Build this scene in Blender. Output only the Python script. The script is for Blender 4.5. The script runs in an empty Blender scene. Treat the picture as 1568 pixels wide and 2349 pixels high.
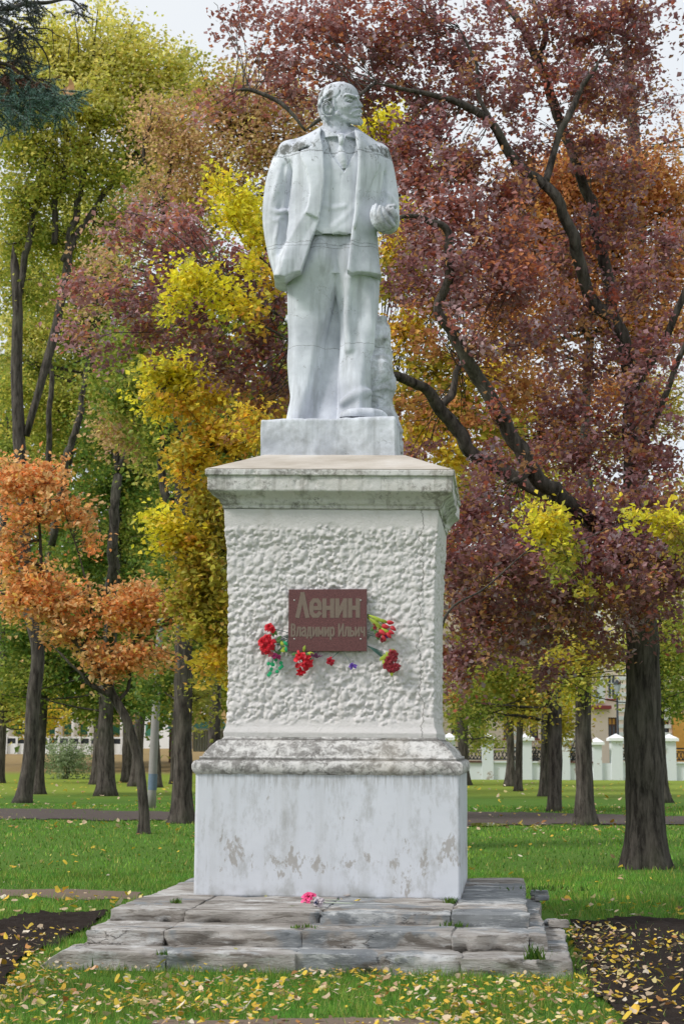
import bpy, math, random, os
import numpy as np
from mathutils import Matrix, Vector
# ------------------------------------------------------------------ camera, light, exposure
sc = bpy.context.scene
col = sc.collection
H = 1.5; FPX = 3900.0; PITCH = math.radians(7.89); ROLL = 0.0045
cam = bpy.data.cameras.new('camera'); camo = bpy.data.objects.new('camera', cam); col.objects.link(camo)
cam.sensor_fit = 'VERTICAL'; cam.sensor_height = 36; cam.lens = FPX / 2349 * 36
cam.clip_end = 2000
CM = Matrix.Rotation(math.pi / 2 + PITCH, 4, 'X') @ Matrix.Rotation(ROLL, 4, 'Z')
camo.matrix_world = Matrix.Translation((0, 0, H)) @ CM
cam.dof.use_dof = True; cam.dof.focus_distance = 14.2; cam.dof.aperture_fstop = 6.3
sc.camera = camo
sc.view_settings.view_transform = 'Standard'; sc.view_settings.look = 'None'
sc.view_settings.gamma = 1; sc.view_settings.use_curve_mapping = False
sc.view_settings.exposure = 0.90
SUN_DIR = Vector((-0.76, -0.34, 0.74)).normalized()       # towards the sun
el = math.asin(SUN_DIR.z); az = math.atan2(SUN_DIR.x, SUN_DIR.y)
w = bpy.data.worlds.new('World'); sc.world = w; w.use_nodes = True
nt = w.node_tree; nt.nodes.clear()
sky = nt.nodes.new('ShaderNodeTexSky'); sky.sky_type = 'NISHITA'; sky.sun_disc = False
sky.sun_elevation = el; sky.sun_rotation = az
tc = nt.nodes.new('ShaderNodeTexCoord')
cn = nt.nodes.new('ShaderNodeTexNoise'); cn.inputs['Scale'].default_value = 1.6; cn.inputs['Detail'].default_value = 5
nt.links.new(tc.outputs['Generated'], cn.inputs['Vector'])
cr = nt.nodes.new('ShaderNodeValToRGB')
cr.color_ramp.elements[0].position = .3; cr.color_ramp.elements[0].color = (.80, .86, .95, 1)
cr.color_ramp.elements[1].position = .7; cr.color_ramp.elements[1].color = (.95, .98, 1, 1)
nt.links.new(cn.outputs['Fac'], cr.inputs['Fac'])
sm = nt.nodes.new('ShaderNodeMix'); sm.data_type = 'RGBA'; sm.blend_type = 'MULTIPLY'; sm.inputs[0].default_value = 1
nt.links.new(cr.outputs[0], sm.inputs[6]); sm.inputs[7].default_value = (5.2, 5.2, 5.2, 1)
mx = nt.nodes.new('ShaderNodeMix'); mx.data_type = 'RGBA'; mx.inputs[0].default_value = .92
nt.links.new(sky.outputs[0], mx.inputs[6]); nt.links.new(sm.outputs[2], mx.inputs[7])
bg = nt.nodes.new('ShaderNodeBackground'); bg.inputs[1].default_value = .1
nt.links.new(mx.outputs[2], bg.inputs[0])
wo = nt.nodes.new('ShaderNodeOutputWorld'); nt.links.new(bg.outputs[0], wo.inputs[0])
sl = bpy.data.lights.new('sun', 'SUN'); sl.energy = 1.5; sl.angle = math.radians(11); sl.color = (1, .965, .92)
so = bpy.data.objects.new('sun', sl); col.objects.link(so)
so.rotation_euler = SUN_DIR.to_track_quat('Z', 'Y').to_euler(); so.location = (-8, -6, 12)

# ------------------------------------------------------------------ measuring helpers
R3 = np.array(CM.to_3x3())
def ray(px, py):
    return R3 @ np.array([(px - 784) / FPX, -(py - 1174.5) / FPX, -1.0])
def P(px, py, Y):
    d = ray(px, py); t = Y / d[1]; return np.array([d[0] * t, Y, H + d[2] * t])
def G(px, py, z=0.0):
    d = ray(px, py); t = (z - H) / d[2]; return np.array([d[0] * t, d[1] * t, z])
def proj(p):
    q = R3.T @ (np.array(p) - np.array([0, 0, H])); return 784 + FPX * q[0] / -q[2], 1174.5 - FPX * q[1] / -q[2]

rng = np.random.default_rng(7)
_tab = np.random.default_rng(3).random((64, 64, 64)).astype(np.float32)
def vn(p):
    """smooth value noise -1..1, p (...,3)"""
    f = np.floor(p); t = p - f; t = t * t * (3 - 2 * t); i = f.astype(np.int64)
    i0 = i & 63; i1 = (i + 1) & 63
    x0, y0, z0 = i0[..., 0], i0[..., 1], i0[..., 2]; x1, y1, z1 = i1[..., 0], i1[..., 1], i1[..., 2]
    tx, ty, tz = t[..., 0], t[..., 1], t[..., 2]
    def L(a, b, t): return a + (b - a) * t
    c = L(L(L(_tab[x0, y0, z0], _tab[x1, y0, z0], tx), L(_tab[x0, y1, z0], _tab[x1, y1, z0], tx), ty),
          L(L(_tab[x0, y0, z1], _tab[x1, y0, z1], tx), L(_tab[x0, y1, z1], _tab[x1, y1, z1], tx), ty), tz)
    return c * 2 - 1
def fbm(p, o=4, lac=2.03, g=.5):
    s = 0; a = 1; t = 0
    for k in range(o):
        s = s + a * vn(p + 17.3 * k); t += a; a *= g; p = p * lac
    return s / t

# ------------------------------------------------------------------ object helpers
def tag(o, label=None, cat=None, group=None, kind=None):
    if label: o['label'] = label
    if cat: o['category'] = cat
    if group: o['group'] = group
    if kind: o['kind'] = kind
    return o
def thing(name, label, cat, loc, group=None):
    o = bpy.data.objects.new(name, None); col.objects.link(o); o.location = [float(v) for v in loc]
    o.empty_display_size = .2
    return tag(o, label, cat, group)
def wloc(o):
    v = np.zeros(3)
    while o is not None:
        v = v + np.array(o.location); o = o.parent
    return v
def mesh(name, V, F, m, parent=None, smooth=True, attrs=None, loc=None):
    """V in world coordinates; the object gets its own origin"""
    V = np.asarray(V, dtype=np.float64).reshape(-1, 3)
    me = bpy.data.meshes.new(name)
    base = wloc(parent) if parent is not None else np.zeros(3)
    l = np.zeros(3) if loc is None else np.asarray(loc, float) - base
    Vl = V - base - l
    if isinstance(F, np.ndarray):
        n = F.shape[1]; nf = len(F)
        me.vertices.add(len(Vl)); me.vertices.foreach_set('co', Vl.astype(np.float32).ravel())
        me.loops.add(nf * n); me.loops.foreach_set('vertex_index', F.astype(np.int32).ravel())
        me.polygons.add(nf); me.polygons.foreach_set('loop_start', np.arange(0, nf * n, n, dtype=np.int32))
        me.polygons.foreach_set('loop_total', np.full(nf, n, dtype=np.int32))
        me.update(calc_edges=True)
    else:
        me.from_pydata([tuple(v) for v in Vl], [], F); me.update()
    if smooth:
        me.polygons.foreach_set('use_smooth', np.ones(len(me.polygons), dtype=bool))
    else: me.shade_flat()
    if attrs:
        for k, a in attrs.items():
            at = me.color_attributes.new(k, 'FLOAT_COLOR', 'POINT')
            c = np.ones((len(Vl), 4), np.float32); c[:, :3] = a; at.data.foreach_set('color', c.ravel())
    me.materials.append(m)
    o = bpy.data.objects.new(name, me); col.objects.link(o); o.location = l
    if parent is not None: o.parent = parent
    return o
def grid_faces(nr, nc, closed=False, off=0):
    r = np.arange(nr - 1)[:, None]; c = np.arange(nc if closed else nc - 1)[None, :]
    c2 = (c + 1) % nc
    a = r * nc + c; b = r * nc + c2; d = (r + 1) * nc + c; e = (r + 1) * nc + c2
    return np.stack([a, b, e, d], -1).reshape(-1, 4) + off
def box(a, b):
    x0, y0, z0 = a; x1, y1, z1 = b
    V = [(x0, y0, z0), (x1, y0, z0), (x1, y1, z0), (x0, y1, z0), (x0, y0, z1), (x1, y0, z1), (x1, y1, z1), (x0, y1, z1)]
    F = [(0, 3, 2, 1), (4, 5, 6, 7), (0, 1, 5, 4), (1, 2, 6, 5), (2, 3, 7, 6), (3, 0, 4, 7)]
    return np.array(V, float), np.array(F)
class MB:
    """collects pieces of one mesh"""
    def __init__(s): s.V = []; s.F = []; s.C = []; s.n = 0
    def add(s, V, F, c=None):
        V = np.asarray(V, float).reshape(-1, 3); F = np.asarray(F)
        if F.shape[1] == 3: F = np.concatenate([F, F[:, 2:]], 1)
        s.V.append(V); s.F.append(F + s.n); s.n += len(V)
        s.C.append(np.tile(np.array(c if c is not None else (1, 1, 1), float), (len(V), 1)) if np.ndim(c) < 2 else c)
    def box(s, a, b, c=None): s.add(*box(a, b), c)
    def build(s, name, m, parent=None, smooth=False, **k):
        V = np.concatenate(s.V); F = np.concatenate(s.F)
        tri = F[:, 2] == F[:, 3]
        if tri.all(): F = F[:, :3]
        elif tri.any(): F = [tuple(f[:3]) if t else tuple(f) for f, t in zip(F.tolist(), tri)]
        return mesh(name, V, F, m, parent, smooth, attrs={'col': np.concatenate(s.C)}, **k)
def tube(pts, rad, sides=8, cap=True):
    pts = np.asarray(pts, float); n = len(pts); rad = np.broadcast_to(np.asarray(rad, float), (n,))
    T = np.gradient(pts, axis=0); T /= np.linalg.norm(T, axis=1)[:, None] + 1e-9
    ref = np.array([0.3, 1, 0.15]) if abs(T[0][2]) > .5 else np.array([0, 0.1, 1.0])
    U = np.cross(T, ref); U /= np.linalg.norm(U, axis=1)[:, None] + 1e-9; W = np.cross(T, U)
    a = np.arange(sides) / sides * 2 * np.pi
    V = pts[:, None] + rad[:, None, None] * (np.cos(a)[None, :, None] * U[:, None] + np.sin(a)[None, :, None] * W[:, None])
    V = V.reshape(-1, 3); F = grid_faces(n, sides, True)
    if cap:
        V = np.concatenate([V, pts[:1], pts[-1:]]); k = n * sides
        j = np.arange(sides); j2 = (j + 1) % sides
        F = np.concatenate([F, np.stack([np.full(sides, k), j2, j, j], -1),
                            np.stack([np.full(sides, k + 1), (n - 1) * sides + j, (n - 1) * sides + j2, (n - 1) * sides + j2], -1)])
    return V, F
def smooth_path(pts, n):
    """Catmull-Rom through pts (k,d) -> n samples"""
    p = np.asarray(pts, float); k = len(p)
    if k < 3: return p[0] + (p[-1] - p[0]) * np.linspace(0, 1, n)[:, None]
    q = np.concatenate([[2 * p[0] - p[1]], p, [2 * p[-1] - p[-2]]])
    t = np.linspace(0, k - 1 - 1e-6, n); i = t.astype(int); f = (t - i)[:, None]
    a, b, c, d = q[i], q[i + 1], q[i + 2], q[i + 3]
    return .5 * (2 * b + (c - a) * f + (2 * a - 5 * b + 4 * c - d) * f ** 2 + (3 * b - a - 3 * c + d) * f ** 3)

# ------------------------------------------------------------------ material helpers
class Mat:
    def __init__(s, name, rough=.8, spec=.3):
        s.m = bpy.data.materials.new(name); s.m.use_nodes = True; s.nt = s.m.node_tree
        s.b = s.nt.nodes['Principled BSDF']; s.b.inputs['Roughness'].default_value = rough
        s.b.inputs['Specular IOR Level'].default_value = spec
        s._o = None; s._bump = None
    def n(s, t, **kw):
        nd = s.nt.nodes.new('ShaderNode' + t)
        for k, v in kw.items(): setattr(nd, k, v)
        return nd
    def set(s, sock, v):
        if hasattr(v, 'links') or isinstance(v, bpy.types.NodeSocket): s.nt.links.new(v, sock)
        elif isinstance(v, (tuple, list)) and len(v) == 3 and sock.type == 'RGBA': sock.default_value = (*v, 1)
        else: sock.default_value = v
    def obj(s):
        if s._o is None: s._o = s.n('TexCoord').outputs['Object']
        return s._o
    def xyz(s):
        x = s.n('SeparateXYZ'); s.set(x.inputs[0], s.obj()); return x.outputs
    def scaled(s, v):
        m = s.n('Mapping'); s.set(m.inputs[0], s.obj()); m.inputs['Scale'].default_value = v; return m.outputs[0]
    def noise(s, scale, detail=4, rough=.55, vec=None, dist=0, out='Fac'):
        t = s.n('TexNoise'); s.set(t.inputs['Vector'], vec if vec is not None else s.obj())
        t.inputs['Scale'].default_value = scale; t.inputs['Detail'].default_value = detail
        t.inputs['Roughness'].default_value = rough; t.inputs['Distortion'].default_value = dist
        return t.outputs[out]
    def voro(s, scale, vec=None, feature='DISTANCE_TO_EDGE', out='Distance'):
        t = s.n('TexVoronoi', feature=feature); s.set(t.inputs['Vector'], vec if vec is not None else s.obj())
        t.inputs['Scale'].default_value = scale; return t.outputs[out]
    def ramp(s, f, *st):
        r = s.n('ValToRGB'); s.set(r.inputs[0], f); e = r.color_ramp.elements
        while len(e) < len(st): e.new(.5)
        for el_, (p, c) in zip(e, st):
            el_.position = p; el_.color = (c, c, c, 1) if not isinstance(c, tuple) else (*c, 1)
        return r.outputs[0]
    def math(s, op, a, b=0.0, c=None, clamp=False):
        m = s.n('Math', operation=op, use_clamp=clamp); s.set(m.inputs[0], a); s.set(m.inputs[1], b)
        if c is not None: s.set(m.inputs[2], c)
        return m.outputs[0]
    def mix(s, f, a, b, blend='MIX'):
        m = s.n('Mix', data_type='RGBA', blend_type=blend); s.set(m.inputs[0], f); s.set(m.inputs[6], a); s.set(m.inputs[7], b)
        return m.outputs[2]
    def attr(s, name='col'):
        a = s.n('Attribute'); a.attribute_name = name; return a.outputs['Color']
    def color(s, c): s.set(s.b.inputs['Base Color'], c); return s
    def bump(s, h, strength=.5, dist=.01):
        b = s.n('Bump'); b.inputs['Strength'].default_value = strength; b.inputs['Distance'].default_value = dist
        s.set(b.inputs['Height'], h)
        if s._bump is not None: s.nt.links.new(s._bump, b.inputs['Normal'])
        s._bump = b.outputs[0]; s.nt.links.new(s._bump, s.b.inputs['Normal']); return s
    def crack(s, scale, width, stretch=(1, 1, 1)):
        """thin wandering cracks, broken off here and there"""
        v = s.scaled(stretch); n = s.noise(scale, 7, .62, vec=v, dist=.2)
        d = s.math('ABSOLUTE', s.math('SUBTRACT', n, .5))
        l = s.math('SUBTRACT', 1.0, s.math('DIVIDE', d, width * 2), clamp=True)
        return s.math('MULTIPLY', l, s.ramp(s.noise(scale * .9, 2, .5, vec=s.scaled((1.1, .9, 1.2))), (.54, 0.0), (.58, 1.0)))
    def line(s, coord, other_noise, z0, width):
        """0/1 mask along a wandering line coord = z0 + noise"""
        d = s.math('ABSOLUTE', s.math('SUBTRACT', s.math('SUBTRACT', coord, z0), other_noise))
        return s.math('SUBTRACT', 1.0, s.math('DIVIDE', d, width), clamp=True)
def plain(name, c, rough=.7, var=.25, scale=20, bump=0, bscale=40, spec=.3, metal=0):
    M = Mat(name, rough, spec); M.b.inputs['Metallic'].default_value = metal
    n = M.noise(scale, 4)
    M.color(M.mix(n, tuple(v * (1 - var) for v in c), tuple(min(1, v * (1 + var)) for v in c)))
    if bump: M.bump(M.noise(bscale, 4), bump, .01)
    return M.m
# ================================================================== materials of the monument
def m_statue(dirt=0.0, name='statue_paint'):
    M = Mat(name, .62, .3); o = M.xyz(); X, Y, Z = o[0], o[1], o[2]
    n1 = M.noise(2.2, 5, .6); n2 = M.noise(16, 6, .68); n3 = M.noise(60, 4, .6)
    c = M.mix(M.ramp(n1, (.36, 0.0), (.62, 1.0)), (.44, .46, .515), (.71, .735, .795))
    # run-off streaks
    st = M.noise(7, 4, .6, vec=M.scaled((1.6, 1.6, .13)))
    c = M.mix(M.ramp(st, (.48, 0.0), (.70, .65)), c, (.33, .345, .36))
    # peeled spots
    pe = M.noise(26, 5, .7, vec=M.scaled((1, 1, .55)))
    c = M.mix(M.ramp(pe, (.665, 0.0), (.69, .75)), c, (.30, .29, .28))
    # lichen and soot on shoulders and crown of the head
    li = M.noise(22, 8, .80, dist=.5, vec=M.scaled((1, 1, .6))); so_ = M.noise(5, 6, .7)
    band = M.math('MULTIPLY', M.math('MULTIPLY', M.math('SUBTRACT', Z, SZ(356)), 30.0, clamp=True), M.math('MULTIPLY', M.math('SUBTRACT', SZ(300), Z), 8.0, clamp=True))
    side = M.math('ADD', .45, M.math('MULTIPLY', M.math('SUBTRACT', M.math('ABSOLUTE', X), .06), 1.6, clamp=True), clamp=True)
    below = M.math('MULTIPLY', M.math('MULTIPLY', M.math('SUBTRACT', Z, SZ(415)), 5.0, clamp=True), .62)
    hd = M.math('MULTIPLY', M.math('MULTIPLY', M.math('SUBTRACT', Z, SZ(285)), 5.0, clamp=True), M.ramp(M.math('MULTIPLY', X, -3.0), (0.0, .18), (.34, .85)))
    msk = M.math('MAXIMUM', M.math('MAXIMUM', M.math('MULTIPLY', band, side), below), hd)
    thr = M.math('SUBTRACT', .76, M.math('MULTIPLY', msk, .35))
    lim = M.math('MULTIPLY', M.math('SUBTRACT', li, thr), 11.0, clamp=True)
    soft = M.math('MULTIPLY', M.math('SUBTRACT', M.math('ADD', M.math('MULTIPLY', so_, .6), M.math('MULTIPLY', li, .4)), M.math('SUBTRACT', .76, M.math('MULTIPLY', msk, .33))), 5.0, clamp=True)
    c = M.mix(M.math('MULTIPLY', soft, .45), c, (.24, .245, .225))
    c = M.mix(M.math('MULTIPLY', lim, .88), c, (.085, .088, .075))
    if dirt:
        c = M.mix(M.math('MULTIPLY', M.ramp(M.noise(6, 8, .75, dist=.3), (.44, 0.0), (.60, 1.0)), dirt), c, (.17, .17, .155))
    # casting seams: chest, waist, knee
    wob = M.math('MULTIPLY', M.math('SUBTRACT', M.noise(5, 4, .6), .5), .10)
    for z0, wd in ((SZ(353), .0075), (SZ(559), .004), (SZ(567), .004), (SZ(786), .0035)):
        c = M.mix(M.math('MULTIPLY', M.line(Z, wob, z0, wd), .8), c, (.10, .10, .10))
    c = M.mix(M.math('MULTIPLY', M.crack(2.2, .0022), .7), c, (.13, .13, .13))
    M.color(c); M.bump(M.math('ADD', n2, M.math('MULTIPLY', n3, .35)), .28, .012)
    return M.m
def m_plaster():
    M = Mat('rough_plaster', .8, .2); n1 = M.noise(1.6, 5, .6); n2 = M.noise(45, 6, .7); Z = M.xyz()[2]; X = M.xyz()[0]
    c = M.mix(n1, (.60, .58, .58), (.74, .70, .685))
    d = M.noise(3.0, 7, .72, vec=M.scaled((1.3, 1.3, .5)))
    c = M.mix(M.ramp(d, (.56, 0.0), (.75, .4)), c, (.42, .36, .29))
    sp = M.noise(30, 6, .75); c = M.mix(M.ramp(sp, (.70, 0.0), (.74, .8)), c, (.16, .14, .12))
    # long crack near the right edge
    cx = M.math('MULTIPLY', M.math('SUBTRACT', M.noise(3.2, 6, .66, vec=M.scaled((.02, .02, 1))), .5), .34)
    ck = M.line(X, cx, .66, .0055)
    c = M.mix(M.math('MULTIPLY', ck, .9), c, (.07, .06, .05))
    v5 = M.noise(26, 7, .78, dist=1.2); c = M.mix(M.ramp(v5, (.26, .75), (.33, 0.0)), c, (.24, .22, .20))
    M.color(c); M.bump(v5, .6, .013); M.bump(n2, .45, .008)
    return M.m
def m_moulding(name, grime, lines=()):
    M = Mat(name, .85, .2); n1 = M.noise(2.5, 5, .6); Z = M.xyz()[2]
    c = M.mix(n1, (.57, .555, .54), (.71, .69, .67))
    g = M.noise(13, 8, .8, dist=.4); g2 = M.noise(1.7, 4, .6, vec=M.scaled((1, 1, 3)))
    a = M.math('ADD', M.math('MULTIPLY', g, .62), M.math('MULTIPLY', g2, .38))
    c = M.mix(M.ramp(a, (.53 - grime * .055, 0.0), (.60 - grime * .045, .80)), c, (.15, .14, .13))
    st = M.noise(9, 4, .6, vec=M.scaled((1.5, 1.5, .12)))
    c = M.mix(M.ramp(st, (.52, 0.0), (.70, .6 if grime < .9 else .3)), c, (.20, .185, .165))
    for z0, wd in lines:
        c = M.mix(M.math('MULTIPLY', M.line(Z, M.math('MULTIPLY', M.math('SUBTRACT', M.noise(9, 5, .7), .5), .03), z0, wd), .85), c, (.075, .068, .06))
    bg_ = M.noise(1.1, 3); c = M.mix(M.ramp(bg_, (.5, 0.0), (.8, .5)), c, (.50, .43, .33))
    c = M.mix(M.math('MULTIPLY', M.crack(1.7, .0022, (1, 1, .7)), .9), c, (.06, .05, .045))
    M.color(c); M.bump(M.noise(38, 7, .75), .55, .014); M.bump(a, .35, .02)
    return M.m
def m_base():
    M = Mat('base_whitewash', .72, .25); o = M.xyz(); X, Z = o[0], o[2]
    n1 = M.noise(1.3, 5, .6)
    c = M.mix(n1, (.565, .59, .64), (.685, .70, .745))
    st = M.noise(17, 5, .7, vec=M.scaled((2.1, 2.1, .11)))
    topf = M.math('MULTIPLY', M.math('SUBTRACT', Z, .80), 4.2, clamp=True)
    s1 = M.math('MULTIPLY', M.math('SUBTRACT', M.math('ADD', st, M.math('MULTIPLY', topf, .33)), .62), 5.0, clamp=True)
    c = M.mix(M.math('MULTIPLY', s1, .5), c, (.20, .19, .165))
    st2 = M.noise(5, 4, .6, vec=M.scaled((1.6, 1.6, .16)))
    c = M.mix(M.ramp(st2, (.50, 0.0), (.72, .30)), c, (.40, .40, .385)); st3 = M.noise(6, 8, .75, vec=M.scaled((1.2, 1.2, .5))); c = M.mix(M.ramp(st3, (.50, 0.0), (.66, .58)), c, (.33, .33, .315))
    # flaked patches, mostly low
    fl = M.noise(4.6, 9, .72, vec=M.scaled((1.25, 1.25, .62)), dist=.25)
    low = M.ramp(M.math('ABSOLUTE', M.math('SUBTRACT', Z, .27)), (.0, .105), (.26, 0.0))
    f = M.math('MULTIPLY', M.math('SUBTRACT', M.math('ADD', fl, low), .628), 30.0, clamp=True)
    c = M.mix(M.math('MULTIPLY', f, .70), c, M.mix(M.noise(20, 4), (.25, .225, .20), (.38, .345, .30)))
    f2 = M.noise(17, 5, .7); c = M.mix(M.ramp(f2, (.73, 0.0), (.745, .8)), c, (.14, .13, .12))
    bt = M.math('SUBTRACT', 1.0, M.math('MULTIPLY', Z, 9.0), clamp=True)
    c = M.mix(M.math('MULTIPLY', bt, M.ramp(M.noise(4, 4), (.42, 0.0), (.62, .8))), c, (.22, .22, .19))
    M.color(c); M.bump(M.noise(14, 6, .65), .16, .012); M.bump(f, -.3, .004)
    return M.m
def m_stone():
    M = Mat('step_stone', .88, .2)
    n1 = M.noise(1.7, 6, .62, vec=M.scaled((.7, 1.3, 2.4)), dist=.5); n2 = M.noise(5, 7, .7, vec=M.scaled((.45, 1.6, 3.0)), dist=.8)
    c = M.ramp(n1, (.34, (.135, .12, .105)), (.44, (.29, .265, .24)), (.54, (.40, .37, .34)), (.68, (.56, .55, .53)))
    c = M.mix(M.ramp(n2, (.50, 0.0), (.60, .8)), c, (.13, .11, .09))
    bl = M.noise(1.1, 5, .6, dist=.3); c = M.mix(M.ramp(bl, (.53, 0.0), (.56, .7)), c, (.20, .225, .245))
    wh = M.noise(3.5, 7, .75, vec=M.scaled((.8, 1.2, 3))); c = M.mix(M.ramp(wh, (.54, 0.0), (.62, .6)), c, (.66, .66, .65))
    ms = M.noise(2.3, 6, .7); c = M.mix(M.ramp(ms, (.66, 0.0), (.72, .7)), c, (.10, .115, .035))
    c = M.mix(M.math('MULTIPLY', M.crack(1.5, .004, (.55, 1.6, 2.6)), .95), c, (.035, .03, .028))
    pit = M.noise(40, 6, .8); c = M.mix(M.ramp(pit, (.60, 0.0), (.66, .6)), c, (.09, .08, .07))
    M.color(c)
    M.bump(M.noise(26, 8, .75, vec=M.scaled((.5, 1, 2.2))), .8, .018); M.bump(n2, .5, .025)
    return M.m
def m_cap():
    M = Mat('cap_cement', .85, .2); n = M.noise(3, 6, .65, vec=M.scaled((.5, 1.5, 1)))
    c = M.ramp(n, (.3, (.40, .35, .29)), (.55, (.54, .49, .43)), (.75, (.64, .61, .57)))
    M.color(c); M.bump(M.noise(22, 6, .7), .35, .01); return M.m
MPL = m_plaster(); MC = m_moulding('cornice_paint', .55); MB_ = m_base(); MST = m_stone(); MCAP = m_cap()

# ================================================================== monument frame
TH = math.radians(5.7); ca, sa = math.cos(TH), math.sin(TH)
YF = 13.83
Oc = P(747.5, 2058, YF)                      # front bottom centre of the base block
Z1 = Oc[2]
def solve(py, wpx, cx=749):
    a = wpx * 14 / FPX / 2
    for _ in range(12):
        Yf = AX[1] - a * ca; z = P(cx, py, Yf)[2]
        l = proj(toW((-a, -a, z))); r = proj(toW((a, -a, z)))
        a *= wpx / (r[0] - l[0])
    return z, a
def toW(p):
    p = np.asarray(p, float); x, y, z = p[..., 0], p[..., 1], p[..., 2]
    return np.stack([AX[0] + x * ca + y * sa, AX[1] - x * sa + y * ca, z + 0 * x], -1)
def lean(V):
    """the shaft has settled a little to one side"""
    V = V.copy(); k = .016 * np.clip((V[..., 2] - 1.35) / 1.2, 0, 1); V[..., 2] -= k * V[..., 0]; return V
AX = np.array([Oc[0] + 1.085 * sa, YF + 1.085 * ca, 0.0])
_z, _a = solve(2058, 611); AX = np.array([Oc[0] + _a * sa, YF + _a * ca, 0.0])
def sweep(prof, n=(120, 60, 30, 40), step=.02, f=None):
    """square section swept along a (z, half width) profile -> grid (rows, perimeter)"""
    pr = []
    for (z0, a0), (z1, a1) in zip(prof[:-1], prof[1:]):
        m = max(1, int(math.ceil(math.hypot(z1 - z0, a1 - a0) / step)))
        for j in range(m): t = j / m; pr.append((z0 + (z1 - z0) * t, a0 + (a1 - a0) * t))
    pr.append(prof[-1]); pr = np.array(pr)
    t = []; N = []
    C = [(-1, -1), (1, -1), (1, 1), (-1, 1)]
    for s in range(4):
        p, q = np.array(C[s], float), np.array(C[(s + 1) % 4], float); nn = n[s]
        for j in range(nn):
            u = p + (q - p) * j / nn; t.append(u)
            nv = np.array([(0, -1), (1, 0), (0, 1), (-1, 0)][s], float)
            if j == 0: nv = nv + np.array([(0, -1), (1, 0), (0, 1), (-1, 0)][s - 1], float); nv /= 1.414
            N.append(nv)
    t = np.array(t); N = np.array(N)
    dz = np.gradient(pr[:, 0]); da = np.gradient(pr[:, 1]); L = np.hypot(dz, da) + 1e-9
    nh = dz / L; nvz = -da / L
    V = np.zeros((len(pr), len(t), 3))
    V[..., 0] = pr[:, 1][:, None] * t[:, 0]; V[..., 1] = pr[:, 1][:, None] * t[:, 1]; V[..., 2] = pr[:, 0][:, None]
    if f is not None:
        h = f(V, pr, t)
        V[..., 0] += h * nh[:, None] * N[:, 0]; V[..., 1] += h * nh[:, None] * N[:, 1]; V[..., 2] += h * nvz[:, None]
    return V
def put(V, name, m, parent, fn=lean, smooth=True):
    nr, nc = V.shape[:2]; W = toW(fn(V)).reshape(-1, 3)
    F = grid_faces(nr, nc, True)
    # close top and bottom
    k = len(W); W = np.concatenate([W, W[:nc].mean(0)[None], W[-nc:].mean(0)[None]])
    j = np.arange(nc); j2 = (j + 1) % nc
    F = F.tolist() + [(k, b, a) for a, b in zip(j.tolist(), j2.tolist())] + [(k + 1, (nr - 1) * nc + a, (nr - 1) * nc + b) for a, b in zip(j.tolist(), j2.tolist())]
    return mesh(name, W, F, m, parent, smooth)
ped = thing('pedestal', 'tall white plastered pedestal with moulded cornice and red plaque standing on stone steps', 'pedestal', (AX[0], AX[1], Z1))
def SV(py, l, r): return solve(py, r - l, (l + r) / 2)
zb0, ab0 = SV(2058, 442, 1053); zb1, ab1 = SV(1778, 442, 1046)
def fb(V, pr, t): return .004 * fbm(V * 3.1, 3) + .0016 * fbm(V * 25, 3)
put(sweep([(zb0 - .01, ab0), (zb1 + .03, ab0 * .5 + ab1 * .5)], (90, 80, 30, 40), .025, fb), 'base_block', MB_, ped)
# torus and cavetto moulding above the block
tz, ta = SV(1762, 432, 1055)
tz0 = zb1; tz1 = SV(1744, 446, 1040)[0]
prof = []
tr = (tz1 - tz0) / 2; tc_ = (tz1 + tz0) / 2
prof.append((tz0, ab0 - .05))
for k in range(0, 11):
    an = -math.pi / 2 + math.pi * k / 10; prof.append((tc_ + tr * math.sin(an), ta - tr * .75 + tr * .75 * math.cos(an)))
z, a = SV(1740, 448, 1038); prof += [(tz1 + .003, a), (z + .01, a)]
for py, l, r in ((1736, 455, 1032), (1724, 463, 1026), (1712, 475, 1018), (1705, 487, 1012), (1699, 494, 1006)):
    z, a = SV(py, l, r); prof.append((z, a))
z, a = SV(1697, 500, 1002); prof += [(z + .004, a - .012)]
z, a = SV(1690, 506, 999); prof.append((z, a - .012))
zs0, as0 = z, a
def ft(V, pr, t): return .006 * fbm(V * 4.3, 3) + .007 * fbm(V * 19, 4) - .02 * np.clip(fbm(V * 9 + 5, 3) - .25, 0, 1)
MT = m_moulding('torus_paint', 1.0, [(tz1 - Z1 + .004, .016), (prof[-2][0] - Z1 - .004, .014)])
put(sweep(prof, (190, 150, 40, 60), .009, ft), 'base_moulding', MT, ped)
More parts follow.
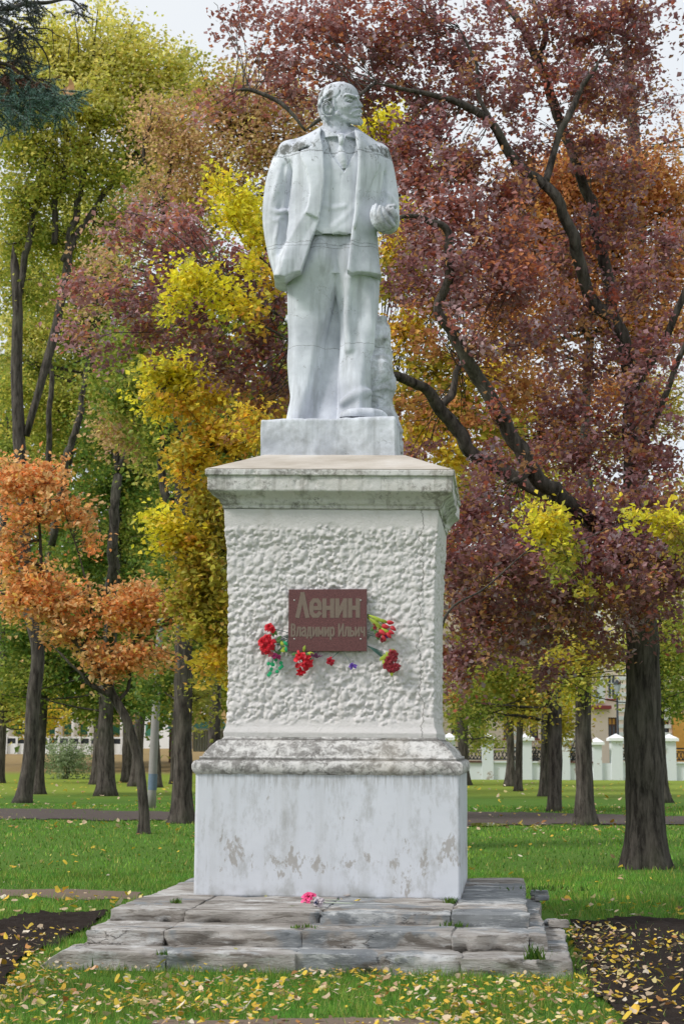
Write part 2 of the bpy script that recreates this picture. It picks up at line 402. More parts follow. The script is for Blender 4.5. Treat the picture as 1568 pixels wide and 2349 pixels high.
# shaft with thrown plaster
zc, ac = SV(1168.5, 511, 1001)
prof = [(zs0 - .01, as0 - .01)]
for py, l, r in ((1681, 508, 998), (1668, 514, 994), (1655, 517, 992), (1630, 519, 991), (1500, 520, 991), (1350, 519, 992), (1260, 517, 994), (1215, 511, 999)):
    prof.append(SV(py, l, r))
prof.append((zc, ac))
dab = None
def fs(V, pr, t):
    nr, nc = V.shape[:2]
    seg = np.linalg.norm(np.diff(np.concatenate([V[nr // 2], V[nr // 2][:1]]), axis=0)[:, :2], axis=1)
    s = np.concatenate([[0], np.cumsum(seg)[:-1]]); Ltot = seg.sum(); z = V[:, 0, 2]
    Hm = np.zeros((nr, nc)); r_ = np.random.default_rng(11)
    z0, z1 = z[0], z[-1]
    Hm = .012 * fbm(np.stack([V[..., 0] * 5, V[..., 1] * 5, V[..., 2] * 5], -1), 3)
    lo = .09; hi = z1 - .14
    for k in range(20000):
        cs = r_.random() * Ltot; cz = z0 + lo + r_.random() * (hi - z0 - lo)
        rr = .007 + .026 * r_.random() ** 2.4; h = .005 + .022 * r_.random() * min(1, rr / .025)
        i0, i1 = np.searchsorted(z, (cz - rr * 1.4, cz + rr * 1.4)); j0, j1 = np.searchsorted(s, (cs - rr * 1.4, cs + rr * 1.4))
        if i1 <= i0 or j1 <= j0: continue
        dz_ = (z[i0:i1, None] - cz); ds = (s[None, j0:j1] - cs); an = r_.normal(0, 1.0) + .35
        u = (ds * math.cos(an) + dz_ * math.sin(an)) / (rr * 1.18); v = (-ds * math.sin(an) + dz_ * math.cos(an)) / (rr * .88)
        q = u * u + v * v
        tl = 1 - .6 * v - .3 * u                      # tilted dab: one lip stands proud
        d = h * (1 - q) * tl + .3 * Hm[i0:i1, j0:j1] + .004
        sub = Hm[i0:i1, j0:j1]; Hm[i0:i1, j0:j1] = np.where(q < 1, np.maximum(sub, d), sub)
    Hm += .007 * fbm(V * 34, 3) + .012 * (.5 - np.abs(fbm(V * 15, 3)) * 2)
    Hm -= .022 * np.clip(fbm(V * 11 + 3, 3) - .30, 0, 1)
    zz = V[..., 2]
    wv = .05 * fbm(V * 4, 3) + .05 * fbm(V * 13, 3)
    band = np.clip((zz + wv - (z0 + .11)) / .05, 0, 1) * np.clip(((z1 - .125) - zz + wv) / .05, 0, 1)
    sm_ = .004 * fbm(V * 6, 4)
    amp = .48 + .36 * np.clip(.5 + 1.3 * fbm(V * 1.9 + 31, 3), 0, 1)
    Hm = np.where(Hm > .022, .022 + (Hm - .022) * .45, Hm)
    return sm_ * (1 - band) + (Hm - .012) * band * amp + .006 * fbm(V * 2.3 + 7, 2) * band
put(sweep(prof, (240, 200, 50, 90), .0082, fs), 'shaft', MPL, ped)
# cornice
prof = [(zc - .006, ac + .004)]
for py, l, r in ((1167, 506, 1004), (1159, 505, 1004), (1156, 500, 1006), (1146, 493, 1009), (1138, 482, 1013), (1131, 470, 1018), (1127, 463, 1022)):
    prof.append(SV(py, l, r))
zf, af = SV(1126, 462, 1024); prof[0] = (prof[1][0] - .003, prof[1][1] - .02)
prof.append((zf + .004, af)); z, a = SV(1092, 463, 1025); prof += [(z, a), (z + .004, a + .016)]
z, a = SV(1077, 464, 1034); prof += [(z, a)]
zct, act = z, a
def fc(V, pr, t):
    h = .005 * fbm(V * 5, 3) + .005 * fbm(V * 21, 4) - .05 * np.clip(fbm(V * 6.5 + 9, 4) - .33, 0, 1)
    # the right rear run has lost pieces of its edge
    m = np.clip(t[:, 0] - .98, 0, 1) * 50 * np.clip(t[:, 1] + .6, 0, 1)
    return h - .10 * np.clip(m, 0, 1) * np.clip(.25 + fbm(V * 4.2 + 2, 3), 0, 1)
put(sweep(prof, (190, 120, 40, 60), .010, fc), 'cornice', MC, ped)
# sloping cap
Ys = AX[1] - .02
plz0 = P(749, 1046, AX[1] - .60)[2]; 
V = sweep([(zct - .01, act - .03), (zct + .006, act - .004), (zct + .014, act - .03), (plz0 + .01, .60), (plz0 + .012, .1)], (90, 60, 30, 30), .03, lambda V, pr, t: .004 * fbm(V * 9, 3))
put(V, 'cap', MCAP, ped)

# ------------------------------------------------------------------ plaque with its lettering
MPQ = Mat('plaque_granite', .32, .5)
v1 = MPQ.noise(160, 3, .6); MPQ.color(MPQ.mix(MPQ.ramp(v1, (.42, 0.0), (.62, 1.0)), (.085, .025, .024), (.165, .060, .056)))
MPQ.b.inputs['Roughness'].default_value = .30; MPQ = MPQ.m
MLT = plain('plaque_letter_bronze', (.19, .145, .115), .6, .2, 60)
MSC = plain('screw_steel', (.45, .44, .42), .35, .1, metal=.8)
zq = [SV(1352, 519, 992)[0], SV(1494, 519, 992)[0]]; aq = SV(1400, 519, 992)[1] + .052
yq = -aq
def inv(px, py):                             # pixel -> monument frame on the plaque plane
    d = ray(px, py); o = np.array([0, 0, H]); 
    n = np.array([sa, ca, 0]); p0 = toW((0, yq, 0)); t = np.dot(p0 - o, n) / np.dot(d, n); w_ = o + d * t
    q = w_ - AX; return q[0] * ca - q[1] * sa, q[2]
(xa, zt), (xb, _), (_, zbm) = inv(662, 1352), inv(841, 1353), inv(750, 1494)
V, F = box((xa, yq, zbm), (xb, yq + .022, zt))
b0 = MB(); b0.add(toW(V), F)
plaque = b0.build('plaque', MPQ, ped)
plaque['label'] = 'dark red granite plaque with cyrillic lettering'
bv = plaque.modifiers.new('bevel', 'BEVEL'); bv.width = .003; bv.segments = 2
GL = {'Л': (.62, [[(.06, 0), (.31, 1), (.56, 0)]]), 'е': (.60, [[(.10, .36), (.52, .36), (.50, .58), (.40, .70), (.22, .70), (.11, .58), (.08, .36), (.11, .14), (.22, .03), (.40, .03), (.52, .14)]]),
      'н': (.60, [[(.10, 0), (.10, .72)], [(.50, 0), (.50, .72)], [(.10, .37), (.50, .37)]]), 'и': (.60, [[(.10, .72), (.10, 0)], [(.50, 0), (.50, .72)], [(.13, .08), (.47, .64)]]),
      'В': (.58, [[(.10, 0), (.10, 1), (.36, .98), (.46, .86), (.46, .64), (.34, .54), (.10, .53)], [(.34, .53), (.48, .42), (.49, .16), (.37, .02), (.10, .02)]]),
      'л': (.56, [[(.04, 0), (.14, .1), (.22, .72), (.48, .72), (.48, 0)]]), 'а': (.54, [[(.10, .60), (.20, .71), (.38, .71), (.46, .58), (.46, 0)], [(.46, .42), (.20, .38), (.09, .28), (.09, .12), (.18, .02), (.34, .03), (.46, .16)]]),
      'д': (.62, [[(.08, -.16), (.08, .03), (.54, .03), (.54, -.16)], [(.16, .03), (.24, .72), (.46, .72), (.46, .03)]]), 'м': (.70, [[(.09, 0), (.09, .72), (.35, .16), (.61, .72), (.61, 0)]]),
      'р': (.56, [[(.10, -.26), (.10, .72)], [(.10, .66), (.34, .72), (.47, .60), (.47, .16), (.36, .02), (.10, .08)]]), 'И': (.68, [[(.10, 1), (.10, 0)], [(.58, 0), (.58, 1)], [(.13, .12), (.55, .88)]]),
      'ь': (.54, [[(.10, .72), (.10, 0), (.36, .02), (.46, .12), (.46, .30), (.36, .41), (.10, .42)]]), 'ч': (.56, [[(.10, .72), (.10, .44), (.20, .32), (.46, .34)], [(.46, .72), (.46, 0)]]), ' ': (.30, [])}
def lettering(txt, px0, px1, pyt, pyb, th=.14):
    """raised letters, each cut from flat strips"""
    (ax, az_), (bx, _), (_, bz) = inv(px0, pyt), inv(px1, pyt), inv(px0, pyb)
    tot = sum(GL[c_][0] + .06 for c_ in txt) - .06; sx = (bx - ax) / tot; sz = az_ - bz; x = 0
    for c_ in txt:
        w_, st = GL[c_]
        mb = MB(); m = 0
        parts_ = []
        for pl_ in st:                                  # break the strokes at sharp turns
            cur = [pl_[0]]
            for a_, b_, c__ in zip(pl_[:-2], pl_[1:-1], pl_[2:]):
                cur.append(b_); u_, v_ = np.subtract(b_, a_) * (.5, 1), np.subtract(c__, b_) * (.5, 1)
                if u_ @ v_ < .25 * np.linalg.norm(u_) * np.linalg.norm(v_): parts_.append(cur); cur = [b_]
            parts_.append(cur + [pl_[-1]])
        for pl_ in parts_:
            q = np.array(pl_, float); q[:, 0] = (q[:, 0] + x) * sx + ax; q[:, 1] = q[:, 1] * sz + bz; t_ = th * sz / 2
            e = np.diff(q, axis=0); e /= np.linalg.norm(e, axis=1)[:, None]; q[0] -= e[0] * t_ * .7; q[-1] += e[-1] * t_ * .7
            nr_ = np.stack([-e[:, 1], e[:, 0]], 1); k = len(q); m += 1; yy = yq - .0018 - .0004 * m
            off = np.zeros((k, 2)); off[0] = nr_[0]; off[-1] = nr_[-1]
            for i_ in range(1, k - 1):
                b_ = nr_[i_ - 1] + nr_[i_]; off[i_] = b_ / max(.55, b_ @ nr_[i_]) if b_ @ nr_[i_] > .1 else nr_[i_]
            A_ = q + off * t_; B_ = q - off * t_
            V = [(p[0], yy, p[1]) for p in A_] + [(p[0], yy, p[1]) for p in B_] + [(p[0], yq + .002, p[1]) for p in A_] + [(p[0], yq + .002, p[1]) for p in B_]
            fs_ = []
            for i_ in range(k - 1): fs_ += [(i_, i_ + 1, k + i_ + 1, k + i_), (i_ + 1, i_, 2 * k + i_, 2 * k + i_ + 1), (k + i_, k + i_ + 1, 3 * k + i_ + 1, 3 * k + i_)]
            fs_ += [(0, k, 3 * k, 2 * k), (2 * k - 1, k - 1, 3 * k - 1, 4 * k - 1)]
            mb.add(toW(np.array(V)), fs_)
        if st: mb.build('letter', MLT, plaque)
        x += w_ + .06
lettering('Ленин', 680, 825, 1362, 1414, .185)
lettering('Владимир Ильич', 667, 837, 1432, 1459, .15)
def dome(c, r, n, name, m, par):
    V = []; F = []
    for k in range(4):
        an = k / 3 * math.pi / 2
        for j in range(8): b_ = j / 8 * 2 * math.pi; V.append((c[0] + r * math.cos(an) * math.cos(b_), c[1] - r * .6 * math.sin(an), c[2] + r * math.cos(an) * math.sin(b_)))
    mesh(name, toW(np.array(V)), grid_faces(4, 8, True), m, par)
for px, py in ((675, 1377), (827, 1377), (675, 1466), (827, 1466)):
    x, z = inv(px, py); dome((x, yq, z), .008, 8, 'screw', MSC, plaque)

# ================================================================== stone steps
steps = thing('stone_steps', 'three cracked grey stone steps round the foot of the white pedestal', 'steps', (AX[0], AX[1], 0))
def loc2(px, py, z):
    g = G(px, py, z) - AX; return g[0] * ca - g[1] * sa, g[0] * sa + g[1] * ca
def stone(x0, x1, y0, y1, z0, z1, seed, name='slab', rough=1.0, skew=None, res=.035):
    """a rough quarried block, closed, in the monument frame"""
    nx = max(2, int((x1 - x0) / res)); ny = max(2, int((y1 - y0) / res)); nz = max(2, int((z1 - z0) / .022))
    xs = np.linspace(x0, x1, nx + 1); ys = np.linspace(y0, y1, ny + 1); zs = np.linspace(z0, z1, nz + 1)
    Vs = []; Fs = []; off = 0
    def face(A, B, mk):
        nonlocal off
        a, b = np.meshgrid(A, B, indexing='ij'); Vs.append(mk(a, b).reshape(-1, 3)); Fs.append(grid_faces(len(A), len(B), off=off)); off += a.size
    face(xs, ys, lambda a, b: np.stack([a, b, a * 0 + z1], -1))
    face(ys, xs, lambda a, b: np.stack([b, a, a * 0 + z0], -1))
    face(xs, zs, lambda a, b: np.stack([a, a * 0 + y0, b], -1)[:, ::-1])
    face(xs, zs, lambda a, b: np.stack([a, a * 0 + y1, b], -1))
    face(ys, zs, lambda a, b: np.stack([a * 0 + x0, a, b], -1))
    face(ys, zs, lambda a, b: np.stack([a * 0 + x1, a, b], -1)[:, ::-1])
    V = np.concatenate(Vs); F = np.concatenate(Fs)
    if skew is not None: V = skew(V)
    # round the arrises
    cx, cy, cz = (x0 + x1) / 2, (y0 + y1) / 2, (z0 + z1) / 2; rr = .022
    d = np.stack([(x1 - x0) / 2 - abs(V[:, 0] - cx), (y1 - y0) / 2 - abs(V[:, 1] - cy), (z1 - z0) / 2 - abs(V[:, 2] - cz)], -1)
    e = np.clip(rr - d, 0, rr); cnt = np.sort(e, 1)[:, 1]
    nb = .6 + .9 * np.clip(fbm(V * 7 + seed, 3) + .3, 0, 1.2)
    V = V - np.sign(V - np.array([cx, cy, cz])) * e * (cnt[:, None] / rr) * .30 * nb[:, None]
    s = seed * 3.1
    lay = np.array([1, 1, 2.8])
    D = np.stack([fbm(V * 6 * lay + s, 4), fbm(V * 6 * lay + s + 40, 4), fbm(V * np.array([4, 9, 9.0]) + s + 80, 4)], -1)
    D2 = np.stack([fbm(V * 1.7 + s, 2), fbm(V * 1.7 + s + 9, 2), fbm(V * 1.7 + s + 19, 2)], -1)
    chip = -np.sign(V - np.array([cx, cy, cz])) * (np.clip(fbm(V * 5 + s + 60, 4) - .18, 0, 1) * np.clip(1 - d.min(1) * 0 - np.sort(d, 1)[:, 1] * 9, 0, 1))[:, None] * np.array([.10, .14, .05])
    V = V + chip + D * np.array([.014, .026, .011]) * rough + D2 * np.array([.02, .03, .006]) * rough
    o = mesh(name, toW(V), F, MST, steps)
    return o
yf1 = np.mean([loc2(740, 2093, Z1)[1], loc2(256, 2088, Z1)[1], loc2(1209, 2096, Z1)[1]])
x1l, x1r = loc2(256, 2088, Z1)[0] - .035, loc2(1208, 2093, Z1)[0]; y1b = loc2(1214, 2013, Z1)[1]
Z2 = P(740, 2119, toW((0, yf1, 0))[1])[2]
yf2 = np.mean([loc2(740, 2136, Z2)[1], loc2(208, 2131, Z2)[1], loc2(1254, 2144, Z2)[1]])
x2l, x2r = loc2(208, 2131, Z2)[0] - .04, loc2(1254, 2144, Z2)[0]; y2b = loc2(1256, 2061, Z2)[1]
Z3 = P(740, 2174, toW((0, yf2, 0))[1])[2]
yf3 = np.mean([loc2(740, 2190, Z3)[1], loc2(1311, 2200, Z3)[1]])
x3l, x3r = loc2(134, 2206, Z3)[0] - .13, loc2(1311, 2200, Z3)[0]; y3b = loc2(1306, 2108, Z3)[1]
print('steps', Z1, Z2, Z3, 'y', yf1, yf2, yf3, 'x', x1l, x1r, x2l, x2r, x3l, x3r, 'back', y1b, y2b, y3b, 'base', ab0)
def row(zt, zb, yf, yb, xs, seed, jig=.0, **k):
    for i, (a, b) in enumerate(zip(xs[:-1], xs[1:])):
        j = ((i * 37 + seed * 13) % 7 - 3) / 3 * jig
        stone(a - .004, b + .004, yf + j, yb, zb, zt + j * .25, seed + i, **k)
gap = lambda px, py, z: loc2(px, py, z)[0]
row(Z1, Z2 - .02, yf1, -ab0 + .05, [x1l, gap(422, 2090, Z1), gap(734, 2092, Z1), gap(1034, 2096, Z1), x1r], 1, .012)
row(Z1 - .002, Z2 - .02, -ab0 + .056, y1b, [x1l + .02, -ab0 + .03], 9)
row(Z1 - .006, Z2 - .02, -ab0 + .056, y1b, [ab0 - .03, x1r - .005], 12)
row(Z2, Z3 - .02, yf2, yf1 + .12, [x2l, gap(372, 2135, Z2), gap(692, 2137, Z2), gap(1035, 2140, Z2), gap(1215, 2143, Z2), x2r], 20, .022)
row(Z2 - .004, Z3 - .02, yf1 + .126, y2b, [x1r - .25, x2r - .01], 30)
row(Z2 - .004, Z3 - .02, yf1 + .126, y2b, [x2l + .03, x1l + .25], 31)
def flare(V):
    V = V.copy(); t = np.clip((Z3 - V[:, 2]) / Z3, 0, 1)
    V[:, 0] -= .24 * t * np.clip((-1.2 - V[:, 0]) * 2, 0, 1); return V
row(Z3, -.06, yf3, yf2 + .12, [x3l, gap(372, 2190, Z3), gap(672, 2190, Z3), gap(1058, 2192, Z3), x3r], 40, .024, skew=flare, rough=1.25)
row(Z3 - .004, -.06, yf2 + .126, y3b, [x2r - .25, x3r - .01], 50, rough=1.3)
row(Z3 - .004, -.06, yf2 + .126, y3b, [x3l + .03, x2l + .25], 51, rough=1.3)
for k, (px, py) in enumerate(((1225, 2062), (1240, 2066), (1232, 2056), (1248, 2064), (1262, 2120), (1275, 2128))):
    zz = Z2 if k < 4 else Z3; x, y = loc2(px, py, zz)
    r_ = .035 + .02 * (k % 3); stone(x - r_, x + r_ * 1.2, y - r_, y + r_, zz, zz + r_ * .8, 70 + k, name='stone_chip', rough=1.2, res=.02)
# ================================================================== the statue
YS = AX[1] - .03; SC = YS / FPX                     # metres per reference pixel at the statue
def W(px, py, d=0.0): return P(px, py, YS - d * SC)  # d = pixels towards the viewer
_z00 = P(749, 1046, AX[1] - .6)[2]
def SZ(py): return float(W(750, py, 45)[2] - _z00)
MS = m_statue(); MSD = m_statue(.62, 'statue_dirty'); MSG = m_statue(.30, 'plinth_paint')
class Field:
    def __init__(s, lo, hi, h):
        lo = np.array(lo); hi = np.array(hi); s.lo = lo; s.h = h
        s.n = np.ceil((hi - lo) / h).astype(int) + 1
        s.ax = [(lo[k] + h * np.arange(s.n[k])) for k in range(3)]
        s.f = np.full(s.n, 1.0, np.float32)
    def win(s, lo, hi):
        i0 = np.clip(((np.array(lo) - s.lo) / s.h).astype(int), 0, s.n); i1 = np.clip(((np.array(hi) - s.lo) / s.h).astype(int) + 2, 0, s.n)
        sl_ = tuple(slice(a, b) for a, b in zip(i0, i1))
        X = s.ax[0][sl_[0]][:, None, None]; Y = s.ax[1][sl_[1]][None, :, None]; Z = s.ax[2][sl_[2]][None, None, :]
        return sl_, X, Y, Z
    def put(s, sl_, d, k, sub=False):
        f = s.f[sl_]; d = np.broadcast_to(d, f.shape)
        if f.size == 0: return
        if sub:
            h = np.clip(.5 - .5 * (f + d) / k, 0, 1); r = f + (-d - f) * h + k * h * (1 - h)
        else:
            h = np.clip(.5 + .5 * (f - d) / k, 0, 1); r = f + (d - f) * h - k * h * (1 - h)
        s.f[sl_] = r
    def cap(s, a, b, ra, rb, k=.01, sub=False, flat=None):
        a = np.array(a); b = np.array(b); m = max(ra, rb) + 2 * k + 2 * s.h
        sl_, X, Y, Z = s.win(np.minimum(a, b) - m, np.maximum(a, b) + m)
        ba = b - a; L = float(ba @ ba) + 1e-12
        px, py, pz = X - a[0], Y - a[1], Z - a[2]
        t = np.clip((px * ba[0] + py * ba[1] + pz * ba[2]) / L, 0, 1)
        d = np.sqrt((px - t * ba[0]) ** 2 + (py - t * ba[1]) ** 2 + (pz - t * ba[2]) ** 2) - (ra + (rb - ra) * t)
        s.put(sl_, d, k, sub)
    def chain(s, pts, k=1.5, sub=False, n=None):
        """pts: (px, py, depth px, radius px)"""
        pts = np.array(pts, float)
        if n: pts = smooth_path(pts, n)
        w = np.array([W(p[0], p[1], p[2]) for p in pts]); R_ = pts[:, 3] * SC; k = k * SC
        m = R_.max() + 2 * k + 2 * s.h; sl_, X, Y, Z = s.win(w.min(0) - m, w.max(0) + m)
        d = None
        for i in range(len(w) - 1):
            a = w[i]; ba = w[i + 1] - a; L = float(ba @ ba) + 1e-12; px, py, pz = X - a[0], Y - a[1], Z - a[2]
            t = np.clip((px * ba[0] + py * ba[1] + pz * ba[2]) / L, 0, 1)
            q = np.sqrt((px - t * ba[0]) ** 2 + (py - t * ba[1]) ** 2 + (pz - t * ba[2]) ** 2) - (R_[i] + (R_[i + 1] - R_[i]) * t)
            d = q if d is None else np.minimum(d, q)
        s.put(sl_, d, k, sub)
    def ell(s, c, r, k=2, sub=False, yaw=0, pitch=0, roll=0):
        c = W(*c); r = np.array(r) * SC; m = r.max() + 3 * k * SC + s.h
        sl_, X, Y, Z = s.win(c - m, c + m)
        x, y, z = X - c[0], Y - c[1], Z - c[2]
        if yaw: cy, sy = math.cos(yaw), math.sin(yaw); x, y = x * cy + y * sy, -x * sy + y * cy
        if roll: cy, sy = math.cos(roll), math.sin(roll); x, z = x * cy + z * sy, -x * sy + z * cy
        q = np.sqrt((x / r[0]) ** 2 + (y / r[1]) ** 2 + (z / r[2]) ** 2); q2 = np.sqrt((x / r[0] ** 2) ** 2 + (y / r[1] ** 2) ** 2 + (z / r[2] ** 2) ** 2)
        s.put(sl_, q * (q - 1) / (q2 + 1e-9), k * SC, sub)
    def full(s): return s.win(s.lo, s.lo + s.h * s.n)
def loftd(X, Y, Z, sec, p=2.3, pad=0.0, zcap=True):
    """distance-like field of an elliptical loft; sec rows (py, xl, xr, front, back)"""
    A = []
    for py, xl, xr, df, db in sec:
        m = (df + db) / 2; a = W(xl, py, m); b = W(xr, py, m)
        A.append(((a[2] + b[2]) / 2, a[0], b[0], YS - df * SC, YS - db * SC))
    A = np.array(sorted(A)); z = Z.ravel()
    zf = np.linspace(A[0, 0], A[-1, 0], 80)
    g = [np.interp(zf, A[:, 0], A[:, k]) for k in range(1, 5)]
    ker = np.ones(5) / 5; g = [np.convolve(np.pad(v, 2, 'edge'), ker, 'valid') for v in g]
    xl, xr, yf, yb = [np.interp(z, zf, v)[None, None, :] for v in g]
    a = (xr - xl) / 2 + pad; b = (yb - yf) / 2 + pad; u = np.abs(X - (xl + xr) / 2); v = np.abs(Y - (yf + yb) / 2)
    q = ((u / a) ** p + (v / b) ** p) ** (1 / p); r = np.sqrt(u * u + v * v)
    d = np.where(q > 1e-4, r * (1 - 1 / np.maximum(q, 1e-4)), -np.minimum(a, b))
    d = np.maximum(d, -np.minimum(a, b))
    if zcap: d = np.maximum(d, np.maximum(A[0, 0] - Z, Z - A[-1, 0]))
    return d
def polyd(X, Z, pts, d=0.0):
    """2D signed distance to an outline given in reference pixels at depth d (negative inside)"""
    q = np.array([W(p[0], p[1], p[2] if len(p) > 2 else d) for p in pts])[:, [0, 2]]
    x = X[:, 0, 0][:, None]; z = Z[0, 0, :][None, :]
    dm = np.full((x.shape[0], z.shape[1]), 1e9); s = np.ones_like(dm)
    n = len(q)
    for i in range(n):
        a, b = q[i], q[i - 1]; e = b - a; wx, wz = x - a[0], z - a[1]
        t = np.clip((wx * e[0] + wz * e[1]) / (e @ e + 1e-12), 0, 1)
        dm = np.minimum(dm, (wx - e[0] * t) ** 2 + (wz - e[1] * t) ** 2)
        c1 = z >= a[1]; c2 = z < b[1]; c3 = e[0] * wz > e[1] * wx
        fl = (c1 & c2 & c3) | (~c1 & ~c2 & ~c3); s = np.where(fl, -s, s)
    return (s * np.sqrt(dm))[:, None, :]
def smax(a, b, k):
    h = np.clip(.5 - .5 * (a - b) / k, 0, 1); return a + (b - a) * h + k * h * (1 - h)
def smin(a, b, k):
    h = np.clip(.5 + .5 * (a - b) / k, 0, 1); return a + (b - a) * h - k * h * (1 - h)
def nets(F):
    """naive surface nets on a Field"""
    f = F.f; n = f.shape; ins = f < 0
    cnt = np.zeros((n[0] - 1, n[1] - 1, n[2] - 1), np.int16); P_ = np.zeros(cnt.shape + (3,), np.float32)
    c = [(i, j, k) for i in (0, 1) for j in (0, 1) for k in (0, 1)]
    def sl_(o): return tuple(slice(o[a], n[a] - 1 + o[a]) for a in range(3))
    for a in c:
        for ax in range(3):
            if a[ax]: continue
            b = list(a); b[ax] = 1; b = tuple(b)
            fa, fb_ = f[sl_(a)], f[sl_(b)]; m = (fa < 0) != (fb_ < 0)
            if not m.any(): continue
            t = np.where(m, fa / np.where(m, fa - fb_, 1), 0)
            cnt += m
            for q in range(3): P_[..., q] += np.where(m, a[q] + (t if q == ax else 0), 0)
    act = cnt > 0; idx = -np.ones(cnt.shape, np.int64); I = np.argwhere(act); idx[act] = np.arange(len(I))
    V = F.lo + F.h * (I + P_[act] / cnt[act][:, None])
    Q = []
    for ax in range(3):
        o1, o2 = [q for q in range(3) if q != ax]
        s0 = [slice(1, n[q] - 1) for q in range(3)]; s0[ax] = slice(0, n[ax] - 1)
        s1 = list(s0); s1[ax] = slice(1, n[ax])
        a, b = ins[tuple(s0)], ins[tuple(s1)]; m = a != b
        p = np.argwhere(m); p[:, o1] += 1; p[:, o2] += 1; flip = b[m] if ax != 1 else a[m]
        def g(d1, d2):
            r = p.copy(); r[:, o1] -= d1; r[:, o2] -= d2; return idx[r[:, 0], r[:, 1], r[:, 2]]
        q = np.stack([g(1, 1), g(0, 1), g(0, 0), g(1, 0)], -1)
        q[flip] = q[flip][:, ::-1]; Q.append(q)
    Q = np.concatenate(Q); Q = Q[(Q >= 0).all(1)]
    return V, Q
def relax(V, Q, it=2, lam=.5):
    e = np.concatenate([Q[:, [0, 1]], Q[:, [1, 2]], Q[:, [2, 3]], Q[:, [3, 0]]])
    e = np.concatenate([e, e[:, ::-1]]); deg = np.bincount(e[:, 0], minlength=len(V))[:, None]
    for _ in range(it):
        s = np.stack([np.bincount(e[:, 0], V[e[:, 1], k], len(V)) for k in range(3)], -1)
        V = V + lam * (s / np.maximum(deg, 1) - V)
    return V
pl = thing('statue', 'white painted statue of a man in an open coat looking right, topping the pedestal', 'statue', (AX[0], YS, P(749, 1046, AX[1] - .6)[2]))
Zb = P(749, 958, AX[1] - .58)[2]                       # top of the statue's plinth
zero = np.array([AX[0], YS, Zb])
def emit(F, name, it=1, m=None):
    V, Q = nets(F)
    L_ = np.arange(len(V)); e = np.concatenate([Q[:, [0, 1]], Q[:, [1, 2]], Q[:, [2, 3]], Q[:, [3, 0]]])
    while True:                                        # keep the one solid body, drop stray crumbs
        q_ = L_.copy(); np.minimum.at(q_, e[:, 0], L_[e[:, 1]]); np.minimum.at(q_, e[:, 1], L_[e[:, 0]]); q_ = q_[q_]; q_ = q_[q_]
        if (q_ == L_).all(): break
        L_ = q_
    big = np.bincount(L_).argmax(); Q = Q[L_[Q[:, 0]] == big]; u, iv = np.unique(Q, return_inverse=True); V = V[u]; Q = iv.reshape(Q.shape)
    V = relax(V, Q, it, .5)
    return mesh(name, V, Q, m or MS, pl, True)
z0b = P(749, 1048, AX[1] - .6)[2]
# plinth block
apx0 = (P(905, 1000, AX[1] - .58)[0] - P(593, 1000, AX[1] - .58)[0]) / 2
apx = apx0
V = sweep([(z0b - .03, apx), (Zb - .012, apx - .004), (Zb, apx - .016), (Zb + .001, .05)], (90, 70, 20, 30), .02,
          lambda V, pr, t: .016 * fbm(V * 4, 4) + .007 * fbm(V * 18, 4) - .03 * np.clip(fbm(V * 6 + 4, 3) - .35, 0, 1))
put(V, 'plinth', MSG, pl, fn=lambda V: np.stack([V[..., 0] - .062, V[..., 1], V[..., 2] + .004 * V[..., 0]], -1))

hB = .0085
lo = W(590, 975, 120); hi = W(935, 285, -110)
def newF(x0, x1, pyb, pyt, y0=-105, y1=115, h=hB):
    a = W(x0, pyb, 0); b = W(x1, pyt, 0); return Field((a[0], YS - y1 * SC, a[2]), (b[0], YS - y0 * SC, b[2]), h)
# ---- trousers: two prismatic legs with pressed fronts and the stone web between them
F = newF(640, 885, 972, 500, -75, 80)
sl_, X, Y, Z = F.full()
def prism(sec, k=.012):
    """rows (py, xl, xcrease, xr, dl, dcrease, dr, back)"""
    A = []
    for py, xl, xc, xr, dl, dc, dr, db in sec:
        a = W(xl, py, dl); b = W(xc, py, dc); c = W(xr, py, dr)
        A.append((b[2], a[0], b[0], c[0], a[1], b[1], c[1], YS - db * SC))
    A = np.array(sorted(A)); z = Z.ravel()
    zf = np.linspace(A[0, 0], A[-1, 0], 90); ker = np.ones(5) / 5
    g = [np.convolve(np.pad(np.interp(zf, A[:, 0], A[:, k_]), 2, 'edge'), ker, 'valid') for k_ in range(1, 8)]
    xl, xc, xr, yl, yc, yr, yb = [np.interp(z, zf, v)[None, None, :] for v in g]
    # left and right front planes
    s1 = (yc - yl) / np.maximum(xc - xl, .01); s2 = (yr - yc) / np.maximum(xr - xc, .01)
    p1 = (yc + (X - xc) * s1 - Y) / np.sqrt(1 + s1 ** 2); p2 = (yc + (X - xc) * s2 - Y) / np.sqrt(1 + s2 ** 2)
    f = smax(p1, p2, k)
    a = (xr - xl) / 2; xm = (xl + xr) / 2; ym = (np.minimum(yl, yr) + yb) / 2; bb = (yb - np.minimum(yl, yr)) / 2 * 1.12 + .01
    q = ((np.abs(X - xm) / a) ** 3 + (np.abs(Y - ym) / (bb + .06)) ** 3) ** (1 / 3); r = np.sqrt((X - xm) ** 2 + (Y - ym) ** 2)
    e = np.where(q > 1e-4, r * (1 - 1 / np.maximum(q, 1e-4)), -.1)
    d = smax(smax(f, e, .03), Y - yb, .03)
    return np.maximum(d, np.maximum(A[0, 0] - Z, Z - A[-1, 0]))
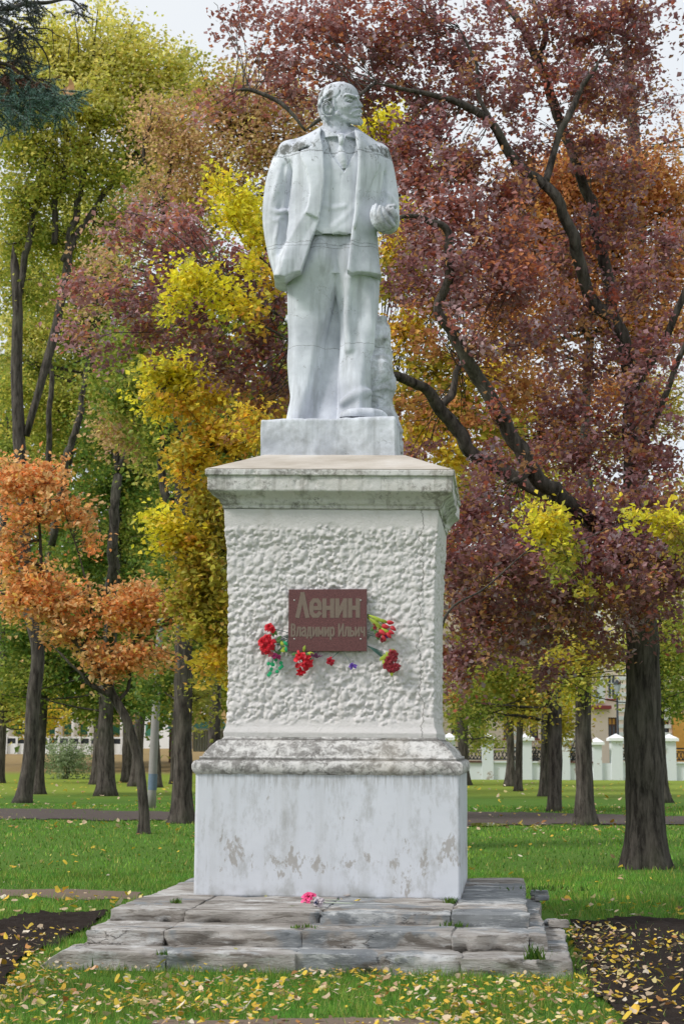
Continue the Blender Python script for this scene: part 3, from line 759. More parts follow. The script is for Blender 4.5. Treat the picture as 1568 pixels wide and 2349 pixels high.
L = prism([(512, 668, 740, 790, 2, 30, 22, -48), (545, 664, 738, 790, 2, 46, 32, -50), (590, 660, 731, 785, 0, 60, 26, -50), (640, 658, 724, 773, -4, 62, 8, -50), (700, 659, 714, 761, -6, 60, -6, -48),
           (768, 661, 699, 749, -8, 56, -16, -46), (810, 658, 689, 744, -6, 56, -18, -42), (860, 661, 679, 737, -4, 58, -16, -40), (900, 665, 672, 728, 4, 60, -14, -40), (930, 659, 669, 721, 8, 62, -10, -40), (975, 650, 664, 710, 12, 64, -6, -40)], .008)
R = prism([(512, 745, 810, 864, 18, 30, -4, -48), (545, 745, 812, 868, 28, 46, -6, -50), (600, 752, 815, 871, 20, 56, -6, -50), (650, 768, 818, 870, 8, 56, -4, -48), (700, 776, 822, 867, 2, 54, -2, -46),
           (770, 780, 832, 860, 8, 52, -2, -42), (845, 777, 826, 857, 20, 56, 4, -40), (885, 777, 826, 853, 30, 60, 8, -40), (925, 776, 826, 851, 42, 66, 14, -40), (975, 773, 822, 851, 48, 68, 18, -40)], .012)
web = loftd(X, Y, Z, [(650, 745, 790, -26, -60), (760, 735, 792, -22, -60), (880, 722, 795, -8, -60), (960, 702, 795, 8, -60), (975, 695, 795, 12, -60)], 2.6)
# light vertical fluting on the right thigh and a slack fold on the left one
F.f[...] = smin(smin(L, R, .008), web, .012)
for pts in ([(800, 640, 33, 9), (796, 720, 29, 9), (800, 800, 30, 9)], [(848, 650, 16, 10), (850, 740, 14, 10), (848, 800, 12, 9)]):
    F.chain(pts, 12, n=20)
F.chain([(755, 600, 52, 5), (768, 650, 30, 9), (764, 720, 6, 9), (752, 800, 0, 8), (740, 900, 6, 7)], 8, sub=True, n=12)
# break of the trouser over the shoe
F.chain([(826, 868, 58, 3), (812, 872, 62, 4.5), (796, 886, 60, 4), (788, 902, 58, 2)], 5, sub=True, n=8)
F.chain([(828, 868, 58, 3), (842, 878, 46, 4), (850, 884, 34, 2)], 4, sub=True, n=6)
F.chain([(786, 924, 48, 8), (806, 912, 52, 10), (830, 903, 48, 10), (845, 900, 34, 8)], 12, n=10)
F.chain([(846, 884, 26, 3), (852, 905, 24, 5), (854, 928, 26, 3)], 4, sub=True, n=6)
F.chain([(660, 850, 20, 3), (667, 880, 30, 3), (669, 905, 30, 2)], 4, sub=True, n=5)
F.f += .0035 * fbm(np.stack(np.broadcast_arrays(X * 5, Y * 5, Z * 5), -1).astype(np.float32), 2)
emit(F, 'trousers')
# shoe
F = newF(762, 905, 972, 915, -20, 115, .006)
F.chain([(800, 953, 62, 14), (840, 950, 66, 14), (868, 951, 56, 12), (880, 956, 50, 9)], 8, n=8)
F.chain([(790, 955, 70, 12), (812, 950, 78, 14), (850, 950, 72, 12)], 8, n=6)
sl_, X, Y, Z = F.full(); F.f = np.maximum(F.f, Zb - .01 - Z).astype(np.float32)
emit(F, 'shoe')
# ---- waistcoat
F = newF(690, 850, 552, 292, -40, 82, .007)
sl_, X, Y, Z = F.full()
tsec = [(324, 712, 842, 34, -50), (345, 700, 855, 44, -55), (400, 690, 862, 52, -58), (450, 692, 858, 50, -55), (500, 692, 856, 48, -52), (545, 690, 860, 50, -50), (600, 672, 868, 30, -50)]
D = loftd(X, Y, Z, tsec, 2.6)
vest = polyd(X, Z, [(700, 300), (742, 300), (758, 355), (789, 396.5, 50), (812, 352), (825, 300), (870, 300), (870, 545), (813, 541, 50), (777, 533, 52), (757, 538.5, 52), (746, 540, 52), (723, 528, 48), (690, 520)], 50)
F.f[...] = smin(D, smax(loftd(X, Y, Z, tsec, 2.6, .026), vest, .003), .002)
sl_, X, Y, Z = F.full()
F.chain([(777, 533, 59, 2.6), (777, 470, 57, 2.6), (780, 430, 59, 2.4), (783, 400, 59, 2.4)], .8, sub=True)
for pts in ([(815, 470, 43, 6), (790, 500, 48.5, 5), (765, 520, 48.5, 5)], [(740, 470, 47, 5), (760, 478, 50.5, 4), (790, 474, 50.5, 4)]):
    F.chain(pts, 9, n=9)
emit(F, 'waistcoat')
# ---- shirt collar and tie
F = newF(725, 835, 405, 280, -45, 82, .0048)
sl_, X, Y, Z = F.full()
tube_ = loftd(X, Y, Z, [(284, 734, 812, 44, -36), (300, 731, 818, 50, -40), (330, 728, 826, 56, -44)], 2.2, .004)
colL = polyd(X, Z, [(736, 286), (757, 300), (778, 311), (779, 317), (772, 331), (769, 334), (766, 333), (750, 323), (736, 313), (731, 300)], 52)
colR = polyd(X, Z, [(812, 294), (805, 302), (791, 311), (794, 320), (799, 332), (802, 337), (806, 334), (813, 325), (822, 308), (818, 292)], 50)
base_ = loftd(X, Y, Z, [(317, 738, 806, 36, -36), (330, 730, 822, 47, -44), (360, 724, 830, 50, -44), (400, 730, 830, 53, -40), (410, 730, 830, 52, -40)], 2.3)
F.f[...] = np.minimum(np.minimum(smax(tube_, colL, .006), smax(tube_, colR, .006)), base_)
F.chain([(782, 313, 55, 7.5), (783, 322, 58, 7.2), (782, 329, 57, 5.5)], 3, n=6)
F.chain([(781, 331, 54, 4), (782, 345, 54, 7.5), (784, 352, 53, 9)], 2, n=6)
F.chain([(784, 357, 53, 11), (788, 372, 54, 10), (790, 388, 52, 5), (790, 394, 51, 2)], 2, n=8)
emit(F, 'collar_and_tie')
# ---- coat: back and shoulders, both sleeves, both fronts, lapels
F = newF(592, 930, 660, 286, -95, 112, .0088)
sl_, X, Y, Z = F.full()
csec = [(293, 738, 810, 6, -46), (302, 724, 826, 14, -52), (315, 700, 842, 22, -58), (330, 672, 862, 28, -62), (350, 658, 880, 30, -62), (400, 660, 880, 34, -64), (450, 660, 872, 30, -60),
        (500, 658, 862, 30, -56), (545, 658, 862, 30, -56), (580, 650, 864, 30, -62), (640, 646, 872, 30, -70)]
core = loftd(X, Y, Z, csec, 2.5)
fsec = [(293, 736, 812, 30, -46), (302, 722, 828, 40, -52), (318, 700, 845, 50, -58), (335, 672, 866, 56, -62), (355, 656, 884, 60, -62), (400, 652, 886, 66, -64), (450, 650, 880, 64, -60),
        (500, 646, 868, 62, -56), (545, 642, 866, 62, -56), (580, 632, 872, 64, -62), (640, 616, 884, 68, -70)]
fD = loftd(X, Y, Z, fsec, 2.7)
Lp = [(737, 284), (733.5, 306), (739.5, 330), (742, 353), (743.5, 388), (743, 423), (739.5, 453), (733.5, 487), (732, 501), (723, 529), (713.6, 552), (706.6, 577), (696, 606), (687, 635), (681, 642), (668, 640), (640, 634), (625.5, 631),
      (634, 606), (641, 582), (650, 563), (658, 548), (657.5, 530), (661, 500), (661, 480), (663, 453), (668, 412), (671, 380), (667, 360), (650, 340), (690, 300)]
Rp = [(812, 292), (817, 330), (821, 353), (820, 388), (817, 418), (814, 453), (812, 488), (807, 521), (804, 544), (800, 582), (796, 617), (795, 622), (805, 629.7), (840, 631), (876, 630.5),
      (876, 626), (867, 576), (863.5, 546), (864, 520), (868, 480), (872, 447), (878, 423), (880, 394), (886, 360), (870, 325), (835, 300)]
pL = polyd(X, Z, Lp, 60); pR = polyd(X, Z, Rp, 58)
shell = smax(smax(fD, pL, .012), -.02 - Y + YS - 60 * SC * 3, .01)
# the fronts are folded: a ridge runs down each of them
def ridge(pts, d):
    q = np.array([W(a, b, 60) for a, b in pts]); q = q[np.argsort(q[:, 2])]
    return np.interp(Z.ravel(), q[:, 2], q[:, 0])[None, None, :]
xrL = ridge([(735, 300), (716, 390), (708, 440), (699, 489), (682, 518), (661, 553), (648, 600), (640, 632)], 0)
zl = Z - W(700, 450, 60)[2]
tent = lambda w_: np.clip(1 - np.abs(X - xrL) / w_, 0, 1)
off = .034 * tent(.12) * np.clip((W(700, 400, 60)[2] - Z) * 2.2, 0, 1) + .050 * tent(.17) * np.clip((W(700, 555, 60)[2] - Z) * 6, 0, 1)
LF = smax(fD - off, pL, .010)
xrR = ridge([(822, 300), (826, 400), (822, 470), (812, 520), (806, 575), (800, 622)], 0)
offR = .026 * np.exp(-((X - xrR) / .05) ** 2)
RF = smax(fD - offR, pR, .008)
cs = np.minimum(core, np.minimum(LF, RF))
# cut the open front
F.f[...] = smin(core, smin(LF, RF, .004), .006)
F.f[...] = np.maximum(F.f, -(smax(loftd(X, Y, Z, tsec, 2.6, .004), YS - Y - 2.0, .01)))   # hollow for the body
# lapels as a second layer
lapL = polyd(X, Z, [(734, 306), (739.5, 330), (742, 353), (743.5, 388), (743, 423), (739.5, 453), (733.5, 487), (729, 500), (700, 489), (706.6, 470), (709.5, 441), (709.5, 420), (706.6, 406), (700.7, 386), (691.4, 365), (687.8, 353), (686.6, 342.6), (714.8, 334.5), (722, 306), (727, 290), (737, 284)], 66)
lapR = polyd(X, Z, [(812, 292), (817, 330), (821, 353), (820, 388), (817, 418), (814, 453), (812, 488), (808, 520), (814, 528), (819, 511), (825, 488), (829.5, 470), (840, 442), (847, 430), (856.5, 406), (866, 388), (873, 369.5), (870, 363), (853, 345.5), (838, 324), (826, 304)], 64)
fD2 = loftd(X, Y, Z, fsec, 2.7, .026)
F.f[...] = np.minimum(F.f, np.minimum(smax(fD2 - off * .9, lapL, .007), smax(fD2 - offR * .9, lapR, .007)))
F.f[...] = np.maximum(F.f, -(polyd(X, Z, [(683, 340), (700, 334), (716, 330), (690, 343.5)], 62) + 0 * Y + np.where(Y > YS - .12, 1, 0)) * .8)
# sleeve with its hand thrust behind the coat flap (left in the photograph)
F.chain([(662, 348, -2, 27), (650, 380, 0, 30), (640, 425, -2, 33), (635, 470, -2, 34), (634, 510, 2, 33), (636, 550, 6, 29), (641, 590, 12, 26), (648, 622, 18, 23)], 9, n=16)
for pts in ([(640, 400, 26, 5), (630, 440, 30, 6), (622, 480, 24, 5)], [(625, 483, 28, 5), (640, 488, 33, 5), (655, 484, 28, 5)], [(622, 500, 26, 4), (634, 508, 32, 5), (648, 500, 30, 3)], [(641, 500, 30, 4), (634, 540, 36, 5), (628, 580, 30, 5)],
            [(662, 372, 20, 5), (650, 410, 28, 5), (640, 440, 30, 4)]):
    F.chain(pts, 6, n=8)
for pts in ([(652, 380, 32, 4), (650, 430, 34, 6), (645, 466, 34, 6), (640, 476, 32, 4)], [(648, 505, 34, 4), (646, 550, 38, 5), (640, 580, 40, 4)], [(668, 376, 40, 4), (664, 430, 44, 5), (660, 490, 44, 4)]):
    F.chain(pts, 6, sub=True, n=8)
# rolled-back flap over the wrist
# other sleeve: upper arm down, forearm towards the viewer
F.chain([(872, 352, -6, 22), (880, 390, -8, 24), (884, 430, -8, 27), (886, 470, -4, 30), (886, 505, 4, 30)], 9, n=12)
F.chain([(886, 508, 6, 28), (890, 512, 28, 26), (891, 508, 50, 25), (891, 503, 62, 25)], 8, n=8)
F.chain([(891, 503, 86, 20), (891, 503, 60, 18)], 2, sub=True)
for pts in ([(880, 440, 20, 5), (895, 455, 22, 6), (906, 470, 14, 5)],):
    F.chain(pts, 6, n=6)
for pts in ([(878, 400, 22, 5), (880, 440, 26, 6), (878, 462, 28, 5)],):
    F.chain(pts, 6, sub=True, n=6)
# shoulder pads / collar roll at the back of the neck
F.chain([(736, 300, 2, 9), (722, 308, 6, 8), (700, 320, 4, 9), (672, 332, 0, 12)], 8, n=8)
F.chain([(814, 300, 2, 8), (830, 312, 4, 8), (850, 326, 2, 9), (868, 340, -2, 12)], 8, n=8)
nn = fbm(np.stack(np.broadcast_arrays(X * 4.5, Y * 4.5, Z * 4.5), -1).astype(np.float32), 2)
F.f += (.004 * nn).astype(np.float32)
# ragged hems
xh = [W(615, 0, 40)[0], W(630, 0, 40)[0], W(668, 0, 40)[0], W(684, 0, 60)[0], W(790, 0, 60)[0], W(806, 0, 60)[0], W(880, 0, 60)[0]]
zh = [W(615, 636, 25)[2], W(630, 636, 40)[2], W(668, 641, 50)[2], W(684, 641, 60)[2], W(790, 620, 60)[2], W(806, 630, 60)[2], W(880, 631, 60)[2]]
hemz = Z - np.interp(X, xh, zh) - .004 * np.sin(X * 60); F.f = np.maximum(F.f, -hemz).astype(np.float32)
emit(F, 'coat')
# ---- hand with curled fingers holding a broken stump
F = newF(838, 925, 556, 452, 30, 108, .0042)
F.ell((884, 506, 72), (21, 16, 20), 4)                         # palm and heel of the hand
F.chain([(888, 500, 56, 17), (886, 506, 72, 16)], 6)
for pts in ([(872, 524, 78, 8.0), (859, 512, 84, 7.5), (853, 492, 84, 6.2), (857, 474, 80, 4.8)],
            [(880, 524, 86, 8.5), (866, 510, 93, 8.0), (860, 489, 93, 6.6), (862, 471, 88, 5.0)],
            [(890, 522, 90, 8.8), (877, 508, 98, 8.2), (870, 490, 99, 7.0), (871, 475, 94, 5.4)],
            [(900, 517, 88, 8.4), (889, 504, 96, 8.0), (881, 489, 98, 6.8), (878, 478, 94, 5.4)]):
    F.chain([(a_, b_, c_, d_ * .90) for a_, b_, c_, d_ in pts], .7, n=10)
F.chain([(906, 505, 78, 8), (905, 494, 84, 8), (898, 484, 86, 8.5), (894, 479, 84, 8)], 3, n=8)   # broken thumb stump
F.chain([(884, 490, 74, 9), (893, 478, 76, 10), (903, 474, 76, 7)], 3)
F.ell((897, 474, 92), (5, 4, 4), 2, sub=True)
emit(F, 'hand', 1, MSD)
# ---- head and neck
hH = .0036
F = newF(715, 845, 330, 180, -62, 62, hH)
F.chain([(770, 334, -4, 36), (769, 312, -4, 34.5), (771, 292, -3, 32.5), (771, 270, -2, 32), (774, 255, -2, 36)], 6, n=8)       # neck
F.ell((817, 262, 12), (10, 12, 15), 5); F.ell((814, 240, 10), (11, 14, 18), 5)
F.ell((771, 232, -2), (44, 40, 44), 6)                          # cranium
F.ell((785, 222, 2), (39, 35, 33.5), 8)                           # forehead dome
F.ell((790, 246, 8), (32, 30, 34), 9)                           # cheeks and face mass
F.ell((799, 267, 8), (24, 23, 15), 8, roll=-.12)                # jaw
F.ell((750, 250, -8), (22, 32, 30), 8)                          # back of skull
F.chain([(823, 280, 10, 7), (813, 280, 16, 7), (800, 277, 21, 6)], 4)     # beard mass
F.chain([(826, 276, 10, 5), (829.5, 281, 8, 3.4), (826, 285, 9, 3)], 4)
# brow, eye sockets, nose
F.chain([(788, 222, 35, 2.6), (796, 216.5, 38, 3.2), (808, 220, 37, 3.8), (816, 224, 31, 3.2)], 2.4, n=8)
F.chain([(818, 221, 24, 2.6), (822, 221, 12, 2.8), (823, 225, 4, 2.2)], 3)
F.ell((802, 231, 39), (10, 11, 6.6), 2.0, sub=True); F.ell((813, 228, 32), (4.5, 6, 5), 2, sub=True)
F.chain([(795, 232, 38, 3.2), (811, 229, 36, 4.2)], 3, sub=True)
F.ell((802.5, 233, 28.6), (6.8, 5.5, 4.4), 1.2)               # eyeball
F.chain([(793, 233.5, 33.5, 1.2), (799, 229.4, 35.2, 1.4), (807, 230.2, 34, 1.3)], 1.0, n=6)       # upper lid
F.chain([(794, 235.5, 33, 1.0), (801, 238.6, 34, 1.2), (809, 236.5, 32, 1.0)], 1.0, n=6)
F.ell((826, 230, 10), (3, 5, 4), 3, sub=True)
F.chain([(817, 223, 24, 3.4), (821, 232, 22, 3.8), (826, 240, 20, 4.2), (828, 243, 18, 3.6)], 3, n=8)       # nose bridge
F.ell((825.5, 243.5, 19), (4.8, 5, 3.8), 2.5)
F.ell((816.5, 244.5, 25), (5.4, 4.5, 3.9), 2.2)                     # nostril wing
F.ell((821.5, 249.2, 24), (4.6, 4.6, 2.0), 1.0, sub=True)
F.chain([(810, 240, 31, 1.8), (806, 249, 34, 2.6), (802, 257, 34, 2.0)], 1.8, sub=True)       # nasolabial fold
F.ell((795, 246, 29), (11, 9, 8), 7)                        # cheekbone
# moustache, lips
F.chain([(824, 252, 19, 3.4), (816, 253.5, 25.5, 3.6), (808, 257, 30, 2.8), (804, 262, 31, 1.8)], 2, n=8)
F.chain([(825, 252, 17, 3.6), (829, 256, 10, 3.0), (829.5, 258, 8, 2)], 2)
F.chain([(829, 259.5, 18, 1.4), (819, 260.5, 27, 3.0), (812, 262.8, 31, 3.2), (805, 266, 33, 2.4)], .8, sub=True, n=8)
F.chain([(828, 264.5, 14, 2.6), (820, 265, 21, 3.0), (813, 267, 25, 2.2)], 1.8, n=6)
F.chain([(828, 269, 16, 1.8), (819, 270.5, 23, 2.2), (811, 271, 27, 1.6)], 2.5, sub=True, n=6)
# ear
F.ell((749.5, 250, 31), (12.5, 11, 16), 4, roll=-.25)
F.ell((751, 249, 44), (8.5, 7, 11.5), 2.5, sub=True, roll=-.25)
F.chain([(761, 246, 40, 1.7), (757, 236, 41.5, 2.1), (748, 233, 42, 2.3), (740, 239, 41.5, 2.3), (738.5, 250, 41, 2.2), (742, 261, 40.5, 2.1), (751, 267, 39, 2.3), (759, 266, 38, 2.6)], 1.4, n=18)
F.chain([(752, 241, 40, 1.6), (747, 247, 40, 1.8), (749, 255, 39, 1.6)], 1.5, n=6)
F.chain([(760, 252, 38, 3), (757, 258, 38, 2.4)], 2)
# hair: a raised wave from temple to the nape
for pts in ([(774, 214, 30, 3.4), (768, 219, 33.6, 3.4), (757, 226, 35.8, 3.2), (744, 231, 35.2, 3)], [(766, 209, 28.6, 3.2), (758, 213, 32.6, 3.4), (744, 221, 32.6, 3.4), (735, 231, 28, 4)],
             [(734, 236, 28, 4.5), (732, 248, 26, 4.5), (736, 262, 28, 4), (741, 272, 30, 3)], [(742, 268, 33, 4), (747, 276, 34, 3), (752, 283, 32, 1.6)],
            [(766, 228, 35.2, 3), (766, 238, 35.2, 3), (768, 250, 34.4, 2)]):
    F.chain(pts, 3, n=8)
F.chain([(781, 206, 34, 1.4), (778, 216, 38, 1.8), (771, 224, 40, 2.2), (769, 234, 41, 1.4)], 3, sub=True, n=8)
F.chain([(772, 262, 33, 6), (780, 270, 29, 5), (792, 275, 26, 4)], 8, sub=False)
sl_, X, Y, Z = F.full()
F.f += (.0012 * vn(np.stack(np.broadcast_arrays(X * 40, Y * 40, Z * 40), -1).astype(np.float32))).astype(np.float32)
emit(F, 'head')
# ---- rock support behind the legs
F = newF(640, 945, 1052, 690, -150, 62, .011)
sl_, X, Y, Z = F.full()
D = loftd(X, Y, Z, [(728, 850, 884, -10, -60), (745, 846, 887, -6, -70), (790, 840, 891, -2, -80), (830, 836, 893, 4, -90), (870, 834, 900, 8, -100), (900, 832, 906, 10, -105), (940, 834, 908, 12, -110), (956, 836, 914, 14, -115), (985, 838, 928, 10, -130), (1052, 850, 931, 8, -135)], 2.6)
D2 = loftd(X, Y, Z, [(700, 672, 850, -42, -80), (730, 656, 858, -42, -90), (780, 664, 866, -42, -95), (860, 680, 870, -42, -100), (958, 680, 870, -42, -110)], 2.6)
q = np.stack(np.broadcast_arrays(X, Y, Z), -1).astype(np.float32)
nz = fbm(q * 3.5, 3); nz2 = fbm(q * 11 + 4, 3)
cell = np.floor(4 * (fbm(q * 3.1 + 9, 2) + 1)) / 4
F.f[...] = np.minimum(D, D2) + .065 * nz + .026 * nz2 + .055 * (cell - 1)
F.chain([(868, 770, 12, 5), (876, 780, 10, 5), (890, 778, 6, 5)], 2, sub=True, n=6)
F.chain([(872, 790, 10, 2), (882, 805, 8, 2.5), (889, 822, 4, 2)], 2, sub=True, n=6)
emit(F, 'rock_support', 1, MSD)
# ================================================================== ground
def inpoly(x, y, poly):
    r = np.zeros(np.shape(x), bool); n = len(poly)
    for i in range(n):
        (x0, y0), (x1, y1) = poly[i], poly[i - 1]
        c = ((y0 > y) != (y1 > y)) & (x < (x1 - x0) * (y - y0) / (y1 - y0 + 1e-12) + x0); r ^= c
    return r
def gp(*pts): return [tuple(G(px, py)[:2]) for px, py in pts]
def hgt(x, y):
    """the park rises gently into a bank far off on the left"""
    t = np.clip((y - 78) / 62, 0, 1); s = np.clip((-x + 2) / 10, 0, 1)
    return 1.35 * (t * t * (3 - 2 * t)) * s
ys_ = np.concatenate([np.linspace(-60, 6, 12), np.linspace(7, 60, 90), np.linspace(61, 160, 90), np.linspace(165, 900, 30)])
xs_ = np.concatenate([np.linspace(-500, -45, 20), np.linspace(-40, 40, 121), np.linspace(45, 500, 20)])
X, Y = np.meshgrid(xs_, ys_, indexing='xy'); Zg = hgt(X, Y) + .012 * fbm(np.stack([X * .25, Y * .25, X * 0], -1), 3) * np.clip((np.hypot(X, Y - 14) - 8) / 10, 0, 1)
M = Mat('lawn', .9, .1)
n1 = M.noise(.35, 5, .6); n2 = M.noise(6, 5, .7); n3 = M.noise(55, 3, .7)
c = M.mix(n1, (.075, .165, .022), (.11, .22, .032)); c = M.mix(M.ramp(n2, (.45, 0.0), (.7, .6)), c, (.15, .20, .04))
c = M.mix(M.ramp(n3, (.45, 0.0), (.7, .7)), c, (.035, .075, .012))
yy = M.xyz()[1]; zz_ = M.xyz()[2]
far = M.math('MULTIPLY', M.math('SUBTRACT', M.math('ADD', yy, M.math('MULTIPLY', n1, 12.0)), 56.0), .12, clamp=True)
c = M.mix(far, c, M.mix(n2, (.15, .24, .03), (.27, .30, .05)))  # open lawn beyond the trees: its stronger daylight is painted as brighter grass
bank = M.math('MULTIPLY', M.math('SUBTRACT', zz_, .07), 9.0, clamp=True)
c = M.mix(bank, c, M.mix(M.noise(.5, 6, .75), (.24, .155, .085), (.36, .27, .11)))
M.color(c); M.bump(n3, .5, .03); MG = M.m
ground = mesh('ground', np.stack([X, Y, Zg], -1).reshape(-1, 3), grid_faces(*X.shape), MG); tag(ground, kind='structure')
def sheet(name, poly, m, z, res, zf=None, jit=.12, kind='structure'):
    p = np.array(poly); x0, y0 = p.min(0) - .3; x1, y1 = p.max(0) + .3
    xs = np.arange(x0, x1, res); ys = np.arange(y0, y1, res * (1 if res < .1 else 1.6)); X, Y = np.meshgrid(xs, ys)
    jx = X + jit * fbm(np.stack([X * 1.8, Y * 1.8, X * 0], -1), 4) * 2; jy = Y + jit * fbm(np.stack([X * 1.8, Y * 1.8, X * 0 + 9], -1), 4) * 2
    ins = inpoly(jx, jy, poly); F = grid_faces(*X.shape); k = ins.ravel()[F].all(1); F = F[k]
    Z = z + (zf(X, Y) if zf is not None else 0 * X)
    V = np.stack([X, Y, Z], -1).reshape(-1, 3); u, inv_ = np.unique(F, return_inverse=True)
    o = mesh(name, V[u], inv_.reshape(F.shape), m); return tag(o, kind=kind)
M = Mat('path_earth', .75, .35); n1 = M.noise(1.5, 6, .65); n2 = M.noise(30, 5, .7)
M.color(M.mix(n1, (.060, .043, .038), (.105, .078, .066))); M.bump(n2, .5, .02); MPATH = M.m
M = Mat('trodden_earth', .9, .15); n1 = M.noise(2.5, 6, .65)
M.color(M.mix(n1, (.13, .095, .07), (.22, .165, .125))); M.bump(M.noise(30, 5), .5, .015); MTE = M.m
M = Mat('bed_soil', .95, .1); n1 = M.noise(9, 7, .75)
M.color(M.mix(n1, (.016, .012, .010), (.048, .036, .030))); M.bump(M.noise(30, 6, .7), .8, .03); MSOIL = M.m
pathL = gp((-500, 1852), (200, 1856), (450, 1864), (784, 1864), (1100, 1862), (1568, 1872), (2200, 1880), (2200, 1912), (1568, 1896), (1300, 1893), (1060, 1898), (784, 1893), (420, 1884), (100, 1881), (-500, 1872))
sheet('path', pathL, MPATH, .016, .16, jit=.55)
strip = gp((-300, 2040), (150, 2040), (335, 2046), (345, 2064), (200, 2066), (60, 2058), (-300, 2062))
sheet('footpath', strip, MTE, .006, .05, jit=.10)
clod = lambda X, Y: np.clip(.02 + .035 * fbm(np.stack([X * 7, Y * 7, X * 0], -1), 5) + .03 * np.clip(fbm(np.stack([X * 14, Y * 14, X * 0 + 5], -1), 3), 0, 1), -.01, .09)
soilL = gp((-300, 2122), (0, 2112), (110, 2098), (250, 2094), (240, 2108), (195, 2135), (125, 2168), (60, 2205), (20, 2250), (0, 2285), (-300, 2320))
soilR = gp((1290, 2116), (1420, 2110), (1568, 2114), (1800, 2118), (1900, 2349), (1700, 2480), (1480, 2470), (1405, 2330), (1350, 2255), (1320, 2200))
sheet('soil', soilL, MSOIL, .0, .035, clod, .06); sheet('soil', soilR, MSOIL, .0, .035, clod, .06)
curb = gp((330, 2341), (620, 2339), (800, 2337), (950, 2341), (1010, 2349), (1010, 2400), (330, 2400))
sheet('footpath', curb, MTE, .008, .03, jit=.04)
M = Mat('puddle_water', .03, .5); M.color((.02, .018, .016)); MPUD = M.m
sheet('puddle', gp((1068, 1893), (1090, 1890), (1130, 1889.5), (1165, 1892), (1180, 1894), (1150, 1896.5), (1100, 1897.5), (1072, 1897)), MPUD, .021, .05, jit=.06)

# ---- grass blades
def foot(x, y, m=.0):                       # inside the steps' footprint
    dx, dy = x - AX[0], y - AX[1]; lx = dx * ca - dy * sa; ly = dx * sa + dy * ca
    return (lx > x3l - m) & (lx < x3r + m) & (ly > yf3 - m) & (ly < y1b + m)
def bare(x, y):
    return inpoly(x, y, soilL) | inpoly(x, y, soilR) | inpoly(x, y, strip) | inpoly(x, y, pathL) | inpoly(x, y, curb)
def scatter(y0, y1, dens, mx=1.0):
    """uniform over the part of the ground in view between two distances"""
    hw = lambda y: .215 * y * mx
    n = int(dens * (hw(y0) + hw(y1)) * (y1 - y0)); y = rng.uniform(y0, y1, n); x = rng.uniform(-hw(y1), hw(y1), n)
    k = np.abs(x) < .215 * y + .3; return x[k], y[k]
GM = Mat('grass_blades', .6, .25); gc = GM.attr(); GM.color(gc)
GM.b.inputs['Sheen Weight'].default_value = 0
def trans(M, c, amt=.35):
    """thin leaf: part of the light comes through"""
    nt_ = M.nt; t = nt_.nodes.new('ShaderNodeBsdfTranslucent'); M.set(t.inputs[0], c); mxn = nt_.nodes.new('ShaderNodeMixShader'); mxn.inputs[0].default_value = amt
    out = [n for n in nt_.nodes if n.type == 'OUTPUT_MATERIAL'][0]
    nt_.links.new(M.b.outputs[0], mxn.inputs[1]); nt_.links.new(t.outputs[0], mxn.inputs[2]); nt_.links.new(mxn.outputs[0], out.inputs[0])
trans(GM, gc, .3)
def blades(x, y, h, w_, name, cols, zoff=0.0, label=None):
    n = len(x); z = hgt(x, y) + zoff
    pn = fbm(np.stack([x * 1.1, y * 1.1, x * 0], -1), 3); pn2 = fbm(np.stack([x * 6, y * 6, x * 0 + 7], -1), 2)
    hh = h * rng.uniform(.5, 1.3, n) * (1 + .5 * pn + .7 * pn2).clip(.25, 2); a = rng.uniform(0, 2 * np.pi, n); b = rng.uniform(0, 2 * np.pi, n)
    ln = hh * rng.uniform(.1, .9, n); ww = w_ * rng.uniform(.6, 1.3, n)
    p0 = np.stack([x - np.cos(a) * ww / 2, y - np.sin(a) * ww / 2, z - .01], -1); p1 = np.stack([x + np.cos(a) * ww / 2, y + np.sin(a) * ww / 2, z - .01], -1)
    p2 = np.stack([x + np.cos(b) * ln, y + np.sin(b) * ln, z + hh], -1)
    V = np.stack([p0, p1, p2], 1).reshape(-1, 3); F = np.arange(3 * n).reshape(-1, 3)
    ci = rng.choice(len(cols), n, p=[c_[1] for c_ in cols]); C = np.array([c_[0] for c_ in cols])[ci]
    C = C * (rng.uniform(.6, 1.3, n) * (1 + .5 * pn))[:, None] * np.stack([1 + .5 * pn2, 1 + 0 * pn, 1 + 0 * pn], -1)
    o = mesh(name, V, F, GM.m, smooth=False, attrs={'col': np.repeat(C, 3, 0)}); return tag(o, label, kind='stuff')
gcol = [((.13, .30, .035), .42), ((.20, .39, .05), .26), ((.08, .21, .03), .17), ((.38, .40, .11), .15)]
gx, gy = [], []
for y0, y1, dn, h, w_, nm in ((9.2, 13.6, 3000, .055, .006, 0), (13.6, 21, 1300, .05, .009, 1), (21, 45, 170, .05, .022, 2)):
    x, y = scatter(y0, y1, dn); k = ~foot(x, y, -.02) & (~bare(x, y) | (rng.random(len(x)) < .035)); x, y = x[k], y[k]
    blades(x, y, h, w_, 'grass', gcol, 0.0, None)
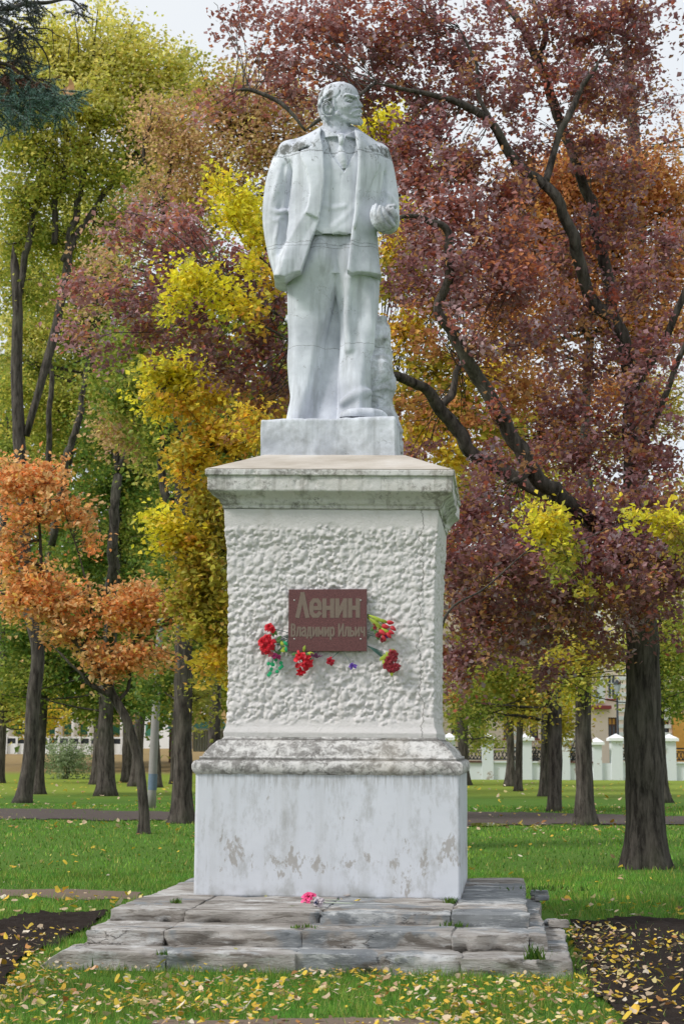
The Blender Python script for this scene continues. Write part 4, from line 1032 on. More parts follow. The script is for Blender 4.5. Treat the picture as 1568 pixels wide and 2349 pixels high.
# tufts and weeds in the joints of the steps
def tuft(px, py, z, n, h, s, c=None):
    p = G(px, py, z); x = p[0] + rng.normal(0, s, n); y = p[1] + rng.normal(0, s * .6, n)
    return x, y, np.full(n, z + .01), np.full(n, h)
T = [tuft(*a) for a in ((1036, 2072, Z1, 40, .035, .03), (700, 2128, Z2, 26, .016, .05), (1040, 2125, Z2, 36, .03, .04), (405, 2072, Z1, 30, .03, .02), (372, 2190, Z3, 12, .03, .02),
     (1225, 2200, Z3, 50, .08, .035), (1240, 2226, 0, 120, .12, .12), (560, 2215, 0, 120, .10, .12), (700, 2212, 0, 140, .09, .3), (900, 2216, 0, 150, .09, .3), (300, 2212, 0, 130, .08, .25), (1060, 2216, 0, 150, .09, .25), (1265, 2040, Z1, 60, .02, .2))]
x, y, z, h = [np.concatenate([t[i] for t in T]) for i in range(4)]
n = len(x); a = rng.uniform(0, 6.28, n); b = rng.uniform(0, 6.28, n); hh = h * rng.uniform(.5, 1.3, n); ww = .009
V = np.stack([np.stack([x - np.cos(a) * ww, y - np.sin(a) * ww, z - .012], -1), np.stack([x + np.cos(a) * ww, y + np.sin(a) * ww, z - .012], -1), np.stack([x + np.cos(b) * hh * .6, y + np.sin(b) * hh * .6, z + hh], -1)], 1).reshape(-1, 3)
tag(mesh('weeds', V, np.arange(3 * n).reshape(-1, 3), GM.m, smooth=False, attrs={'col': np.repeat(np.array([[.06, .15, .025], [.10, .18, .03], [.13, .2, .03]])[rng.integers(0, 3, n)], 3, 0)}), kind='stuff')

# ---- fallen leaves
LM = Mat('fallen_leaf', .6, .3); lc = LM.attr(); LM.color(lc); trans(LM, lc, .2)
lpal = np.array([[.84, .64, .42], [.88, .62, .07], [.82, .50, .06], [.82, .68, .30], [.66, .42, .26], [.85, .74, .58], [.55, .26, .08], [.60, .56, .12]]) * .85
lprob = [.20, .28, .14, .10, .10, .07, .06, .05]
def leaf_litter(x, y, size, name, z=None, lift=.035, seed=1, par=None):
    r = np.random.default_rng(seed); n = len(x); k = 7
    z = hgt(x, y) if z is None else z
    a0 = r.uniform(0, 6.28, n); an = np.linspace(0, 2 * np.pi, k, endpoint=False)[None] + a0[:, None]
    rad = size * (.30 + .34 * r.random((n, k))) * (.35 + 1.1 * r.random(n) ** 1.3)[:, None]; st = r.uniform(.55, 1, n)[:, None]
    u = np.cos(an) * rad; v = np.sin(an) * rad * st; curl = r.uniform(.1, .9, n)[:, None] * (u * u + .3 * v * v) / size * r.choice([-1, 1, 1], n)[:, None]
    t1 = r.normal(0, .35, n)[:, None]; t2 = r.normal(0, .35, n)[:, None]; zz = curl + u * t1 + v * t2
    c0, s0 = np.cos(a0)[:, None], np.sin(a0)[:, None]
    R_ = np.stack([x[:, None] + u * c0 - v * s0, y[:, None] + u * s0 + v * c0, zz], -1)
    zc_ = (z + r.uniform(.1, 1, n) * lift); mz = zz.min(1); R_[..., 2] += (zc_ - np.minimum(mz, 0) * .7)[:, None]
    C0 = np.stack([x, y, zc_ - np.minimum(mz, 0) * .7 + 0], -1)[:, None]
    V = np.concatenate([C0, R_], 1).reshape(-1, 3); b = np.arange(n)[:, None] * (k + 1); j = np.arange(k)[None]
    F = np.stack([b + 0 * j, b + 1 + j, b + 1 + (j + 1) % k], -1).reshape(-1, 3)
    C = lpal[r.choice(8, n, p=lprob)] * r.uniform(.65, 1.2, n)[:, None]
    return mesh(name, V, F, LM.m, par, False, attrs={'col': np.repeat(C, k + 1, 0)})
A = []
x, y = scatter(9.2, 12.6, 680); pn = fbm(np.stack([x * 2, y * 2, x * 0 + 3], -1), 3); k = ~foot(x, y, .03) & ~inpoly(x, y, soilR) & ~inpoly(x, y, soilL) & (rng.random(len(x)) < .60 + pn); A.append((x[k], y[k], .039))
x, y = scatter(9.2, 14.2, 150); k = ~foot(x, y, .04) & (inpoly(x, y, soilR) | inpoly(x, y, soilL)); A.append((x[k], y[k], .045))
x = rng.normal(0, .14, 330); t = rng.uniform(0, 1, 330); ga = G(1315, 2130)[:2]; gb = G(1400, 2330)[:2]; q = ga + (gb - ga) * t[:, None]; k = ~foot(q[:, 0] + x + .12, q[:, 1], .02); A.append(((q[:, 0] + x + .12)[k], q[k, 1], .043))
x, y = scatter(13, 19.5, 15); pn = fbm(np.stack([x * .7, y * .7, x * 0 + 8], -1), 3); k = ~foot(x, y, .03) & (rng.random(len(x)) < .4 + 1.2 * pn); A.append((x[k], y[k], .05))
x, y = scatter(15.5, 17.6, 22); k = ~foot(x, y, .03) & (np.abs(y - 16.2 + .1 * x) < .9); A.append((x[k], y[k], .07))
x, y = scatter(19.5, 48, 4); pn = fbm(np.stack([x * .25, y * .25, x * 0 + 2], -1), 3); k = rng.random(len(x)) < .45 + 1.3 * pn; A.append((x[k], y[k], .062))
x, y = scatter(31, 44, 6); k = np.abs(((y - 38) / 6)) > .55; A.append((x[k], y[k], .085))
x, y = scatter(48, 75, 1.0); A.append((x, y, .12))
xx = np.concatenate([a_[0] for a_ in A]); yy_ = np.concatenate([a_[1] for a_ in A]); ss = np.concatenate([np.full(len(a_[0]), a_[2]) for a_ in A])
tag(leaf_litter(xx, yy_, ss[:, None], 'fallen_leaves', lift=.06), kind='stuff')
for i, (px, py, z, lab) in enumerate(((610, 2060, Z1, 'pale leaf lying against the white block, left of the pink flower'), (705, 2056, Z1, 'yellow leaf behind the pink artificial rose'), (783, 2068, Z1, 'small brown leaf at the end of the pale stem'),
        (797, 2058, Z1, 'orange leaf at the foot of the white block, right of the pale flower'), (818, 2071, Z1, 'orange leaf near the front edge of the top step'), (856, 2127, Z2, 'pale leaf on the middle step'), (541, 2182, Z3, 'pale yellow leaf on the lowest step, left of centre'),
        (1013, 2176, Z3, 'small yellow leaf on the lowest step, right of centre'))):
    p = G(px, py, z); o = leaf_litter(np.array([p[0]]), np.array([p[1]]), .055, 'fallen_leaf', np.array([z + .012]), .004, 50 + i)
    q = p; me = o.data
    for v_ in me.vertices: v_.co -= Vector((p[0], p[1], z + .01))
    o.location = (p[0], p[1], z + .01); tag(o, lab, 'leaf', 'loose leaves on the steps')
# ================================================================== trees
FM = Mat('autumn_leaves', .5, .35); fc_ = FM.attr(); FM.color(fc_); trans(FM, fc_, .5)
BK = Mat('bark', .9, .15); v = BK.scaled((1, 1, .16)); n1 = BK.noise(14, 7, .72, vec=v, dist=.3); n2 = BK.noise(1.2, 4)
c = BK.mix(BK.ramp(n1, (.38, 0.0), (.62, 1.0)), (.028, .023, .020), (.135, .115, .100)); c = BK.mix(BK.ramp(n2, (.5, 0.0), (.75, .4)), c, (.13, .135, .09))
BK.color(c); BK.bump(n1, .9, .05); MBARK = BK.m
def pals(*a, k=1.0): return (np.clip(np.array([q[:3] for q in a]) * k, 0, .85), np.array([q[3] for q in a]) / sum(q[3] for q in a))
PAL = {
 'pu': pals((.34, .15, .155, .4), (.42, .235, .25, .25), (.50, .14, .09, .09), (.52, .28, .12, .18), (.50, .38, .42, .06)),
 'pr': pals((.46, .17, .135, .35), (.42, .22, .21, .32), (.68, .27, .12, .11), (.55, .36, .38, .18)),
 'gold': pals((.82, .62, .06, .4), (.74, .50, .06, .25), (.64, .56, .08, .2), (.76, .40, .08, .15)),
 'ggold': pals((.50, .44, .06, .4), (.58, .42, .05, .25), (.40, .38, .06, .25), (.55, .33, .07, .1)),
 'by': pals((.92, .78, .06, .55), (.88, .66, .06, .3), (.62, .58, .1, .15)),
 'yg': pals((.70, .66, .13, .30), (.88, .80, .30, .3), (.50, .53, .09, .2), (.90, .72, .20, .2)),
 'gy': pals((.42, .46, .08, .35), (.58, .55, .11, .25), (.30, .38, .06, .2), (.72, .62, .12, .2)),
 'gr': pals((.26, .33, .05, .4), (.36, .40, .07, .3), (.50, .47, .09, .15), (.16, .25, .045, .15)),
 'dg': pals((.13, .23, .04, .4), (.18, .27, .05, .3), (.27, .32, .05, .2), (.42, .38, .06, .1)),
 'br': pals((.62, .40, .20, .3), (.72, .52, .26, .25), (.60, .50, .12, .25), (.62, .36, .26, .2)),
 'or': pals((.95, .46, .19, .4), (.98, .58, .28, .3), (.85, .34, .12, .15), (.95, .60, .16, .15)),
 'ob': pals((.38, .17, .07, .35), (.46, .23, .08, .3), (.28, .11, .05, .2), (.5, .3, .08, .15), k=1.45),
 'ol': pals((.34, .33, .07, .4), (.42, .36, .07, .3), (.26, .27, .05, .3), k=1.4),
}
NLEAF = [0]
def leaves(blobs, lw, seed, per=26, spread=.28, twig_from=None, twigs=12):
    """blobs: (centre, radii, n, palette) -> leaf mesh arrays and twig list"""
    r = np.random.default_rng(seed); VV = []; CC = []; TW = []
    for c, rad, n, pal in blobs:
        c = np.array(c); rad = np.array(rad); n = int(n); m = max(3, int(n / per))
        d = r.normal(size=(m, 3)); d /= np.linalg.norm(d, axis=1)[:, None]; d *= (r.random(m) ** .62)[:, None] * 1.22
        cc = c + d * rad * (1 + .25 * r.normal(size=(m, 1)))
        sp = spread * r.uniform(.55, 1.4, m)
        wts = r.uniform(.3, 1.7, m); wts /= wts.sum(); idx = r.choice(m, n, p=wts)
        td = r.normal(size=(m, 3)) + (cc - c) / (np.linalg.norm(cc - c, axis=1)[:, None] + .01) * .9; td[:, 2] += .15; td /= np.linalg.norm(td, axis=1)[:, None]
        g = r.normal(size=(n, 3)) * np.array([.42, .42, .36]); tt = r.uniform(-1.5, 1.5, n)
        p = cc[idx] + g * sp[idx][:, None] + td[idx] * (tt * sp[idx])[:, None]
        p[:, 2] -= .12 * np.hypot(g[:, 0], g[:, 1]) * sp[idx]
        C, w_ = PAL[pal]; ci = r.choice(len(C), m, p=w_); ci2 = r.choice(len(C), n, p=w_); use = r.random(n) < .55
        col_ = np.where(use[:, None], C[ci[idx]], C[ci2]) * (r.uniform(.78, 1.2, m)[idx] * r.uniform(.75, 1.25, n))[:, None]
        L = lw * r.uniform(.65, 1.25, n); Wd = L * r.uniform(.55, .85, n)
        a = r.normal(size=(n, 3)); a[:, 2] = a[:, 2] * .6 - .35; a /= np.linalg.norm(a, axis=1)[:, None]
        nn_ = r.normal(size=(n, 3)); nn_[:, 2] = np.abs(nn_[:, 2]) + .5; b = np.cross(nn_, a); b /= np.linalg.norm(b, axis=1)[:, None] + 1e-9; up = np.cross(a, b)
        q0 = p - a * (L / 2)[:, None]; q2 = p + a * (L / 2)[:, None]; mid = p - a * (L * .08)[:, None] + up * (Wd * .18)[:, None]
        q1 = mid + b * (Wd / 2)[:, None]; q3 = mid - b * (Wd / 2)[:, None]
        VV.append(np.stack([q0, q1, q2, q3], 1).reshape(-1, 3)); CC.append(np.repeat(col_, 4, 0)); NLEAF[0] += n
        if twig_from is not None:
            for k in r.choice(m, min(m, twigs), replace=False):
                s = twig_from(c, cc[k], r)
                if s is not None: TW.append((s, c, cc[k]))
    V = np.concatenate(VV); n = len(V) // 4; b = np.arange(n)[:, None] * 4
    F = np.concatenate([b + np.array([0, 1, 2]), b + np.array([0, 2, 3])])
    return V, F, np.concatenate(CC), TW
def bark_tube(path, rad, sides, flare=0, seed=0):
    n = max(8, len(path) * 5); q = smooth_path(np.concatenate([path, np.array(rad)[:, None]], 1), n)
    p, r = q[:, :3], np.maximum(q[:, 3], .004)
    r[-1] = .004; r[-2] *= .6
    wob = np.stack([fbm(p * 2.2 + seed * 3.1 + 7 * q_, 3) for q_ in range(3)], -1); p = p + wob * ((r * 1.3 + .012) if not flare else r * .18)[:, None] * np.clip(np.arange(n) / 5, 0, 1)[:, None]
    V, F = tube(p, r, sides, True)
    k = n * sides; ang = np.tile(np.arange(sides) / sides * 2 * np.pi, n)
    cen = np.repeat(p, sides, 0); d = V[:k] - cen; z = cen[:, 2] - p[0, 2]
    s = 1 + .16 * fbm(V[:k] * np.array([5, 5, .8]) + seed, 3) + .05 * fbm(V[:k] * np.array([22, 22, 2]) + seed, 3)
    if flare: s = s + flare * np.exp(-z / (r[0] * 1.5)) * (1 + .8 * np.sin(ang * 5 + seed) + .4 * np.sin(ang * 3 + 2 * seed))
    V[:k] = cen + d * s[:, None]
    return V, F
def tree(name, label, cat, Y, stems, blobs, leaf=.09, seed=0, group=None, per=26, spread=.28, twigs=12, flare=.55, twr=.012, sides=12, mbark=None, base=None):
    """stems: lists of (px, py, dY, radius px); the first one is the trunk. blobs: (px, py, rx px, ry px, dY, depth m, leaves, palette)"""
    S = []
    for st in stems:
        pts = []; rad = []
        for px, py, dy, r in st:
            pts.append(P(px, py, Y + dy)); rad.append(r * (Y + dy) / FPX)
        S.append((np.array(pts), rad))
    b0_ = S[0][0][0].copy(); b0_[2] = hgt(b0_[0], b0_[1])
    S[0][0][0, 2] = b0_[2] - .08
    t = thing(name, label, cat, b0_, group)
    for i, (pt, rad) in enumerate(S):
        V, F = bark_tube(pt, rad, sides if i == 0 else 8, flare if i == 0 else 0, seed + i)
        mb = MB(); mb.add(V, F); mb.build('trunk' if i == 0 else 'limb', mbark or MBARK, t, True)
    allp = np.concatenate([smooth_path(p_, 24) for p_, _ in S])
    def tf(c, q, r):
        d = np.linalg.norm(allp - c, axis=1); return allp[np.argmin(d + r.uniform(0, .5, len(d)))]
    B = [(P(px, py, Y + dy), (rx * (Y + dy) / FPX, dep, ry * (Y + dy) / FPX), n * 1.0, pal) for px, py, rx, ry, dy, dep, n, pal in blobs]
    V, F, C, TW = leaves(B, leaf, seed, per, spread, tf, twigs)
    tag(mesh('crown', V, F, FM.m, t, False, attrs={'col': C}), kind='stuff')
    mb = MB(); r = np.random.default_rng(seed + 5); lim_ = Y * .075
    for s, c, q in TW:
        L = np.linalg.norm(q - s) + .01
        if L > max(1.6, lim_): continue
        mid = s + (q - s) * .5 + r.normal(0, .10, 3) * L * .5; e = q + (q - s) / L * .3
        p = smooth_path([s, mid, q, e], 7) + r.normal(0, .012, (7, 3)) * min(L, 2); k = min(1.6, .5 + L * .35)
        V, F = tube(p, np.linspace(twr * k, .003, 7), 4, False); mb.add(V, F)
    if mb.V: tag(mb.build('branches', mbark or MBARK, t, True), kind='stuff')
    return t
def Yg(py): return G(784, py)[1]
# ---- the great purple-leaved tree on the right, its limbs reaching behind the statue
Y0 = Yg(1988)
st = [[(1477, 1990, 0, 46), (1476, 1900, 0, 40), (1474, 1750, 0, 41), (1473, 1600, 0, 38), (1470, 1480, 0, 36), (1462, 1350, -.2, 34), (1440, 1240, -.5, 30)],
 [(1462, 1350, -.2, 26), (1420, 1260, -.8, 22), (1360, 1200, -1.2, 20), (1300, 1160, -1.5, 19), (1215, 1075, -1.8, 19), (1150, 960, -2, 18), (1085, 860, -2.2, 17), (1040, 775, -2.4, 14), (1008, 712, -2.5, 11), (1032, 640, -2.6, 11), (1030, 560, -2.7, 10), (1012, 520, -2.75, 9), (985, 508, -2.8, 7.5), (940, 498, -2.9, 6), (905, 503, -3, 5), (850, 515, -3.2, 3)],
 [(1300, 1160, -1.4, 16), (1160, 1090, -1.2, 16), (1100, 1050, -1.2, 16), (1050, 990, -1.3, 16), (1010, 930, -1.5, 16), (975, 890, -1.6, 13), (915, 868, -1.8, 11), (840, 850, -2, 7), (740, 800, -2.2, 4)],
 [(1010, 930, -1.4, 10), (1035, 900, -1.3, 9), (1045, 860, -1.2, 7), (1058, 820, -1, 5)],
 [(1440, 1240, -.5, 24), (1450, 1050, -.2, 20), (1440, 850, 0, 18), (1420, 750, 0, 17), (1360, 680, 0, 15), (1310, 560, -.3, 14), (1265, 450, -.5, 13), (1190, 380, -.6, 12), (1130, 285, -.8, 11), (1065, 245, -1, 9), (960, 212, -1.2, 6), (860, 190, -1.4, 4)],
 [(1250, 420, -.5, 9), (1275, 340, -.3, 8), (1290, 285, -.2, 8), (1330, 200, 0, 7), (1355, 165, 0, 5), (1370, 140, 0, 4)],
 [(1440, 850, 0, 15), (1405, 700, .5, 14), (1385, 600, .8, 14), (1360, 480, 1, 14), (1330, 400, 1, 12), (1270, 250, 1, 12), (1235, 150, 1, 11), (1190, 60, 1, 9), (1120, -30, 1, 7)],
 [(1235, 150, 1, 8), (1250, 60, 1, 8), (1205, -20, 1, 6)],
 [(1130, 285, -.8, 5), (1100, 230, -.8, 5), (1090, 150, -.8, 4), (1050, 60, -.8, 3)],
 [(1215, 1075, -1.8, 9), (1190, 1100, -2, 8), (1170, 1103, -2.1, 6)],
 [(1450, 1050, -.2, 10), (1500, 950, -.5, 8), (1560, 820, -.8, 6), (1600, 700, -1, 4)],
 [(740, 800, -2.2, 4), (690, 760, -2.4, 3.4), (600, 700, -2.6, 2.8), (500, 640, -2.8, 2)],
 [(700, 300, -2, 3), (650, 240, -2, 5), (590, 212, -2, 5), (540, 205, -2, 3)], [(860, 190, -1.4, 4), (780, 250, -1.8, 5), (700, 300, -2, 5)],
 [(1450, 900, -.2, 10), (1520, 780, -.3, 9), (1568, 660, -.4, 8), (1620, 560, -.4, 6)]]
bl = []
for px, py, rx, ry, dy, n, p_ in (
  # lower right mass
  (1180, 1290, 120, 90, -2.5, 3400, 'pu'), (1400, 1290, 150, 100, -2, 4200, 'pu'), (1090, 1180, 80, 80, -2, 2200, 'pu'), (1540, 1280, 90, 110, -1.5, 2600, 'pu'), (1110, 1400, 95, 80, -1.5, 2800, 'pu'), (1060, 1510, 45, 90, -1, 1500, 'pu'),
  (1290, 1400, 140, 70, -1.5, 3200, 'pu'), (1450, 1400, 120, 70, -1, 2200, 'pu'), (1200, 1470, 80, 45, 0, 1300, 'pu'), (1440, 1170, 140, 80, -1.5, 3200, 'pu'), (1290, 1180, 90, 60, -.5, 1800, 'pu'), (1040, 1290, 40, 90, -1.8, 1300, 'pu'),
  (1480, 1060, 110, 80, -1, 2600, 'pu'), (1330, 1060, 110, 70, -.5, 2200, 'pu'), (1140, 1060, 70, 60, -1.5, 1100, 'pu'), (1300, 960, 110, 70, -1, 2000, 'pu'), (1480, 930, 110, 80, -1.3, 2600, 'pu'), (1390, 1490, 50, 25, -.5, 300, 'pu'), (1250, 1540, 30, 40, 0, 350, 'pu'),
  # middle
  (1180, 900, 90, 60, -1, 1200, 'ob'), (1080, 820, 80, 60, -1, 900, 'ob'), (1350, 850, 120, 70, -.5, 2000, 'pu'), (1500, 790, 100, 70, -1, 1900, 'pu'), (1200, 770, 100, 60, -1.3, 1500, 'pu'), (960, 780, 60, 60, -1.5, 700, 'ob'), (1050, 700, 90, 60, -1.5, 1200, 'pu'),
  (940, 930, 60, 50, -1, 650, 'ob'), (1060, 950, 60, 60, -.5, 600, 'ob'), (960, 1020, 50, 40, -.5, 500, 'pu'), (1180, 650, 110, 60, -1.6, 1900, 'pr'), (960, 560, 70, 60, -1.8, 1000, 'pu'), (1060, 600, 80, 50, -1.8, 1300, 'pu'), (950, 660, 60, 45, -1.5, 650, 'pu'),
  (1040, 480, 90, 55, -1.8, 1500, 'pr'), (960, 420, 65, 60, -1.6, 1100, 'pr'), (1150, 540, 90, 60, -1.5, 1500, 'pr'), (1060, 380, 90, 50, -1.4, 1500, 'pu'), (1160, 450, 80, 60, -1, 1200, 'pu'), (1330, 720, 90, 50, -.3, 1200, 'pu'), (1460, 660, 90, 50, -.5, 1100, 'pu'),
  (1300, 600, 80, 60, .2, 900, 'pu'), (920, 340, 60, 40, -1.6, 700, 'pu'), (980, 300, 80, 40, -1.3, 1000, 'pu'), (1230, 330, 60, 50, -.5, 500, 'pu'), (1340, 330, 80, 60, 0, 1100, 'pu'), (1440, 400, 70, 50, 0, 800, 'pu'), (1400, 520, 90, 50, 0, 900, 'pu'), (1530, 560, 60, 60, -.3, 800, 'pu'),
  # top
  (1340, 200, 110, 60, 0, 2200, 'pu'), (1440, 230, 70, 55, .3, 1300, 'pu'), (1450, 120, 90, 60, .3, 2000, 'pu'), (1330, 90, 100, 60, .3, 2200, 'pu'), (1220, 80, 70, 60, .3, 1000, 'pu'), (1430, 20, 110, 50, 0, 2000, 'pu'), (1290, 10, 90, 40, 0, 1300, 'pu'), (1200, 190, 60, 50, .3, 600, 'pu'), (1180, 260, 70, 40, 0, 700, 'pu'), (1140, 30, 70, 40, 0, 600, 'pu'),
  (1040, 130, 80, 55, -.7, 1400, 'pu'), (960, 70, 90, 55, -.8, 1700, 'pu'), (880, 130, 90, 55, -1, 1800, 'pu'), (780, 80, 80, 50, -1, 1500, 'pr'), (690, 70, 70, 45, -1.2, 1200, 'pr'), (590, 60, 55, 30, -1.5, 600, 'pr'), (520, 40, 45, 22, -1.5, 350, 'pr'), (650, 20, 80, 30, -1.3, 900, 'pr'), (800, 10, 90, 30, -1, 1100, 'pr'),
  (950, 5, 90, 30, -.8, 1000, 'pu'), (940, 210, 90, 45, -1, 1300, 'pu'), (1040, 220, 80, 45, -.8, 1100, 'pu'), (830, 210, 60, 35, -1.3, 600, 'pu'), (750, 160, 70, 45, -1.3, 900, 'pr'), (660, 150, 60, 45, -1.5, 800, 'pr'), (600, 130, 40, 40, -1.5, 350, 'pr'), (640, 215, 45, 28, -1.8, 330, 'pr'), (530, 225, 60, 22, -2, 330, 'pr'), (465, 255, 40, 20, -2, 160, 'pr'), (680, 210, 50, 40, -1.8, 600, 'pr'),
  (1100, 190, 50, 40, -.8, 450, 'pu'), (1120, 130, 40, 40, -.5, 300, 'pu'),
  # left, low behind the statue
  (630, 620, 40, 45, -2.3, 600, 'pr'), (580, 590, 40, 25, -2.5, 350, 'pr'), (440, 510, 55, 30, -2.6, 500, 'pr'), (330, 500, 60, 30, -2.8, 480, 'pr'), (400, 560, 70, 40, -2.7, 800, 'pr'), (290, 540, 50, 28, -2.9, 300, 'pr'), (560, 660, 75, 50, -2.3, 1200, 'pu'), (470, 640, 70, 45, -2.5, 900, 'pr'),
  (370, 650, 70, 40, -2.6, 700, 'pr'), (280, 690, 70, 35, -2.8, 600, 'pu'), (190, 660, 50, 40, -2.8, 420, 'pr'), (180, 770, 55, 30, -2.8, 350, 'pu'), (330, 750, 80, 40, -2.6, 900, 'pu'), (450, 740, 80, 50, -2.4, 1200, 'pu'), (590, 770, 65, 60, -2.2, 1300, 'pu'), (560, 860, 70, 40, -2.2, 900, 'pu'), (480, 820, 70, 30, -2.3, 650, 'pu'),
  (640, 870, 40, 60, -2, 700, 'pu'), (600, 940, 50, 40, -2, 450, 'ob'), (620, 690, 50, 60, -2.2, 900, 'pu'), (230, 810, 50, 25, -2.7, 250, 'pu'), (1050, 610, 50, 50, -3.2, 520, 'pu'), (1100, 800, 40, 50, -3.0, 380, 'pu'), (1045, 730, 40, 40, -3.1, 340, 'pr'), (1150, 930, 40, 40, -2.8, 300, 'pu'), (1230, 1040, 50, 40, -2.6, 450, 'pu'), (960, 500, 40, 25, -3.4, 220, 'pr'), (570, 980, 40, 30, -1.9, 250, 'ob')):
    left = (1.0 if px > 720 else .66) * (.50 if 660 < py < 1110 and px > 900 else 1) * (.70 if py < 300 else 1) * (.8 if py > 1110 else 1) * .88
    dy = dy + (.45 if py < 1110 else .2)
    bl.append((px, py, rx * .95, ry * 1.0, dy, .35 + .004 * rx, n * 1.12 * left, p_))
tree('purple_tree', 'great purple-leaved tree with thick ridged trunk, its dark limbs reaching behind the statue', 'tree', Y0, st, bl, .078, 21, per=26, spread=.17, twigs=5, flare=.34, twr=.007, sides=40)

# ---- golden oak close behind the pedestal on the left
st = [[(640, 1955, 0, 15), (640, 1700, 0, 14), (636, 1400, .2, 12), (628, 1100, .3, 10), (620, 850, .3, 7), (600, 600, .3, 4), (585, 470, .3, 2)], [(636, 1400, .2, 7), (560, 1300, .1, 5), (470, 1230, 0, 3), (400, 1215, 0, 2)], [(628, 1100, .3, 6), (560, 1060, .2, 5), (480, 1010, 0, 3)],
      [(620, 850, .3, 5), (520, 840, .2, 4), (400, 860, 0, 2)], [(636, 1450, .2, 5), (560, 1450, 0, 4), (480, 1500, 0, 2)], [(600, 600, .3, 4), (700, 560, .3, 3), (820, 500, .4, 3), (930, 480, .5, 2)], [(628, 1050, .2, 5), (760, 900, .4, 5), (900, 850, .5, 4), (1020, 980, .6, 3)]]
bl = []
for px, py, rx, ry, n, p_, *dd_ in ((560, 500, 50, 40, 300, 'by'), (470, 650, 60, 38, 300, 'by'), (370, 860, 40, 22, 260, 'by'), (430, 850, 60, 38, 600, 'by'), (350, 925, 35, 15, 150, 'by'), (420, 925, 45, 28, 300, 'gold'), (490, 900, 45, 25, 240, 'gold'),
   (440, 1045, 60, 32, 480, 'gold'), (500, 990, 55, 30, 400, 'gold'), (540, 1010, 50, 30, 280, 'gold'), (430, 1100, 30, 18, 120, 'gold'), (400, 1215, 68, 24, 420, 'by'), (360, 1190, 28, 14, 80, 'by'), (440, 1250, 55, 25, 300, 'gold'), (480, 1160, 42, 45, 480, 'ggold'), (500, 1220, 35, 40, 300, 'ggold'), (460, 1320, 65, 45, 620, 'ggold'), (500, 1380, 50, 45, 450, 'ggold'), (430, 1370, 50, 40, 380, 'ggold'), (470, 1430, 55, 35, 350, 'ggold'),
   (495, 1530, 35, 40, 280, 'gold'), (505, 1470, 25, 30, 150, 'ggold'), (560, 1100, 60, 30, 200, 'gold'),
   (880, 285, 55, 38, 420, 'by'), (840, 310, 40, 25, 200, 'by'), (920, 330, 35, 22, 120, 'gold'), (1010, 395, 20, 15, 60, 'by'), (930, 480, 40, 30, 150, 'by'), (900, 560, 45, 40, 220, 'gold'), (940, 620, 60, 50, 420, 'ggold'), (890, 660, 40, 40, 200, 'ggold'), (1010, 700, 70, 35, 260, 'gold'), (920, 760, 60, 50, 380, 'gold'), (1000, 850, 80, 50, 450, 'ggold'), (930, 900, 50, 40, 220, 'ggold'), (1060, 930, 70, 60, 480, 'ggold'), (1120, 860, 60, 50, 300, 'gold'), (960, 980, 60, 60, 330, 'gold'), (1040, 1060, 60, 45, 280, 'gold'), (1150, 980, 60, 50, 280, 'ggold')):
    bl.append((px, py, rx * .9, ry * .85, dd_[0] if dd_ else 0, .5, n * (2.0 if not dd_ else 1.5), p_))
tree('oak_tree', 'golden yellow oak spreading out on both sides behind the pedestal', 'tree', 25.0, st, bl, .10, 33, per=20, spread=.20, twigs=12, twr=.010)

def near(name, label, Y, stems, blobs, seed):
    tree(name, label, 'tree', Y, [[(a, b, 0, r) for a, b, r in l] for l in stems], [(a, b, rx * .9, ry * .9, 0, .32, n * 1.9, p_) for a, b, rx, ry, n, p_ in blobs], .07, seed, None, 22, .14, 5, .3, .006)
near('young_maple', 'young bright yellow maple mostly hidden by the pedestal, its leaves showing left of the statue', 18.2,
  [[(700, 2010, 9), (700, 1700, 8), (705, 1300, 7), (715, 1000, 6), (700, 800, 5), (650, 640, 3), (575, 520, 2)], [(700, 800, 3), (560, 720, 2.4), (500, 660, 1.6), (450, 640, 1)], [(650, 640, 2.4), (550, 540, 1.6), (515, 450, 1)], [(715, 1000, 3), (610, 960, 2), (550, 920, 1)]],
  [(548, 480, 55, 42, 480, 'by'), (505, 430, 30, 25, 130, 'by'), (595, 540, 38, 28, 230, 'by'), (575, 600, 30, 25, 120, 'by'), (455, 650, 60, 34, 380, 'by'), (410, 700, 40, 20, 150, 'by'), (520, 690, 45, 35, 240, 'by'), (570, 720, 35, 35, 150, 'gold'), (620, 650, 30, 40, 120, 'gold'), (560, 960, 45, 30, 160, 'gold'), (600, 1000, 35, 30, 140, 'gold')], 34)
near('young_maple', 'young maple mostly hidden by the pedestal, yellow-green sprays among the purple leaves on the right', 17.4,
  [[(1000, 2020, 8), (1002, 1800, 7), (1005, 1500, 6), (1030, 1400, 3), (1110, 1350, 2.2), (1200, 1270, 1.8), (1265, 1225, 1)], [(1200, 1270, 1.6), (1330, 1240, 1.4), (1430, 1200, 1.2), (1540, 1190, 1)]],
  [(1262, 1212, 40, 28, 420, 'by'), (1245, 1195, 25, 16, 120, 'by'), (1282, 1262, 26, 20, 170, 'ggold'), (1300, 1300, 18, 20, 70, 'gy'), (1460, 1180, 30, 12, 70, 'by'), (1530, 1190, 35, 18, 170, 'by'), (1555, 1240, 26, 22, 130, 'ggold'), (1340, 1345, 26, 14, 60, 'ggold')], 35)

